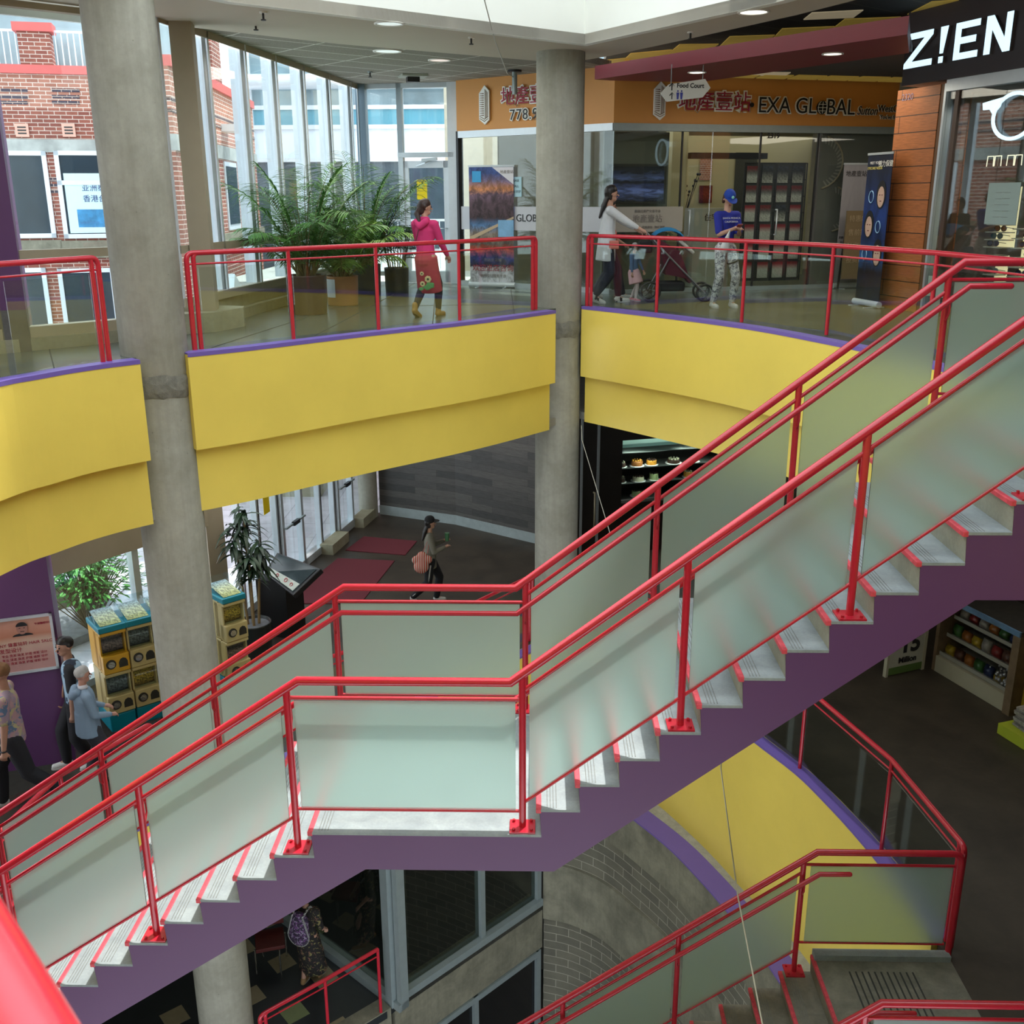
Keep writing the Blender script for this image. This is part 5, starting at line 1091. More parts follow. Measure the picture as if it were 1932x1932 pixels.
# ------------------------------------------------------------------ eyewear shop
z_ = V((ZB2[0]-ZA[0], ZB2[1]-ZA[1])).normalized(); ZF = (ZA[0]+z_.x*6, ZA[1]+z_.y*6)
WPL = woodmat('orange_plank_cladding', '#bd7340', '#b06a3a', 3.0, .215, .006, .5, (1.5, 22))
st(panel(MB(), ZA, ZF, -.16, .70, ZU, 7.86, .0, -.5).build('wall_orange_planks', WPL), 'orange brown plank pillar of the eyewear shop', 'pillar')
st(panel(MB(), ZA, ZF, .70, .80, ZU, 7.86, -.01, -.4).build('trim_40', mat('brown_return', (.16, .075, .03), .5, 0, .1)), 'brown return of the plank pillar', 'trim')
st(panel(MB(), ZA, ZF, .80, .84, ZU, 7.86, .02, -.1).build('trim_41', ALU), 'pale edge strip of the eyewear shop window', 'trim')
zs_ = thing('shop_sign', 'dark fascia sign with big glowing pale blue letters at the upper right', 'sign', on(ZA, ZF, 1.2, 8.2, .06))
MB_ = MB(); panel(MB_, ZA, ZF, -.02, 5, 7.90, 8.80, .06, -.5); MB_.build('fascia_box', mat('charcoal_fascia', (.040, .030, .034), .5, 0, .08, 2), zs_)
GLO = mat('letter_glow_face', (.62, .86, 1.0), .4, 0, 0, emit=1.05); SID = mat('letter_side', (.10, .085, .085), .5, 0, 0)
def letter(polys, nm):
    q = MB()
    for pl in polys: q.vprism(pl, ZA, ZF, .105, .06)
    o = q.build(nm, SID, zs_); q = MB()
    for pl in polys: q.vprism(pl, ZA, ZF, .11, .104)
    q.build('lit_face', GLO, o)
zb_, zt_ = 8.10, 8.52
letter([[(.05, zb_), (.60, zb_), (.60, zb_+.075), (.20, zb_+.075), (.58, zt_-.06), (.58, zt_), (.08, zt_), (.08, zt_-.075), (.42, zt_-.075), (.05, zb_+.06)]], 'letter_z')
letter([[(.74, zb_+.11), (.80, zb_+.11), (.86, zt_), (.72, zt_)], [(.73, zb_), (.81, zb_), (.81, zb_+.075), (.73, zb_+.075)]], 'letter_exclamation')
letter([[(1.0, zb_), (1.42, zb_), (1.42, zb_+.075), (1.10, zb_+.075), (1.10, zb_+.175), (1.37, zb_+.175), (1.37, zb_+.25), (1.10, zb_+.25), (1.10, zt_-.075), (1.42, zt_-.075), (1.42, zt_), (1.0, zt_)]], 'letter_e')
letter([[(1.53, zb_), (1.63, zb_), (1.63, zt_-.15), (1.84, zb_), (1.95, zb_), (1.95, zt_), (1.85, zt_), (1.85, zb_+.15), (1.64, zt_), (1.53, zt_)]], 'letter_n')
txt('2320', .12, ZA, ZF, .06, ZU+2.77, .004, LIL2, None) and None
tag(COL.objects[-1], 'faded lilac shop number on the orange plank pillar', 'number')
we = sroot('window_12', (*ZA, ZU), 'eyewear shop window with pale head rail', 'window')
q = MB(); panel(q, ZA, ZF, .84, 5, 7.76, 7.90, .03, -.1); q.build('head_rail', ALU, we)
for a, b in ((.84, 1.02), (1.03, 1.85), (1.86, 3.2)): q = MB(); panel(q, ZA, ZF, a, b, ZU+.1, 7.76, -.02, -.03); q.build('glass_sheet', glass('eyewear_glass', (.85, .9, .92), .10), we)
q = MB(); panel(q, ZA, ZF, .99, 1.06, ZU, 7.76, .0, -.1); panel(q, ZA, ZF, .84, 5, ZU, ZU+.1, .0, -.1); q.build('frame', mat('brown_frame', (.09, .05, .035), .5, 0, 0), we)
inner(ZA, ZF, .6, 5, ZU, 7.9, -2.6, -2.7, 'wall_eyewear_back', mat('slate_shop_wall', (.10, .12, .16), .7, 0, .1), 'slate wall inside the eyewear shop')
inner(ZA, ZF, .84, 5, 7.76, 7.9, -.1, -2.6, 'ceiling_eyewear', mat('dark_shop_ceiling', (.04, .035, .035), .8), 'dark ceiling inside the eyewear shop', 'ceiling')
lg = thing('glasses_emblem', 'white glowing spectacle ring emblem on the eyewear shop window', 'emblem', on(ZA, ZF, 2.1, ZU+2.4, .0))
q = MB(); q.tube([on(ZA, ZF, 2.06+.33*cos(a), ZU+2.40+.25*sin(a), .02) for a in [2*pi*k/32 for k in range(32)]], .022, 8, closed=True); q.build('lens_ring', GLO, lg)
q = MB().vprism([(1.53, ZU+2.58), (1.68, ZU+2.60), (1.85, ZU+2.62), (1.82, ZU+2.52), (1.72, ZU+2.44), (1.66, ZU+2.50), (1.55, ZU+2.50)], ZA, ZF, .03, .01); q.build('hinge_end', GLO, lg)
fr = thing('spectacle_outline_sign', 'row of small pale spectacle outlines inside the eyewear window', 'sign', on(ZA, ZF, 1.8, ZU+1.92, -.3))
q = MB()
for i in range(3):
    for s_ in (0, 1): a0 = 1.35+.34*i+.13*s_; q.tube([on(ZA, ZF, a0, ZU+1.86, -.3), on(ZA, ZF, a0+.005, ZU+1.98, -.3), on(ZA, ZF, a0+.11, ZU+1.98, -.3), on(ZA, ZF, a0+.115, ZU+1.86, -.3)], .006, 5)
q.build('outline', mat('warm_line_glow', (1, .88, .6), .5, 0, 0, emit=1.2), fr)
SHL = mat('lit_shelf_back', (1, .86, .48), .5, 0, .15, 5, emit=.75)
def spectacles(A, B, u_, z, out, m1, label, lens):
    t = thing('spectacles', label, 'glasses', on(A, B, u_, z, out), 'spectacles on the lit shelves'); q = MB()
    for s_ in (-1, 1): q.add([on(A, B, u_+s_*.055+.045*cos(a), z+.032*sin(a), out) for a in [2*pi*k/12 for k in range(12)]], [tuple(range(12))])
    q.build('lens', lens, t); q = MB()
    for s_ in (-1, 1): q.tube([on(A, B, u_+s_*.055+.047*cos(a), z+.034*sin(a), out) for a in [2*pi*k/12 for k in range(12)]], .005, 5, closed=True); q.tube([on(A, B, u_+s_*.1, z+.015, out), on(A, B, u_+s_*.105, z, out-.11)], .004, 5)
    q.build('frame', m1, t)
LN = [mat('smoke_lens', (.05, .04, .08), .1, 0, 0), mat('amber_lens', (.35, .13, .03), .1, 0, 0), mat('green_lens', (.05, .12, .10), .1, 0, 0)]
def shelfunit(u0, u1, z0, z1, n, out, label, names, back=True):
    t = thing('display_shelf', label, 'shelf', on(ZA, ZF, (u0+u1)/2, z0, out)); q = MB(); panel(q, ZA, ZF, u0, u1, z0, z1, out-.18, -.2+out); q.build('lit_back', SHL, t)
    q = MB()
    for k in range(n+1): z = z0+(z1-z0)*k/n; panel(q, ZA, ZF, u0, u1, z-.006, z+.006, out, out-.18)
    q.build('shelf_board', mat('pale_shelf', (.65, .6, .45), .4, 0, 0), t)
    for k in range(n): spectacles(ZA, ZF, (u0+u1)/2+.05*((k*7) % 3-1), z0+(z1-z0)*k/n+.05, out-.05, LN[(k+1) % 3] if k % 2 else BLK, '%s spectacles on the %s, shelf %s' % (('smoke lens', 'amber lens', 'green lens')[(k*2) % 3], names, ('at the bottom', 'second from bottom', 'third from bottom', 'fourth from bottom', 'fifth from bottom', 'sixth from bottom', 'seventh from bottom', 'eighth from bottom')[k]), LN[(k*2) % 3])
shelfunit(1.30, 1.62, ZU+.88, ZU+1.62, 8, -.45, 'tall lit shelf of spectacles behind the eyewear window', 'tall lit shelf')
shelfunit(1.36, 1.56, ZU+.42, ZU+.78, 3, -.45, 'small lit shelf under the tall one in the eyewear window', 'small lower shelf')
shelfunit(1.88, 2.36, ZU+.55, ZU+1.12, 5, -.35, 'wide lit shelf of sunglasses at the right edge of the picture', 'wide right shelf')
tag(pic('glass_notice', mat('pale_green_sheet', (.36, .46, .44), .5, 0, .04), ZA, ZF, 1.78, 2.3, ZU+1.18, ZU+1.66, .0), 'pale green price sheet on the eyewear window', 'notice'); n_ = COL.objects[-1]
for i in range(5): txt('—— · ——', .05, ZA, ZF, 2.04, ZU+1.55-.07*i, .004, GINK, n_, ext=.001)
tag(pic('glass_notice', mat('pink_lettered_sheet', (.55, .50, .48), .5, 0, .04), ZA, ZF, 1.75, 2.25, ZU+.20, ZU+.45, .0), 'low white sheet with red lettering on the eyewear window', 'notice'); n_ = COL.objects[-1]; txt('WALK IN', .12, ZA, ZF, 2.0, ZU+.33, .004, RINK, n_, ext=.001)
tag(pic('glass_notice', mat('mint_sheet', (.42, .50, .44), .5, 0, .04), ZA, ZF, .88, 1.22, ZU+.24, ZU+.50, .0), 'low mint sheet at the left foot of the eyewear window', 'notice')

# ------------------------------------------------------------------ potted palms
def pot(c, r, h, m_, t, taper=.94, n=28):
    prof = [(.001, 0), (r*taper, 0), (r*taper, .01), (r, h*.96), (r*1.02, h), (r*.93, h), (r*.92, h-.05), (.001, h-.05)]
    return MB().lathe(c, prof, n).build('pot', m_, t)
def frond(q, qs, c, a, e, L_, rr, lw=.021, n=26, arch=1.0, mi=0):
    d = V((cos(a), sin(a), 0)); pts = []; p_ = V(c); el = e
    for i in range(n+1): pts.append(p_.copy()); p_ += (d*cos(el)+V((0, 0, sin(el))))*L_/n; el -= arch*1.9*(i/n)**1.4/n*2
    qs.tube(pts, [.011*(1-.85*i/n) for i in range(n+1)], 5)
    side_ = d.cross(V((0, 0, 1)))
    for i in range(int(n*.22), n+1):
        t = i/n; ll = L_*.34*sin(pi*(.12+.80*t))**.8
        tg = (pts[min(i+1, n)]-pts[max(i-1, 0)]).normalized()
        for s_ in (-1, 1):
            for h_ in ((0, .5) if i < n else (0,)):
                p0 = pts[i] if not h_ else (pts[i]+pts[min(i+1, n)])/2
                leafcard(q, p0, side_*s_*.95+tg*(.30+.5*t)+V((0, 0, rr.uniform(-.12, .22))), ll*rr.uniform(.85, 1.1), lw, rr.uniform(.25, .5), 3, mi)
def palm(label, c, r, h, m_, nf, L_, lm, seed, e0=(.75, 1.45), extra=None):
    rr = random.Random(seed); t = thing('potted_palm', label, 'plant', c, 'potted palms by the long window'); pot(c, r, h, m_, t); top = V(c)+V((0, 0, h-.05)); q = MB(); s_ = MB()
    MB().lathe(c, [(.001, h-.045), (r*.9, h-.045)], 20).build('soil', MATS['planter_soil'], t)
    for i in range(nf):
        a = 2*pi*(i*.382)+rr.uniform(-.2, .2); k = i/nf; e = e0[0]+(e0[1]-e0[0])*(1-k)*rr.uniform(.8, 1.05); b = top+V((cos(a)*r*.45*rr.random(), sin(a)*r*.45*rr.random(), 0))
        frond(q, s_, b, a, e, L_*rr.uniform(.72, 1.1)*(1-.25*k), rr, arch=rr.uniform(.35, .75)+.35*k)
    q.build('fronds', lm, t)
    for i in range(9): a = rr.uniform(0, 6.28); b = top+V((cos(a)*r*.4, sin(a)*r*.4, 0)); s_.tube([b, b+V((cos(a)*.05, sin(a)*.05, .45))], [.022, .014], 6)
    s_.build('stems', mat('palm_stem', (.20, .15, .06), .7, 0, .3, 20), t); return t
PG = leafmat('palm_leaf', (.045, .17, .035), (.15, .33, .06)); PG2 = leafmat('palm_leaf_light', (.10, .26, .03), (.25, .42, .07)); PG3 = leafmat('dark_palm_leaf', (.015, .05, .025), (.04, .10, .04))
palm('tall palm in a dark brown pot, leftmost of the potted palms', (-3.18, 8.32, ZU), .27, .52, mat('dark_brown_pot', (.075, .040, .032), .3, 0, .1, 4), 26, 1.75, PG, 11, (.8, 1.52))
palm('bushy light green palm in the orange brown pot, middle of the potted palms', (-2.92, 9.52, ZU), .235, .42, mat('terracotta_pot', (.50, .22, .09), .4, 0, .1, 4), 24, 1.35, PG2, 12, (.6, 1.45))
palm('tall arching palm in a black pot nearest the exit door', (-2.78, 10.9, ZU), .23, .50, mat('black_pot', (.022, .026, .025), .35, 0, .1, 4), 24, 1.9, PG, 13, (.85, 1.52))
rr = random.Random(5); dk = thing('fan_palm', 'dark dense fan palm between the pots and the exit door', 'plant', (-2.35, 11.3, ZU)); pot((-2.35, 11.3, ZU), .2, .42, MATS['black_pot'], dk); q = MB()
for i in range(60):
    a = rr.uniform(0, 6.28); e = rr.uniform(-.1, 1.2); c = V((-2.35, 11.3, ZU+.55+rr.random()*.55))+V((cos(a), sin(a), 0))*cos(e)*.35
    for j in range(7): b = a+(j-3)*.28; leafcard(q, c, (cos(b), sin(b), .3*sin(e)), .26, .028, .3, 2)
q.build('fronds', PG3, dk)
q = MB()
for i in range(10): a = 2*pi*i/10; q.tube([(-2.35+.1*cos(a), 11.3+.1*sin(a), ZU+.3), (-2.35+.25*cos(a), 11.3+.25*sin(a), ZU+1.0)], .01, 5)
q.build('stems', MATS['palm_stem'], dk)
n_ = MB(); a0 = V((-2.92, 9.52, ZU)); pts = []
for z in (.12, .38): pts += [(a0+V((.238*cos(k), .238*sin(k), z))) for k in (-2.6, -2.35, -2.1, -1.85)]
n_.add(pts, [(0, 1, 5, 4), (1, 2, 6, 5), (2, 3, 7, 6)]); o = n_.build('pot_notice', mat('paper_white', (.72, .74, .76), .6, 0, .02)); tag(o, 'white paper notice stuck on the orange brown pot', 'notice')
# ------------------------------------------------------------------ dracaena, reader board and mats on the ground storey
dc = V((-4.22, 8.02, 0)); t = thing('dracaena_plant', 'tall dracaena with drooping dark leaves in a black pot beside the slanted board', 'plant', dc); pot(dc, .26, .52, MATS['black_pot'], t)
MB().lathe(dc, [(.001, .48), (.23, .48)], 20).build('soil', MATS['planter_soil'], t); s_ = MB(); q = MB(); rr = random.Random(8)
DL = leafmat('dracaena_leaf', (.008, .022, .012), (.03, .07, .03))
for dx, dy, ht in ((-.08, 0, 1.85), (.07, .04, 1.6), (.02, -.05, 1.45), (-.02, .06, 2.12)):
    tp = dc+V((dx*2.2, dy*2, ht)); s_.tube([dc+V((dx, dy, .45)), dc+V((dx*1.5, dy*1.2, ht*.6)), tp], [.022, .020, .016], 8)
    for k in range(46): a = rr.uniform(0, 6.28); z = rr.uniform(-.28, .14); leafcard(q, tp+V((0, 0, z)), (cos(a), sin(a), rr.uniform(-.1, .9)), rr.uniform(.22, .36), .062, rr.uniform(.5, 1.2), 5)
s_.build('cane', mat('tan_cane', (.30, .20, .09), .7, 0, .2, 15), t); q.build('leaves', DL, t)
kt = thing('reader_board', 'black slanted directory table with a pale map strip', 'display', (-4.0, 8.9, 0))
A_, B_, C_, D_ = onz(498, 1080, 1.0), onz(553, 1123, .92), onz(606, 1073, 1.12), onz(523, 1042, 1.22)
q = MB(); nrm = (B_-A_).cross(D_-A_).normalized(); q.add([A_, B_, C_, D_]+[p_-nrm*.09 for p_ in (A_, B_, C_, D_)], [(0, 1, 2, 3), (7, 6, 5, 4), (0, 4, 5, 1), (1, 5, 6, 2), (2, 6, 7, 3), (3, 7, 4, 0)]); q.build('slanted_case', BLK, kt, bev=.012)
def lerp4(u_, v_): return (A_*(1-u_)+B_*u_)*(1-v_)+(D_*(1-u_)+C_*u_)*v_
q = MB(); q.add([lerp4(u_, v_)+nrm*.006 for u_, v_ in ((.06, .06), (.94, .06), (.94, .94), (.06, .94))], [(0, 1, 2, 3)]); q.build('glass_top', mat('dark_gloss_top', (.03, .045, .05), .12, 0, .4, 3), kt)
q = MB(); q.add([lerp4(u_, v_)+nrm*.009 for u_, v_ in ((.10, .08), (.92, .08), (.92, .34), (.10, .30))], [(0, 1, 2, 3)]); q.build('map_strip', mat('map_paper', (.52, .58, .52), .5, 0, .2, 8), kt)
q = MB()
for u_, v_, r_ in ((.35, .2, .03), (.6, .22, .035), (.78, .2, .03)): c = lerp4(u_, v_)+nrm*.012; q.tube([c+(B_-A_).normalized()*r_*cos(a)+(D_-A_).normalized()*r_*sin(a) for a in [2*pi*k/10 for k in range(10)]], .006, 4, closed=True)
q.build('map_marks', mat('map_red', (.5, .06, .08), .5, 0, 0), kt)
MB().box((-4.02, 8.88, .46), (.52, .5, .92), radians(-18)).build('pedestal', BLK, kt)
MATM = mat('burgundy_mat', (.13, .016, .026), .95, 0, .25, 60)
for pts, l in (((( -3.72, 12.66), (-2.53, 12.40), (-2.40, 13.22), (-3.50, 13.49)), 'smaller burgundy entrance mat, farther one'), (((-3.78, 12.2), (-2.69, 12.08), (-2.98, 9.97), (-4.28, 9.97)), 'large burgundy entrance mat, nearer one')):
    tag(MB().prism([V(p_) for p_ in pts], .0, .014).build('entrance_mat', MATM), l, 'mat')
# ------------------------------------------------------------------ capsule toy machines
GCR = mat('cream_plastic', (.60, .47, .20), .4, 0, .05, 5); GYE = mat('orange_yellow_plastic', (.72, .38, .02), .4, 0, .05, 5); TQ = mat('turquoise_plastic', (.0, .24, .32), .35, 0, .05, 5)
CHR = mat('chrome', (.55, .53, .48), .25, .9, 0); ACR = glass('acrylic', (.88, .95, .97), .03); DIN = mat('dark_slot', (.03, .028, .02), .5, 0, 0)
TOYS = [picmat('toy_display_a', ((0, '#3a3230'), (.4, '#8b7468'), (.7, '#2e2a2c'), (1, '#a08c80')), 11, .9, 5, .4, .2), picmat('toy_display_b', ((0, '#2c2f33'), (.5, '#77807c'), (1, '#3d4a44')), 10, .9, 5, .4, .2), picmat('toy_display_c', ((0, '#6b5020'), (.5, '#c9a83a'), (1, '#8a7428')), 12, .9, 5, .4, .15)]
TOYT = picmat('toy_tray', ((0, '#b9b46a'), (.5, '#d2cf9a'), (1, '#9fb4ba')), 9, .8, 5, .4, .3)
def gacha(label, loc, rz, upper, tops, disp):
    t = thing('capsule_machine', label, 'vending machine', (0, 0, 0), 'capsule toy machines'); w_, d_ = .325, .46      # front faces -y
    MB().box((0, .0, .12), (w_, d_+.04, .24)).build('base', TQ, t, bev=.02)
    for k, m_ in ((0, GCR), (1, upper)):
        z = .25+.56*k; u_ = MB()
        u_.box((0, .06, z+.28), (w_, d_-.14, .55)); u_.box((0, -.19, z+.12), (w_, .16, .24)); u_.box((0, -.19, z+.53), (w_, .14, .045))
        for s_ in (-1, 1): u_.box((s_*(w_/2-.012), -.1, z+.28), (.024, .22, .52))
        body = u_.build('body', m_, t, bev=.012); q = MB()
        q.add([(-w_/2+.03, -.15, z+.25), (w_/2-.03, -.15, z+.25), (w_/2-.03, -.15, z+.5), (-w_/2+.03, -.15, z+.5)], [(0, 1, 2, 3)], 0, [[(0, 0), (1, 0), (1, 1), (0, 1)]]); q.build('toy_card', TOYS[disp[k]], t)
        q = MB(); q.tube([(-w_/2+.02, -.17, z+.375), (w_/2-.02, -.17, z+.375)], .135, 20, caps=False); q.build('drum_window', ACR, t)
        q = MB().cyl((-.072, -.272, z+.13), (-.072, -.285, z+.13), .062, 18); dd = q.build('dial_plate', DIN, body); q = MB().cyl((-.072, -.28, z+.13), (-.072, -.295, z+.13), .042, 16); q.box((-.072, -.303, z+.13), (.07, .02, .018), M=Matrix.Rotation(.6, 3, 'Y')); q.build('crank_dial', CHR, body)
        q = MB(); q.vprism([(.025, z+.06), (.135, z+.06), (.135, z+.13), (.115, z+.17), (.08, z+.185), (.045, z+.17), (.025, z+.13)], (0, -.27), (1, -.27), .004, -.01); q.build('prize_slot', DIN, body)
    z = 1.37; MB().box((0, -.02, z+.035), (w_+.02, d_+.04, .08)).build('top_tray', TQ, t, bev=.015)
    q = MB(); q.add([(-w_/2+.03, -.23, z+.08), (w_/2-.03, -.23, z+.08), (w_/2-.03, .19, z+.16), (-w_/2+.03, .19, z+.16)], [(0, 1, 2, 3)], 0, [[(0, 0), (1, 0), (1, 1), (0, 1)]]); q.build('toy_sheet', TOYT, t)
    q = MB(); pts = [(-.245, .08), (-.22, .14), (.0, .24), (.18, .26), (.21, .08)]
    v_ = [(s_*w_/2, y, z+zz) for s_ in (-1, 1) for y, zz in pts]; q.add(v_, [(i, i+1, i+6, i+5) for i in range(4)]+[(0, 1, 2, 3, 4), (9, 8, 7, 6, 5)]); q.build('clear_lid', ACR, t)
    t.location = loc; t.rotation_euler = (0, 0, rz); return t
g0 = radians(40)
gacha('capsule toy machine with an orange yellow upper unit, leftmost of the row', (-5.47, 5.94, 0), g0, GYE, 0, (1, 0)); gacha('cream capsule toy machine second from the left, beside the near column', (-5.21, 6.16, 0), g0, GCR, 0, (2, 1))
gacha('cream capsule toy machine third from the left, mostly behind the near column', (-4.95, 6.38, 0), g0, GCR, 0, (1, 1)); gacha('cream capsule toy machine right of the near column, with yellow toys shown', (-4.25, 6.92, 0), g0+.1, GCR, 0, (0, 2))
# salon poster on the purple wall
PA, PB = (-7.95, 4.06), (-5.62, 5.0)
def pu(x, y): P = onv(x, y, PA, PB); return hypot(P.x-PA[0], P.y-PA[1]), P.z
(ua, za), (ub, zb3) = pu(-8, 1285), pu(97, 1155); zt = pu(0, 1170)[1]; zb3 = max(zt, zb3); za = (za+pu(104, 1252)[1])/2
ps = thing('salon_poster', 'pink framed hair salon poster on the purple wall', 'poster', on(PA, PB, (ua+ub)/2, za, .02))
q = MB()
for a, b, c, d in ((ua, ub, za, za+.03), (ua, ub, zb3-.03, zb3), (ua, ua+.03, za, zb3), (ub-.03, ub, za, zb3)): panel(q, PA, PB, a, b, c, d, .035, .005)
q.build('snap_frame', ALU, ps); um = (ua+ub)/2; W_ = ub-ua; H_ = zb3-za
pic('poster_sheet', picmat('salon_print', ((0, '#b98a86'), (.3, '#c49a92'), (.55, '#cfb2a0'), (.68, '#c08068'), (1, '#d09a88')), 2, .2, 2, .5, .8), PA, PB, ua+.03, ub-.03, za+.03, zb3-.03, .012, ps)
q = MB(); q.add([on(PA, PB, um+.02*W_+.16*W_*cos(a), za+.66*H_+.05*H_*sin(a)+(0 if sin(a) > 0 else 0), .016) for a in [pi*k/10 for k in range(11)]], [tuple(range(11))]); q.build('portrait_shirt', INK, ps)
q = MB(); q.add([on(PA, PB, um+.02*W_+.085*W_*cos(a), za+.79*H_+.10*H_*sin(a), .018) for a in [2*pi*k/18 for k in range(18)]], [tuple(range(18))]); f = q.build('portrait_face', mat('portrait_skin', (.42, .20, .16), .6, 0, .1, 20), ps)
q = MB(); q.add([on(PA, PB, um+.02*W_+.09*W_*cos(a), za+.83*H_+.075*H_*sin(a), .020) for a in [pi*k/10 for k in range(11)]], [tuple(range(11))]); q.build('portrait_hair', INK, f)
q = MB()
for dx in (-.035, .035): panel(q, PA, PB, um+.02*W_+dx*W_-.014*W_, um+.02*W_+dx*W_+.014*W_, za+.795*H_, za+.805*H_, .02, .018)
panel(q, PA, PB, um-.01*W_, um+.05*W_, za+.735*H_, za+.745*H_, .02, .018); q.build('portrait_features', INK, f)
txt('DANNY 健富铭轩 HAIR SALON', .052, PA, PB, um, za+.52*H_, .015, RINK, ps, ext=.001); txt('发型设计', .06, PA, PB, um-.2*W_, za+.42*H_, .015, RINK, ps, ext=.001)
for i in range(3): txt('专业 烫发 染发 护理 修剪 设计', .036, PA, PB, um, za+(.33-.07*i)*H_, .015, RINK, ps, ext=.001)
for i in range(2): txt('发型师就位' if i else '专业精剪', .03, PA, PB, um+.3*W_+.05*i, za+.84*H_, .015, RINK, ps, ext=.001)
# ------------------------------------------------------------------ bakery front on the ground storey
KA, KB = (.90, 12.4), (4.2, 13.4)
ESP = mat('espresso_wall', (.022, .017, .014), .5, 0, .2, 2)
for a, b, c, d, n_ in ((-.6, .68, 0, 3.3, 'wall_bakery_1'), (.68, 4, 0, .98, 'wall_bakery_2'), (.68, 4, 2.2, 3.3, 'wall_bakery_3')): inner(KA, KB, a, b, c, d, 0, -.2, n_, ESP, 'espresso brown bakery front under the right yellow band')
q = MB(); panel(q, KA, KB, .18, .225, 0, 3.3, .03, 0); panel(q, KA, KB, -.14, -.10, 0, 3.3, .03, 0); st(q.build('trim_42', ALU), 'slim metal edges of the bakery door', 'trim')
tag(MB().tube([on(KA, KB, .13, .5, 0), on(KA, KB, .13, .5, .07), on(KA, KB, .13, 1.25, .07), on(KA, KB, .13, 1.25, 0)], .018, 8).build('door_handle', mat('brass_bar', (.42, .36, .24), .4, .3, 0)), 'long upright pull handle of the dark bakery door', 'handle')
cs = thing('cake_display_case', 'glass fronted cake display in the espresso bakery front', 'display case', on(KA, KB, 1.7, .98, -.3)); q = MB(); panel(q, KA, KB, .68, 3.4, .98, 2.2, -.75, -.78); q.build('back_panel', mat('case_back', (.035, .03, .026), .5, 0, 0), cs)
q = MB()
for z in (1.0, 1.30, 1.60, 1.90): panel(q, KA, KB, .68, 3.4, z-.012, z, -.22, -.74)
q.build('glass_shelf', mat('case_shelf', (.07, .075, .07), .3, 0, 0), cs); q = MB(); panel(q, KA, KB, .68, 3.4, 2.02, 2.08, -.15, -.7); q.build('light_panel', mat('case_light', (.50, .85, .75), .5, 0, 0, emit=.06), cs); q = MB(); panel(q, KA, KB, .68, 3.4, .98, 2.2, -.03, -.04); q.build('front_glass', CLEAR, cs)
for s_ in range(2): 
    l_ = light('case_light', 'AREA', on(KA, KB, 1.2+1.1*s_, 1.99, -.14), 8, (.9, 1, .9), .8, .12)
def cake(u_, z, r, h, label, m1, m2, out=-.35):
    c = on(KA, KB, u_, z, out); t = thing('cake', label, 'cake', c, 'cakes in the bakery window'); MB().lathe(c, [(.001, 0), (r*1.3, 0), (r*1.35, .012), (.001, .012)], 18).build('plate', MATS['white_letter'], t)
    MB().lathe(c, [(r, .012), (r, h), (r*.95, h+.01), (.001, h+.012)], 20).build('sponge', m1, t); q = MB()
    for k in range(9): a = 2*pi*k/9; q.ball(c+V((cos(a)*r*.72, sin(a)*r*.72, h+.02)), r*.16, 6)
    q.lathe(c, [(.001, h+.016), (r*.5, h+.016)], 14); q.build('topping', m2, t)
CW = mat('cream_icing', (.62, .60, .40), .5, 0, .05); CG = mat('pistachio_icing', (.45, .55, .25), .5, 0, .05); CB_ = mat('chocolate_icing', (.05, .022, .012), .4, 0, 0); CO = mat('orange_glaze', (.60, .26, .03), .3, 0, .2, 20); CBR = mat('brown_crust', (.36, .13, .03), .4, 0, .3, 20)
for a in ((.80, 1.60, .085, .08, 'chocolate cake with white bands on the top shelf, leftmost', CB_, CW), (1.12, 1.60, .11, .09, 'large brown glazed cake on the top shelf', CBR, CO), (1.42, 1.60, .10, .085, 'orange glazed cake right of the brown one on the top shelf', CO, CB_), (1.88, 1.60, .12, .07, 'dark cake with pale top on the top shelf', CB_, CW), (2.3, 1.60, .09, .06, 'pale cake on the top shelf, rightmost', CW, CB_),
          (.80, 1.30, .085, .09, 'chocolate cake on the middle shelf, leftmost', CB_, CW), (1.16, 1.30, .11, .08, 'white cake with chocolate top on the middle shelf', CW, CB_), (1.48, 1.30, .09, .12, 'tall pistachio green cake on the middle shelf', CG, CB_), (2.2, 1.30, .09, .10, 'small gold cake on the middle shelf, right', CO, CW), (1.14, 1.0, .10, .10, 'pistachio green cake alone on the bottom shelf', CG, CB_)): cake(*a)
# ------------------------------------------------------------------ convenience shop at the right
XA, XB = (5.67, 7.62), (6.13, 6.38)
ch = thing('open_chiller', 'open fronted shop cooler filled with snack bags at the right edge', 'cooler', on(XA, XB, .65, 0, -.3)); WDB = mat('worn_wood_frame', (.16, .11, .06), .7, 0, .3, 6)
q = MB(); panel(q, XA, XB, 0, 1.3, 0, .24, 0, -.6); q.build('kick_panel', mat('beige_kick_panel', (.36, .34, .25), .6, 0, .05), ch)
panel(MB(), XA, XB, -.06, .0, 0, 1.16, .0, -.7).build('end_post', WDB, ch); panel(MB(), XA, XB, 1.3, 1.42, 0, 1.16, .03, -.7).build('end_post', WDB, ch)
q = MB(); panel(q, XA, XB, -.06, 1.42, 1.12, 1.18, .03, -.75); q.build('top_board', mat('black_top', (.02, .018, .015), .6, 0, .4, 10), ch); q = MB(); panel(q, XA, XB, -.06, 1.42, 1.12, 1.19, .05, .02); q.build('price_rail', mat('steel_blue_rail', (.10, .20, .34), .4, 0, .4, 4), ch)
q = MB(); panel(q, XA, XB, 0, 1.3, .24, 1.12, -.6, -.66); q.build('back_panel', mat('cooler_back', (.05, .05, .045), .6), ch)
q = MB()
for k, z in enumerate((.27, .54, .80)): panel(q, XA, XB, 0, 1.3, z-.02, z, -.06-.09*k, -.6); panel(q, XA, XB, 0, 1.3, z-.02, z+.035, -.05-.09*k, -.06-.09*k)
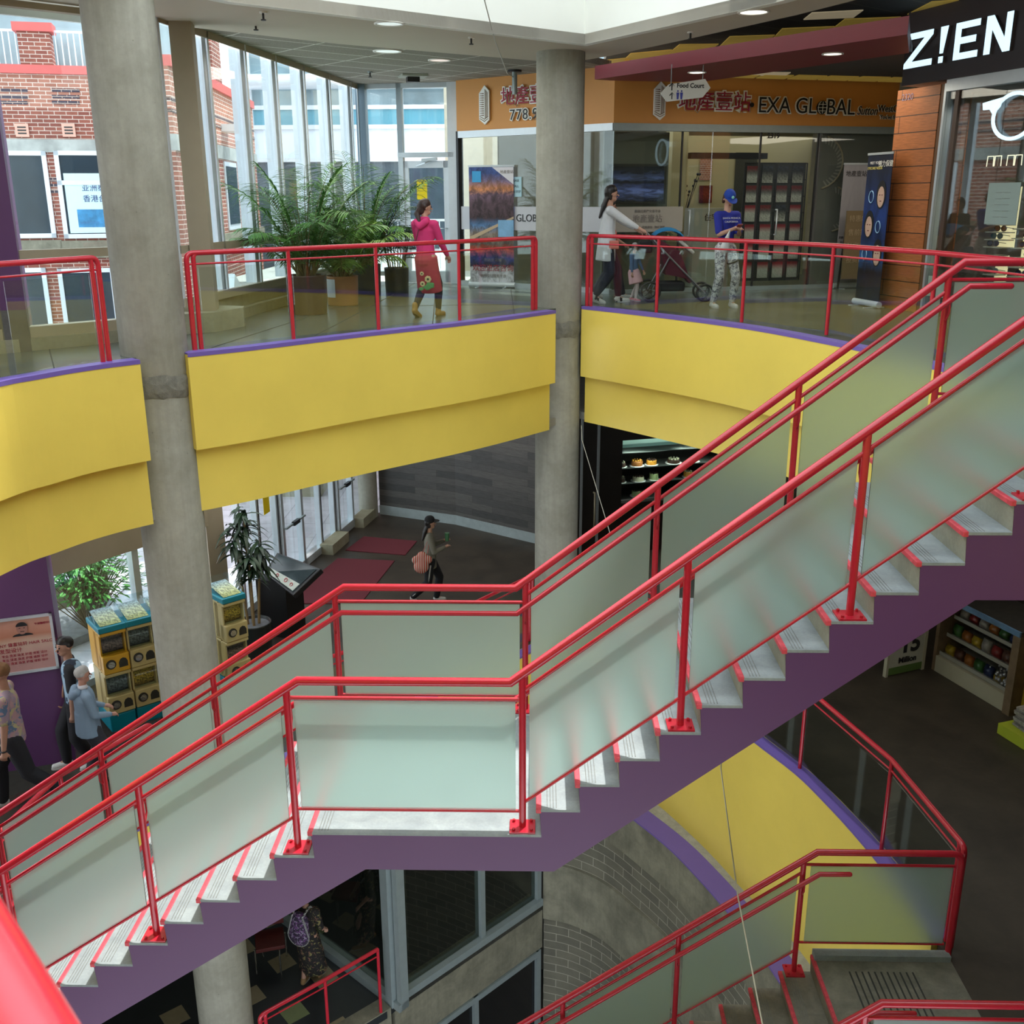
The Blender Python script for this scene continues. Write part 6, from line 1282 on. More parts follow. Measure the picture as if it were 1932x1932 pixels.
q.build('cooler_shelf', mat('grey_shelf', (.25, .25, .22), .5, 0, 0), ch)
rr = random.Random(3); BC = [('red', (.30, .03, .03)), ('yellow', (.55, .38, .03)), ('green', (.06, .18, .05)), ('brown', (.14, .06, .04)), ('white', (.42, .40, .36)), ('dark blue', (.03, .05, .14)), ('orange', (.45, .16, .03))]
where = ('at the left end', 'second from left', 'third from left', 'fourth from left', 'fifth from left', 'sixth from left', 'at the right end')
for k, z in enumerate((.27, .54, .80)):
    for i in range(7):
        nm_, c_ = BC[(i*3+k*2+(1 if i == k else 0)) % 7]; u_ = .1+.183*i; h_ = rr.uniform(.13, .18) if k < 2 else .12; c = on(XA, XB, u_, z, -.16-.09*k); d = on(XA, XB, 1, 0)-on(XA, XB, 0, 0); q = MB(); w_ = .075
        nn = V((d.y, -d.x, 0)); P = []
        for zz, ww, tt in ((0, 1, .02), (.25, .9, .045), (.6, .9, .045), (1, 1, .008)): P += [c+d*w_*ww+nn*tt+V((0, 0, h_*zz)), c-d*w_*ww+nn*tt+V((0, 0, h_*zz)), c-d*w_*ww-nn*tt+V((0, 0, h_*zz)), c+d*w_*ww-nn*tt+V((0, 0, h_*zz))]
        q.add(P, [(a*4+j, a*4+(j+1) % 4, a*4+4+(j+1) % 4, a*4+4+j) for a in range(3) for j in range(4)]+[(0, 1, 2, 3), (15, 14, 13, 12)], smooth=True)
        o = q.build('snack_bag', mat('bag_'+nm_.replace(' ', '_'), tuple(v*.55 for v in c_), .35, 0, .45, 25)); tag(o, '%s snack bag on the %s cooler shelf, %s' % (nm_, ('bottom', 'middle', 'top')[k], where[i]), 'snack bag', 'snack bags in the open cooler')
q = MB()
for i in range(60): q.ball(on(XA, XB, .82+.4*rr.random(), .30+.12*rr.random(), -.10-.22*rr.random()), .032, 6)
tag(q.build('silver_cans', mat('silver_wrap', (.24, .25, .26), .3, .5, .2, 20)), 'heap of small silver wrapped cans at the right of the bottom cooler shelf', 'cans', kind='stuff')
ls = thing('prize_sign', 'white standing board reading 15 Million under the staircase', 'sign', (5.2, 7.55, 0)); NA, NB_ = (4.93, 7.40), (5.52, 7.66)
q = MB(); panel(q, NA, NB_, 0, .62, .12, .72, 0, -.03); q.build('board_panel', mat('board_white', (.42, .42, .35), .5, 0, .03), ls); q = MB(); panel(q, NA, NB_, 0, .62, .02, .13, .004, -.034); q.build('green_strip', mat('board_green', (.09, .16, .04), .5, 0, 0), ls); q = MB(); panel(q, NA, NB_, .61, .66, 0, .76, .01, -.05); panel(MB(), NA, NB_, -.04, .0, 0, .76, .01, -.05).build('board_post', mat('board_post', (.40, .38, .28), .5, 0, 0), ls); q.build('board_post', mat('board_post', (.40, .38, .28), .5, 0, 0), ls)
txt('15', .36, NA, NB_, .36, .45, .006, INK, ls, ext=.001, bold=.012); txt('Million', .12, NA, NB_, .33, .22, .006, INK, ls, ext=.001, bold=.004); txt('$', .13, NA, NB_, .08, .52, .006, INK, ls, ext=.001, bold=.004)
nr = thing('newspaper_stand', 'lime green floor stand with piled newspapers at the right edge', 'stand', (6.1, 5.7, 0)); q = MB().box((6.18, 5.72, .07), (.5, .62, .14), radians(-70)); q.build('floor_tray', mat('lime_plastic', (.42, .50, .03), .5, 0, .05), nr)
for k in range(9): tag(MB().box((6.2+.012*((k*5) % 3), 5.72+.01*((k*7) % 4), .155+.03*k), (.30, .42, .026), radians(-72+((k*37) % 9-4))).build('newspaper', mat('newsprint_%d' % (k % 3), ((.30, .29, .27), (.24, .23, .22), (.34, .32, .28))[k % 3], .8, 0, .45, 30)), 'newspaper in the pile on the lime stand, %s from the floor' % ('first', 'second', 'third', 'fourth', 'fifth', 'sixth', 'seventh', 'eighth', 'ninth')[k], 'newspaper', 'piled newspapers on the lime stand')
yr = thing('magazine_rack', 'yellow magazine rack beside the open cooler at the right edge', 'rack', (6.35, 6.1, 0)); q = MB().box((6.42, 6.12, .5), (.5, .06, 1.0), radians(-70)).box((6.5, 6.1, .5), (.06, .5, 1.0), radians(-70)); q.build('rack_side', mat('yellow_rack', (.50, .36, .03), .5, 0, .05), yr)
for k in range(5): tag(MB().box((6.30, 6.0, .32+.15*k), (.28, .05, .14), radians(-70), ).build('magazine', mat('magazine_%d' % (k % 2), ((.10, .13, .15), (.25, .24, .22))[k % 2], .6, 0, .6, 25)), 'magazine in the yellow rack, %s row from the bottom' % ('lowest', 'second', 'third', 'fourth', 'topmost')[k], 'magazine', 'magazines in the yellow rack')
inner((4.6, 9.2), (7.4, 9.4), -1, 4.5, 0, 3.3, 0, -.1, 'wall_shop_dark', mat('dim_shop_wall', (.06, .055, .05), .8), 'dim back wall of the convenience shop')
inner((5.1, 8.35), (5.75, 8.5), 0, .35, 0, 3.3, 0, -.3, 'trim_43', mat('grey_shop_pier', (.10, .10, .09), .7), 'grey pier beside the prize board', 'pier')
# basement furniture glimpsed under the stair
bc = thing('red_seat_chair', 'dark chair with a red seat beside the woman with the backpack', 'chair', (-3.95, 6.6, ZB)); MB().box((-3.95, 6.6, ZB+.45), (.42, .42, .06), .3).build('seat', mat('red_seat', (.12, .015, .012), .6, 0, .2), bc, bev=.01); MB().box((-3.99, 6.8, ZB+.75), (.40, .05, .38), .3).build('backrest', MATS['red_seat'], bc, bev=.01)
for a in (-1, 1):
    for b in (-1, 1): MB().cyl((-3.95+.18*a, 6.6+.18*b, ZB), (-3.95+.18*a, 6.6+.18*b, ZB+.43), .014, 8).build('leg', CHR, bc)
# straps and wires
tag(MB().tube([(.62, 8.98, 3.28), onv(1098, 830, (.55, 9.0), (1.5, 8.4)), onv(1150, 1003, (.55, 9.0), (1.5, 8.4)), (1.2, 8.0, 1.2)], .006, 5).build('hanging_wire', mat('pale_wire', (.62, .60, .50), .5, 0, 0)), 'thin pale wire hanging beside the far column over the bakery', 'wire')
tag(MB().tube([(1.5, 1.5, 3.28), onv(1360, 1450, (1.0, 2.6), (2.5, 2.6)), onv(1392, 1690, (0, .3), (3, .3)), onv(1440, 1940, (0, -.25), (3, -.25))], .0055, 6).build('hanging_wire', MATS['pale_wire']), 'long pale wire crossing the lower stair toward the bottom edge', 'wire')

# ------------------------------------------------------------------ people
SK = mat('skin', (.50, .28, .20), .5, 0, .05, 8); SKD = mat('darker_skin', (.40, .21, .14), .5, 0, .05, 8); HAIR = mat('black_hair', (.012, .009, .008), .45, 0, .3, 30); GREYH = mat('grey_hair', (.42, .40, .38), .6, 0, .2, 30)
EYE = mat('eye_dark', (.01, .008, .008), .3, 0, 0); LIP = mat('lip', (.38, .10, .09), .5, 0, 0)
def caps(q, a, b, ra, rb, s=(1, 1), n=14, k=4, flat=False):
    a, b = V(a), V(b); d = (b-a); L_ = d.length; d = d.normalized() if L_ > 1e-5 else V((0, 0, 1))
    if abs(d.z) > .5: x = (V((1, 0, 0))-d*d.x).normalized(); y = d.cross(x)
    else: y = (V((0, 0, 1))-d*d.z).normalized(); x = y.cross(d)
    rings = []
    if not flat:
        for i in range(k): t = -pi/2+pi/2*i/k; rings.append((a+d*ra*sin(t), max(ra*cos(t), 1e-4)))
    rings += [(a, ra), (b, rb)]
    if not flat:
        for i in range(1, k+1): t = pi/2*i/k; rings.append((b+d*rb*sin(t), max(rb*cos(t), 1e-4)))
    vs = [c+(x*cos(2*pi*j/n)*s[0]+y*sin(2*pi*j/n)*s[1])*r for c, r in rings for j in range(n)]; m_ = len(rings)
    q.add(vs, [(i*n+j, i*n+(j+1) % n, (i+1)*n+(j+1) % n, (i+1)*n+j) for i in range(m_-1) for j in range(n)]+[tuple(range(n))[::-1], tuple(range((m_-1)*n, m_*n))])
def blob(name, prims, matl, parent, M, vox=.012, sm=4, cut=None):
    q = MB()
    for p_ in prims: caps(q, *p_[:4], **(p_[4] if len(p_) > 4 else {}))
    me = bpy.data.meshes.new(name); me.from_pydata([tuple(v) for v in q.v], [], q.f); o = bpy.data.objects.new(name, me); COL.objects.link(o)
    r = o.modifiers.new('r', 'REMESH'); r.mode = 'VOXEL'; r.voxel_size = vox; r.use_smooth_shade = True
    if sm: s_ = o.modifiers.new('s', 'SMOOTH'); s_.iterations = sm; s_.factor = .5
    new = bpy.data.meshes.new_from_object(o.evaluated_get(bpy.context.evaluated_depsgraph_get())); bpy.data.objects.remove(o); bpy.data.meshes.remove(me)
    new.transform(M); new.materials.clear(); new.materials.append(matl); new.name = name
    if parent is not None: new.transform(Matrix.Translation(-parent.location))
    for f in new.polygons: f.use_smooth = True
    oo = bpy.data.objects.new(name, new); COL.objects.link(oo); oo.parent = parent; return oo
def ik(a, c, l1, l2, hint):
    a, c = V(a), V(c); d = c-a; L_ = min(d.length, (l1+l2)*.999); dn = d.normalized(); x = (l1*l1-l2*l2+L_*L_)/(2*L_); h = sqrt(max(0, l1*l1-x*x)); hv = V(hint); hv = (hv-dn*hv.dot(dn)).normalized()
    return a+dn*x+hv*h, a+dn*L_
def person(label, pos, heading, H, feet, hands, cl, lean=0, head=(0, 0), skin=None, group=None, twist=0, build=1.0, curl=1.0):
    """local frame: x right of the body, y forward, z up; feet: [(x, y, z, toe pitch)] left, right; hands: [(x, y, z)] fractions of height"""
    skin = skin or SK; t = thing('person', label, 'person', pos, group); h = H; c_, s_ = cos(heading), sin(heading)
    M = Matrix.Translation(V(pos)) @ Matrix(((s_, c_, 0, 0), (-c_, s_, 0, 0), (0, 0, 1, 0), (0, 0, 0, 1)))   # heading: world angle the body faces
    bw = build; J = {}
    pel = V((0, 0, .515*h)); up = V((0, sin(lean), cos(lean))); J['waist'] = pel+up*.10*h; J['chest'] = pel+up*.215*h; J['neck'] = pel+up*.305*h
    hd = J['neck']+V((0, sin(lean)*.3, 1)).normalized()*.095*h+V((0, .012*h, 0))
    yaw, pit = head; HR = Matrix.Rotation(yaw, 3, 'Z') @ Matrix.Rotation(-pit, 3, 'X')
    def hp_(x, y, z): return hd+HR @ V((x*h, y*h, z*h))
    body = []; sh = {}; el = {}; wr = {}; kn = {}; an = {}; hip = {}
    body += [(pel+V((0, 0, -.01*h)), J['waist'], .062*h*bw, .055*h*bw, dict(s=(1.22, .85))), (J['waist'], J['chest'], .055*h*bw, .064*h*bw, dict(s=(1.28, .82))), (J['chest'], J['neck']-up*.03*h, .066*h*bw, .035*h, dict(s=(1.35, .75)))]
    body += [(J['neck']-up*.02*h, hp_(0, -.008, -.03), .031*h, .027*h)]
    body += [(hp_(0, -.006, .012), hp_(0, .006, .008), .050*h, .046*h, dict(s=(.88, 1.08))), (hp_(0, .012, -.035), hp_(0, .022, -.040), .030*h, .024*h), (hp_(0, .050, -.002), hp_(0, .062, -.014), .005*h, .0075*h)]
    for i, sx in ((0, -1), (1, 1)):
        body += [(hp_(sx*.045, -.004, .0), hp_(sx*.048, -.008, -.014), .008*h, .006*h, dict(s=(.6, 1.2)))]
        hip[i] = pel+V((sx*.048*h, 0, -.015*h)); f = feet[i]; fa = V((f[0]*h, f[1]*h, f[2]*h+.045*h)); kn[i], an[i] = ik(hip[i], fa, .245*h, .235*h, (0.1*sx, 1, 0))
        body += [(hip[i], kn[i], .052*h*bw, .033*h), (kn[i], an[i], .034*h, .020*h), (kn[i], kn[i]*.7+an[i]*.3, .031*h, .032*h)]
        sh[i] = J['neck']+V((sx*.098*h*bw, 0, 0))-up*.04*h; hint = (sx*.5, -.9, -.5) if len(hands[i]) < 4 else hands[i][3]; el[i], wr[i] = ik(sh[i], V(hands[i][:3])*h, .165*h, .140*h, hint)
        body += [(J['neck']-up*.035*h, sh[i], .032*h, .033*h), (sh[i], el[i], .029*h, .022*h), (el[i], wr[i], .022*h, .0145*h)]
        d = (wr[i]-el[i]).normalized(); sd = d.cross(V((0, 0, 1))); sd = sd.normalized() if sd.length > .1 else V((0, 1, 0)); pn = sd.cross(d)*-1
        if abs(d.z) > .8: sd = V((0, 1, 0)); sd = (sd-d*sd.dot(d)).normalized(); pn = V((-sx, 0, 0))
        pm = wr[i]+d*.035*h; body += [(wr[i], pm, .014*h, .017*h), (pm-sd*.011*h, pm+sd*.012*h, .0105*h, .0105*h)]
        for k, fl in enumerate((.034, .040, .037, .029)):
            b0 = pm+d*.008*h+sd*(k-1.5)*.0105*h; m1 = b0+(d*.9+pn*.35*curl).normalized()*fl*.5*h; m2 = m1+(d*.45+pn*.9*curl).normalized()*fl*.5*h; body += [(b0, m1, .0055*h, .005*h), (m1, m2, .005*h, .0043*h)]
        th0 = wr[i]+d*.014*h-sd*.014*h; th1 = th0+(d*.7-sd*.6+pn*.3).normalized()*.026*h; body += [(th0, th1, .0075*h, .006*h), (th1, th1+(d*.9+pn*.4).normalized()*.018*h, .006*h, .005*h)]
        tp = f[3] if len(f) > 3 else 0; fd = V((0, cos(tp), -sin(tp))); J['fd%d' % i] = fd
        body += [(an[i], an[i]+fd*.06*h-V((0, 0, .022*h)), .015*h, .012*h)]
    blob('body', body, skin, t, M, .0088, 2)
    # face details
    q = MB()
    for sx in (-1, 1): q.ball(hp_(sx*.019, .0485, .006), .0058*h, 8)
    q.xf(M); q.build('eyes', EYE, t)
    q = MB(); q.tube([hp_(-.013, .050, -.030), hp_(0, .053, -.031), hp_(.013, .050, -.030)], .0032*h, 6); q.xf(M); q.build('mouth', LIP, t)
    q = MB()
    for sx in (-1, 1): q.tube([hp_(sx*.010, .050, .019), hp_(sx*.028, .044, .020)], .002*h, 5)
    q.xf(M); q.build('brows', HAIR, t)
    def shoe(i, matl, sole, hgt=.0):
        fd = J['fd%d' % i]; a = an[i]-V((0, 0, .022*h)); b = a+fd*.085*h-V((0, 0, .008*h)); upv = V((0, fd.z*-1, fd.y)) if True else 0
        pr = [(a-fd*.012*h, b, .026*h, .021*h, dict(s=(.9, 1))), (a+V((0, 0, .01*h)), a+V((0, 0, .02*h+hgt*h)), .026*h, .025*h)]
        o = blob('shoe', pr, matl, t, M, .009, 2); n_ = upv.normalized(); blob('sole', [(a-fd*.02*h-n_*.016*h, b+fd*.004*h-n_*.013*h, .0215*h, .0205*h, dict(s=(1.15, .45)))], sole, o, M @ Matrix.Identity(4), .007, 1) if False else None
        q = MB(); lat = V((1, 0, 0)); P = []
        for s2 in (0, 1):
            for k in range(14):
                a2 = 2*pi*k/14; cc = (a+b)/2+fd*(cos(a2)*.066*h)+lat*(sin(a2)*.0245*h*(1.1 if cos(a2) > 0 else .9))-n_*(.024*h-.012*h*s2); P.append(cc)
        q.add(P, [tuple(range(14))[::-1], tuple(range(14, 28))]+[(k, (k+1) % 14, (k+1) % 14+14, k+14) for k in range(14)], smooth=False); q.xf(M); q.build('sole', sole, o)
    S_ = cl.get('shoes')
    for i in (0, 1): shoe(i, S_[0], S_[1], S_[2] if len(S_) > 2 else 0)
    g = cl.get('grow', .010)*h
    if 'pants' in cl:
        m_, hem, lo = cl['pants']; pr = [(pel+V((0, 0, .05*h)), pel-V((0, 0, .02*h)), *((.066*h*bw, .070*h*bw) if 'skirt' not in cl else (.055*h*bw, .058*h*bw)), dict(s=(1.22, .9)))]
        for i in (0, 1):
            e = kn[i]*(1-hem)+an[i]*hem; th_ = .058 if 'skirt' not in cl else .046; pr += [(hip[i], kn[i], th_*h*bw, .041*h+lo*h), (kn[i], kn[i]*.65+an[i]*.35, .041*h+lo*h, .041*h+lo*h), (kn[i]*.65+an[i]*.35, e, .041*h+lo*h, .029*h+lo*h*1.2, dict())]
        blob('trousers', pr, m_, t, M, .011, 3)
    if 'top' in cl:
        m_, z0, sl, fl = cl['top']; b0 = pel+up*(z0*h)
        pr = [(b0, J['waist'], (.062+fl)*h*bw, (.060+fl*.6)*h*bw, dict(s=(1.25, .92), flat=True)), (J['waist'], J['chest'], (.060+fl*.6)*h*bw, .072*h*bw, dict(s=(1.28, .86))), (J['chest'], J['neck']-up*.035*h, .073*h*bw, .042*h, dict(s=(1.38, .78)))]
        for i in (0, 1):
            pr += [(J['neck']-up*.04*h, sh[i], .038*h, .038*h)]; s1 = min(1, sl*2); e1 = sh[i]*(1-s1)+el[i]*s1; pr += [(sh[i], e1, .036*h+fl*.15*h, (.033*h if s1 < 1 else .029*h)+fl*.1*h)]
            if sl > .5: e2 = el[i]*(1-(sl-.5)*2)+wr[i]*(sl-.5)*2; pr += [(el[i], e2, .029*h+fl*.1*h, .021*h)]
        J['top'] = blob('top', pr, m_, t, M, .011, 3)
    if 'skirt' in cl:
        m_, z1, rr_, ry = cl['skirt']; k0 = (kn[0]+kn[1])/2; bot_ = V((k0.x, k0.y*.8, z1*h)); blob('skirt', [(bot_, pel+V((0, 0, .0*h)), rr_*h, .092*h*bw, dict(s=(1.15, ry), flat=True, n=26)), (pel+V((0, 0, -.03*h)), pel+V((0, 0, .05*h)), (.090*h*bw), .066*h*bw, dict(s=(1.15, .95)))], m_, t, M, .010, 2)
    if 'hair' in cl:
        m_, kind = cl['hair']; pr = [(hp_(0, -.012, .022), hp_(0, .002, .030), .050*h, .047*h, dict(s=(.94, 1.05)))]
        if kind == 'short': pr = [(hp_(0, -.014, .020), hp_(0, .006, .034), .048*h, .042*h, dict(s=(.95, 1.08))), (hp_(-.038, -.01, .012), hp_(.038, -.01, .012), .016*h, .016*h)]
        if kind == 'bald': pr = [(hp_(-.040, -.012, -.004), hp_(-.036, -.022, .012), .016*h, .016*h), (hp_(.040, -.012, -.004), hp_(.036, -.022, .012), .016*h, .016*h), (hp_(0, -.042, -.012), hp_(0, -.038, .012), .020*h, .020*h, dict(s=(1.9, 1)))]
        if kind in ('long', 'pony', 'bob'): pr += [(hp_(-.034, -.015, .01), hp_(-.036, -.012, -.035 if kind != 'pony' else -.005), .020*h, .014*h), (hp_(.034, -.015, .01), hp_(.036, -.012, -.035 if kind != 'pony' else -.005), .020*h, .014*h), (hp_(0, -.035, .01), hp_(0, -.035, -.03), .036*h, .028*h, dict(s=(1.2, .8)))]
        if kind == 'long': b_ = J['chest']+V((0, -.075*h, .0)); pr += [(hp_(0, -.035, -.03), J['neck']+V((0, -.05*h, 0)), .030*h, .034*h, dict(s=(1.3, .7))), (J['neck']+V((0, -.05*h, 0)), b_, .034*h, .020*h, dict(s=(1.4, .6)))]
        if kind == 'pony': pr += [(hp_(0, -.05, -.01), hp_(-.01, -.07, -.05), .024*h, .026*h), (hp_(-.01, -.07, -.05), J['neck']+V((-.01*h, -.07*h, -.015*h)), .026*h, .014*h)]
        blob('hair', pr, m_, t, M, .009, 2)
    if 'cap' in cl:
        m_ = cl['cap']; blob('cap', [(hp_(0, -.008, .030), hp_(0, .004, .034), .0525*h, .050*h, dict(s=(.95, 1.06)))], m_, t, M, .009, 1); q = MB(); P = []
        for zz in (.024, .030):
            for k in range(11): a2 = pi*k/10; P.append(hp_(.047*cos(a2), .040+.062*sin(a2), zz-.010*sin(a2)))
        q.add(P, [tuple(range(11))[::-1], tuple(range(11, 22))]+[(k, k+1, k+12, k+11) for k in range(10)]); q.xf(M); q.build('cap_brim', m_, t)
    return dict(t=t, M=M, J=J, sh=sh, el=el, wr=wr, kn=kn, an=an, hip=hip, pel=pel, hp=hp_, h=h, up=up, hd=hd)
def cloth(name, c, ns=6, var=.15, rough=.85): return mat(name, c, rough, 0, var, ns, .15)
def patmat(name, base, spots, sc=18, th=.5):
    m_, t, b = nt(name); n = noise(t, coords(t), sc, 2, .5, .8); last = C3(base)
    for i, c in enumerate(spots):
        n = noise(t, coords(t, loc=(i*3.1, i*1.7, i)), sc*(1+.3*i), 2, .5, .8); last = mixc(t, ramp(t, n, ((th, 0.), (th+.04, 1.))), last, C3(c))
    t.links.new(last, b.inputs['Base Color']); b.inputs['Roughness'].default_value = .85; MATS[name] = m_; return m_
WSH = mat('white_shoe', (.62, .62, .60), .5, 0, .05); SOL = mat('rubber_sole', (.45, .44, .41), .7, 0, 0); BKS = mat('black_shoe', (.02, .02, .02), .5, 0, 0)
BLP = cloth('black_trousers', (.012, .012, .016)); NVP = cloth('dark_denim', (.03, .035, .055), 12, .3)
# woman in pink, from behind
p = person('woman with dark ponytail in a pink hooded top and red skirt beside the palms', (-1.50, 7.90, ZU), radians(62), 1.52, [(-.06, -.10, .03, .5), (.05, .10, 0, 0)], [(-.13, .13, .50), (.13, .14, .52)],
    dict(shoes=(cloth('tan_boot', (.33, .18, .05), 6, .1, .6), mat('tan_sole', (.16, .09, .03), .7, 0, 0), .035), top=(cloth('magenta_cotton', (.62, .035, .16), 4, .12), .0, .97, .010), skirt=(cloth('red_skirt_cloth', (.48, .05, .075), 5, .15), .215, .102, .85), hair=(cloth('dark_brown_hair', (.035, .014, .010), 30, .3, .5), 'pony'), pants=(cloth('black_tights', (.02, .02, .028)), 1.0, -.004)), head=(radians(-38), 0))
h = p['h']; J = p['J']; nk = J['neck']
blob('hood', [(nk+V((-.045*h, -.055*h, -.02*h)), nk+V((0, -.075*h, -.055*h)), .030*h, .030*h), (nk+V((0, -.075*h, -.055*h)), nk+V((.045*h, -.055*h, -.02*h)), .030*h, .030*h), (nk+V((-.04*h, -.02*h, .0)), nk+V((.04*h, -.02*h, .0)), .024*h, .024*h)], MATS['magenta_cotton'], p['t'], p['M'], .010, 2)
q = MB().tube([J['neck']+V((.05*h, -.055*h, -.01*h)), J['chest']+V((-.01*h, -.085*h, 0)), J['waist']+V((-.075*h, -.055*h, -.02*h))], .006, 6); q.xf(p['M']); q.build('bag_strap', mat('brown_strap', (.10, .03, .03), .6, 0, 0), p['t'])
fl = MB(); rr = random.Random(2)
def flower(q, cx, cz, r, c1, c2):
    for k in range(7): a = 2*pi*k/7; q.ball((cx+r*.6*cos(a), 0, cz+r*.6*sin(a)), r*.42, 6, c1, (1, .2, 1))
    q.ball((cx, -.004, cz), r*.35, 6, c2, (1, .3, 1))
fm_ = [mat('cream_petal', (.62, .50, .25), .8, 0, 0), mat('dark_petal', (.05, .07, .03), .8, 0, 0), mat('green_leaf_print', (.10, .30, .10), .8, 0, 0)]
for cx, cz, r in ((.045, .50, .045), (-.03, .44, .035), (-.035, .57, .028)): flower(fl, cx, cz, r, 0, 1)
for k in range(9): fl.ball((rr.uniform(-.06, .10), .004, rr.uniform(.37, .44)), .022, 6, 2, (1.6, .2, 1))
fl.xf(Matrix.Translation((-1.50, 7.90, ZU)) @ Matrix.Rotation(radians(-8), 4, 'Z') @ Matrix.Translation((.015, -.152, 0))); fl.build('printed_flowers', fm_, p['t'])
# woman in white shirt with the stroller
p = person('woman with long black hair in a long white shirt pushing the stroller', (.98, 9.72, ZU), radians(2), 1.70, [(-.06, .12, 0, 0), (.06, -.10, .02, .35)], [(-.10, .30, .60), (.10, .32, .60)],
    dict(shoes=(patmat('black_white_slipon', (.6, .6, .58), [(.02, .02, .02)], 14, .52), SOL), pants=(cloth('navy_trousers', (.022, .025, .045)), .88, .002), top=(cloth('white_linen', (.62, .64, .66), 5, .1), -.155, .86, .032), hair=(HAIR, 'long')), lean=.06)
h = p['h']; J = p['J']; q = MB().tube([J['neck']+V((-.06*h, -.03*h, -.02*h)), J['waist']+V((.05*h, .07*h, -.02*h)), J['waist']+V((.11*h, .05*h, -.06*h))], .008, 6); q.xf(p['M']); q.build('bag_strap', mat('coral_strap', (.55, .16, .12), .6, 0, 0), p['t'])
q = MB().box((.135*h, .05*h, .50*h), (.045, .14, .12)); q.xf(p['M']); tag(q.build('shoulder_bag', MATS['coral_strap'], None, .012), 'small coral bag hanging at the side of the woman in the white shirt', 'bag')
person('person in dark trousers and white sneakers walking behind the woman in the white shirt', (1.06, 10.45, ZU), radians(5), 1.50, [(-.05, -.14, .02, .3), (.05, .15, 0, 0)], [(-.13, .02, .47), (.10, .14, .55)],
    dict(shoes=(WSH, SOL), pants=(NVP, .95, .002), top=(cloth('black_tshirt', (.015, .015, .02)), -.03, .45, .006), hair=(HAIR, 'bob')))
person('small child in a pink dress and blue jacket beside the stroller', (1.42, 10.05, ZU), radians(-30), .86, [(-.06, -.06, 0, 0), (.06, .08, 0, 0)], [(-.16, .12, .50), (.16, .05, .45)],
    dict(shoes=(cloth('pink_shoe', (.55, .18, .22)), SOL), top=(cloth('child_blue_jacket', (.08, .16, .32)), .02, .9, .012), skirt=(cloth('pink_tulle', (.70, .42, .46), 20, .2), .30, .13, .95), hair=(HAIR, 'bob'), cap=cloth('grey_child_hat', (.34, .34, .34)), pants=(cloth('pale_tights', (.55, .45, .45)), 1, -.004)), build=1.15)
def stroller(x, y, z):
    t = thing('stroller', 'maroon folding stroller with blue canopy and black wheels behind the red railing', 'stroller', (x, y, z)); MR = cloth('maroon_fabric', (.10, .012, .028)); f = MB()
    for s in (-.22, .22): f.tube([(x-.42, y+s, z+1.02), (x-.12, y+s, z+.72), (x+.50, y+s, z+.12)], .014, 8); f.tube([(x-.05, y+s, z+.66), (x-.32, y+s, z+.14)], .013, 8)
    f.tube([(x-.42, y-.22, z+1.02), (x-.45, y, z+1.04), (x-.42, y+.22, z+1.02)], .017, 8); f.build('frame', mat('grey_tube', (.20, .20, .22), .4, .5, 0), t)
    for a, b in ((-.32, -.24), (-.32, .24), (.50, -.20), (.50, .20)):
        q = MB(); r = .14 if a < 0 else .12; q.tube([(x+a+r*cos(k), y+b, z+r+.012+r*sin(k)) for k in [2*pi*j/20 for j in range(20)]], .018, 8, closed=True)
        for k in range(5): q.cyl((x+a, y+b, z+r+.012), (x+a+r*.95*cos(k*1.257), y+b, z+r+.012+r*.95*sin(k*1.257)), .006, 5)
        q.cyl((x+a, y+b-.02, z+r+.012), (x+a, y+b+.02, z+r+.012), .028, 10); q.build('wheel', BLK, t)
    q = MB(); P = []
    for s in (-.19, .19): P += [(x-.18, y+s, z+.86), (x-.04, y+s, z+.44), (x+.24, y+s, z+.38), (x+.30, y+s, z+.30)]
    q.add(P, [(i, i+1, i+5, i+4) for i in range(3)]); o = q.build('seat', MR, t); sm = o.modifiers.new('s', 'SOLIDIFY'); sm.thickness = .05
    q = MB()
    for k in (-1, 1): q.add([(x-.20, y+.2*k, z+.90), (x-.08, y+.2*k, z+.40), (x+.26, y+.2*k, z+.34), (x+.10, y+.2*k, z+.74)], [(0, 1, 2, 3)])
    q.add([(x-.20, y-.2, z+.90), (x-.08, y-.2, z+.40), (x-.08, y+.2, z+.40), (x-.20, y+.2, z+.90)], [(0, 1, 2, 3)]); o = q.build('side_shell', MR, t); sm = o.modifiers.new('s', 'SOLIDIFY'); sm.thickness = .02
    q = MB(); q.box((x-.02, y, z+.22), (.44, .34, .14)); q.build('basket', cloth('black_mesh', (.015, .015, .018)), t, .03)
    q = MB(); n = 8; P = []
    for i in range(n+1):
        a = radians(20+15*i)
        for s in range(7): b = -.2+.4*s/6; P.append((x-.08+.30*cos(a)*(1-.3*abs(b)), y+b, z+.80+.28*sin(a)*(1-.5*b*b/.04*.3)))
    q.add(P, [(i*7+j, i*7+j+1, i*7+j+8, i*7+j+7) for i in range(n) for j in range(6)], smooth=True); o = q.build('canopy', cloth('blue_canopy', (.01, .17, .38)), t); sm = o.modifiers.new('s', 'SOLIDIFY'); sm.thickness = .008
    q = MB(); q.box((x+.20, y, z+.80), (.30, .34, .05), M=Matrix.Rotation(.7, 3, 'Y')); q.build('draped_cloth', cloth('cream_cloth', (.50, .50, .46)), t, .02)
    q = MB().box((x-.40, y-.05, z+.80), (.20, .16, .18)); tag(q.build('handbag', cloth('black_bag_cloth', (.02, .02, .022)), None, .03), 'black bag hung on the stroller handle', 'bag')
stroller(1.98, 10.05, ZU)
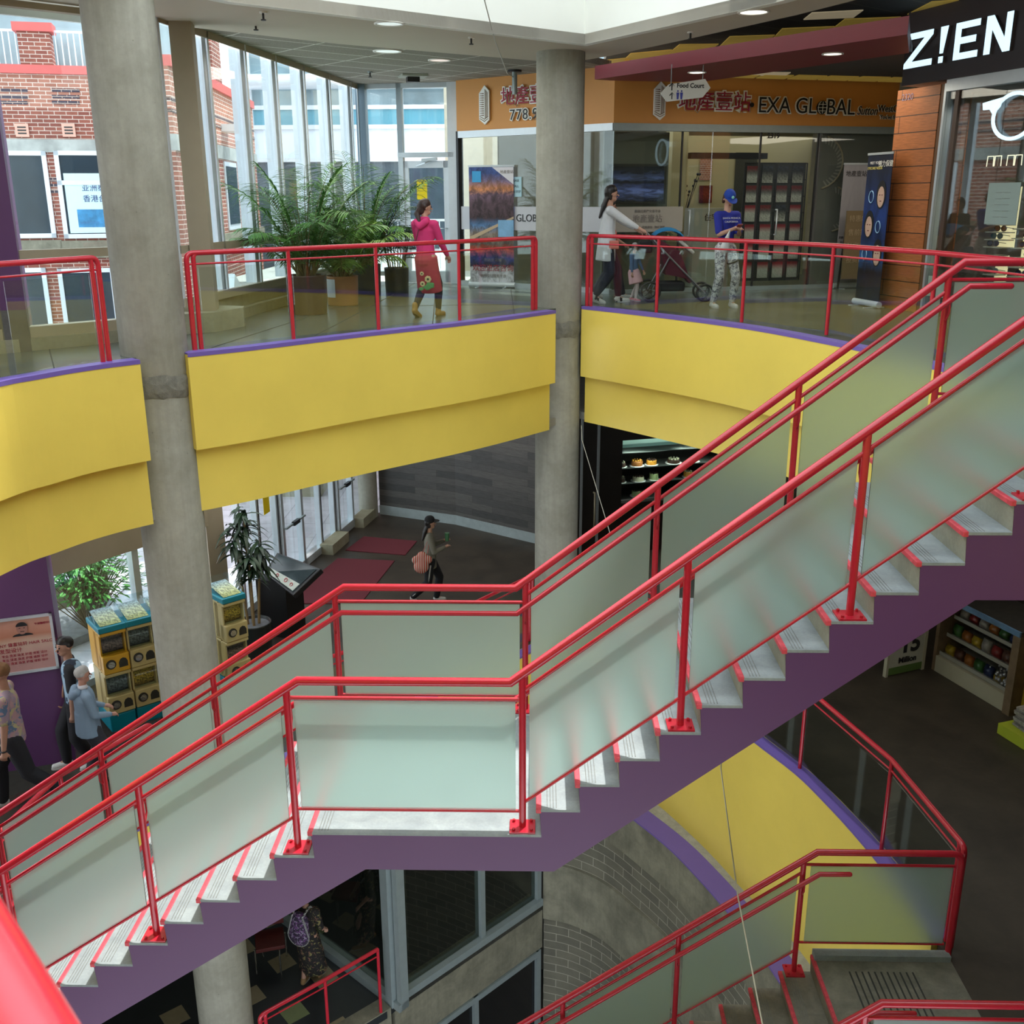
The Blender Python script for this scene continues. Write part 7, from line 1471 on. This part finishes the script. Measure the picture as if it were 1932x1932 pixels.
# woman in blue cap
p = person('woman in a blue cap, blue t-shirt and white patterned leggings looking at her phone', (2.60, 9.02, ZU), radians(-72), 1.62, [(-.085, .01, 0, 0), (.085, -.02, 0, 0)], [(-.035, .165, .665), (.035, .17, .67)],
    dict(shoes=(WSH, SOL), pants=(patmat('floral_leggings', (.62, .62, .62), [(.12, .12, .14), (.30, .30, .33)], 22, .54), .95, -.001), top=(cloth('royal_blue_cotton', (.018, .028, .30)), -.005, .42, .004), hair=(cloth('brown_hair', (.05, .02, .015), 30), 'bob'), cap=cloth('blue_cap_cloth', (.012, .055, .36))), head=(0, radians(32)), build=.90)
h = p['h']; a = p['J']['chest']; Mt = p['M'] @ Matrix.Translation(a+V((0, .078*h, .02*h))) @ Matrix(((-1, 0, 0, 0), (0, 0, 1, 0), (0, 1, 0, 0), (0, 0, 0, 1)))
for s_, dz in (('SANTA MONICA', .012), ('CALIFORNIA', -.035)): textmesh(s_, .036, 'shirt_lettering', mat('shirt_white', (.6, .62, .68), .7, 0, 0), p['t'], .002, Mt @ Matrix.Translation((0, dz, 0)))
q = MB().ball(p['hp'](0, .052, .046), .013*h, 8); q.xf(p['M']); q.build('cap_emblem', mat('mint_patch', (.25, .60, .52), .6, 0, 0), p['t'])
q = MB().box((0, .205*h, .685*h), (.075, .012, .14), M=Matrix.Rotation(-.9, 3, 'X')); q.xf(p['M']); tag(q.build('phone', mat('phone_red', (.25, .04, .04), .3, 0, 0), None, .004), 'phone held by the woman in the blue cap', 'phone')
blob('plastic_bag', [(V((.075*h, .16*h, .60*h)), V((.085*h, .15*h, .515*h)), .020*h, .048*h, dict(s=(1, .7))), (V((.06*h, .17*h, .66*h)), V((.075*h, .16*h, .60*h)), .006*h, .018*h)], mat('thin_white_plastic', (.62, .63, .62), .35, 0, .15, 12), None, p['M'], .009, 1); tag(COL.objects[-1], 'white plastic bag hanging from the hand of the woman in the blue cap', 'bag')
q = MB().tube([p['hip'][0]*.55+p['kn'][0]*.45+V((.045*h*cos(k), .047*h*sin(k), -.02*h*cos(k))) for k in [2*pi*j/16 for j in range(16)]], .012, 6, closed=True); q.xf(p['M']); q.build('thigh_band', mat('dark_band', (.02, .02, .022), .7, 0, 0), p['t'])
# ground storey: woman with black cap
p = person('woman in a black cap and grey hooded jacket walking on the ground storey', (-1.80, 10.08, 0), radians(8), 1.53, [(-.05, .06, 0, 0), (.05, -.20, .05, .8)], [(-.07, .16, .69), (.07, .16, .66)],
    dict(shoes=(WSH, SOL), pants=(BLP, .97, .004), top=(cloth('olive_grey_jersey', (.20, .19, .15)), -.10, .97, .016), hair=(HAIR, 'long'), cap=cloth('black_cap_cloth', (.012, .012, .014))), head=(0, -.05))
h = p['h']; q = MB()
for s in (-1, 1):
    i = 0 if s < 0 else 1
    for o_ in (-.006, .006): q.tube([p['hip'][i]+V((s*.060*h, o_, -.03*h)), p['kn'][i]+V((s*.041*h, o_, 0)), p['an'][i]+V((s*.030*h, o_, .02*h))], .0035, 4)
q.xf(p['M']); q.build('side_stripes', MATS['white_letter'], p['t']); q = MB().cyl((-.03, .19*h, .70*h), (-.03, .19*h, .79*h), .034, 12, r2=.04); q.xf(p['M']); tag(q.build('drink_cup', mat('green_cup', (.05, .16, .07), .4, 0, 0)), 'dark green cup held by the woman in the black cap', 'cup')
def stripes():
    m_, t, b = nt('striped_canvas'); w_ = N(t, 'TexWave'); w_.inputs['Scale'].default_value = 9; w_.inputs['Distortion'].default_value = .6; w_.bands_direction = 'X'; t.links.new(coords(t), w_.inputs[0]); t.links.new(mixc(t, ramp(t, w_.outputs[1], ((.42, 0.), (.5, 1.))), (.62, .50, .42), (.50, .07, .05)), b.inputs['Base Color']); b.inputs['Roughness'].default_value = .9; return m_
blob('tote_bag', [(V((.13*h, -.09*h, .58*h)), V((.14*h, -.10*h, .48*h)), .060*h, .085*h, dict(s=(.55, 1.0))), (V((.14*h, -.03*h, .55*h)), V((.14*h, -.15*h, .55*h)), .05*h, .05*h, dict(s=(.5, 1)))], stripes(), None, p['M'], .010, 2); tag(COL.objects[-1], 'red and white striped tote bag on the shoulder of the woman in the black cap', 'bag')
tb_ = COL.objects[-1]; q = MB().tube([V((.14*h, -.03*h, .62*h)), V((.11*h, .0, .80*h)), V((.12*h, -.08*h, .63*h))], .007, 6); q.xf(p['M']); q.build('bag_handle', mat('pink_handle', (.45, .14, .12), .7, 0, 0), tb_)
# man and woman at the left, old man
TD = picmat('tie_dye', ((0, '#8a6a72'), (.4, '#5a6a80'), (.7, '#a08a70'), (1, '#6a5a70')), 4, .3); TD = patmat('tie_dye_cloth', (.30, .22, .28), [(.10, .16, .26), (.42, .36, .20), (.40, .24, .26)], 7, .52)
p = person('person in a tie-dye t-shirt and black trousers walking out at the left edge', (-5.77, 4.0, 0), radians(200), 1.80, [(-.05, -.24, .06, .9), (.06, .12, 0, 0)], [(-.15, .03, .475, (-.6, -1, 0)), (.14, .10, .50)],
    dict(shoes=(WSH, SOL), pants=(BLP, .98, .006), top=(TD, -.05, .36, .014), hair=(cloth('sandy_hair', (.22, .11, .05), 30), 'short')), skin=SKD, build=1.12)
q = MB().tube([p['wr'][0]+V((.028*cos(k), .028*sin(k), 0)) for k in [2*pi*j/14 for j in range(14)]], .009, 6, closed=True); q.xf(p['M']); q.build('wrist_watch', BLK, p['t'])
p = person('dark haired man in a black shirt and pale blue vest by the purple wall', (-5.46, 4.86, 0), radians(205), 1.72, [(-.05, -.08, 0, 0), (.05, .10, 0, 0)], [(-.14, .02, .47), (.13, .08, .47)],
    dict(shoes=(WSH, SOL), pants=(BLP, .98, .004), top=(cloth('black_jersey', (.014, .014, .018)), -.03, .42, .008), hair=(HAIR, 'short')), skin=SKD, head=(.5, 0))
h = p['h']; J = p['J']; blob('vest', [(p['pel']+V((-.035*h, -.012*h, 0)), J['chest']+V((-.035*h, -.012*h, .03*h)), .068*h, .072*h, dict(s=(1.1, .95)))], patmat('blue_vest_cloth', (.32, .46, .58), [(.10, .20, .34), (.02, .03, .05)], 5, .56), p['t'], p['M'], .011, 2)
p = person('grey haired old man in a blue grey hooded jacket in front of the capsule machines', (-5.19, 4.56, 0), radians(35), 1.48, [(-.06, -.03, 0, 0), (.06, .05, 0, 0)], [(-.07, .15, .585), (.09, .16, .575)],
    dict(shoes=(BKS, BKS), pants=(cloth('charcoal_trousers', (.035, .035, .045)), .97, .005), top=(cloth('blue_grey_shell', (.20, .28, .37), 3, .08, .7), -.09, .97, .020), hair=(GREYH, 'short')), skin=mat('ruddy_skin', (.48, .24, .17), .5, 0, .05), build=1.28)
h = p['h']; nk = p['J']['neck']; blob('hood', [(nk+V((-.045*h, -.05*h, -.02*h)), nk+V((0, -.08*h, -.06*h)), .032*h, .034*h), (nk+V((0, -.08*h, -.06*h)), nk+V((.045*h, -.05*h, -.02*h)), .034*h, .032*h)], MATS['blue_grey_shell'], p['t'], p['M'], .010, 2)
blob('collar', [(nk+V((-.02*h, .0, .0)), nk+V((.02*h, .0, .0)), .036*h, .036*h, dict(s=(1, .6)))], mat('white_collar', (.55, .55, .58), .7, 0, .05), p['t'], p['M'], .009, 1)
# basement: woman with backpack
p = person('woman in a long dark floral dress with a backpack on the basement floor', (-3.30, 6.28, ZB), radians(75), 1.62, [(-.05, -.04, 0, 0), (.05, .08, 0, 0)], [(-.12, .10, .50), (.12, .10, .52)],
    dict(shoes=(cloth('tan_sandal', (.30, .18, .08)), SOL), top=(patmat('dark_floral', (.015, .013, .013), [(.20, .10, .07), (.22, .19, .07)], 16, .60), .0, .5, .010), skirt=(MATS['dark_floral'], .10, .115, .9), hair=(HAIR, 'bob')))
h = p['h']; J = p['J']; bm_ = patmat('purple_chequer', (.03, .02, .045), [(.30, .24, .36), (.14, .05, .18)], 26, .54); bp = blob('backpack', [(J['chest']+V((0, -.12*h, .02*h)), J['waist']+V((0, -.13*h, -.01*h)), .082*h, .095*h, dict(s=(1.05, .62)))], bm_, None, p['M'], .010, 2); tag(bp, 'purple chequered backpack worn over the dark floral dress', 'backpack')
q = MB()
q.tube([J['waist']+V((.10*h*cos(k), -.15*h, -.0*h+.11*h*sin(k))) for k in [pi+pi*j/12 for j in range(13)]], .008, 6)
for s in (-1, 1): q.tube([J['waist']+V((s*.10*h, -.15*h, 0)), J['chest']+V((s*.05*h, -.15*h, .08*h)), J['neck']+V((s*.06*h, -.03*h, .02*h)), J['chest']+V((s*.08*h, .07*h, 0))], .014, 6)
q.xf(p['M']); m_, t_, b_ = nt('striped_webbing'); w_ = N(t_, 'TexWave'); w_.inputs['Scale'].default_value = 22; w_.bands_direction = 'Z'; t_.links.new(coords(t_), w_.inputs[0]); t_.links.new(ramp(t_, w_.outputs[1], ((.45, .02), (.55, .55))), b_.inputs['Base Color']); q.build('webbing', m_, bp)
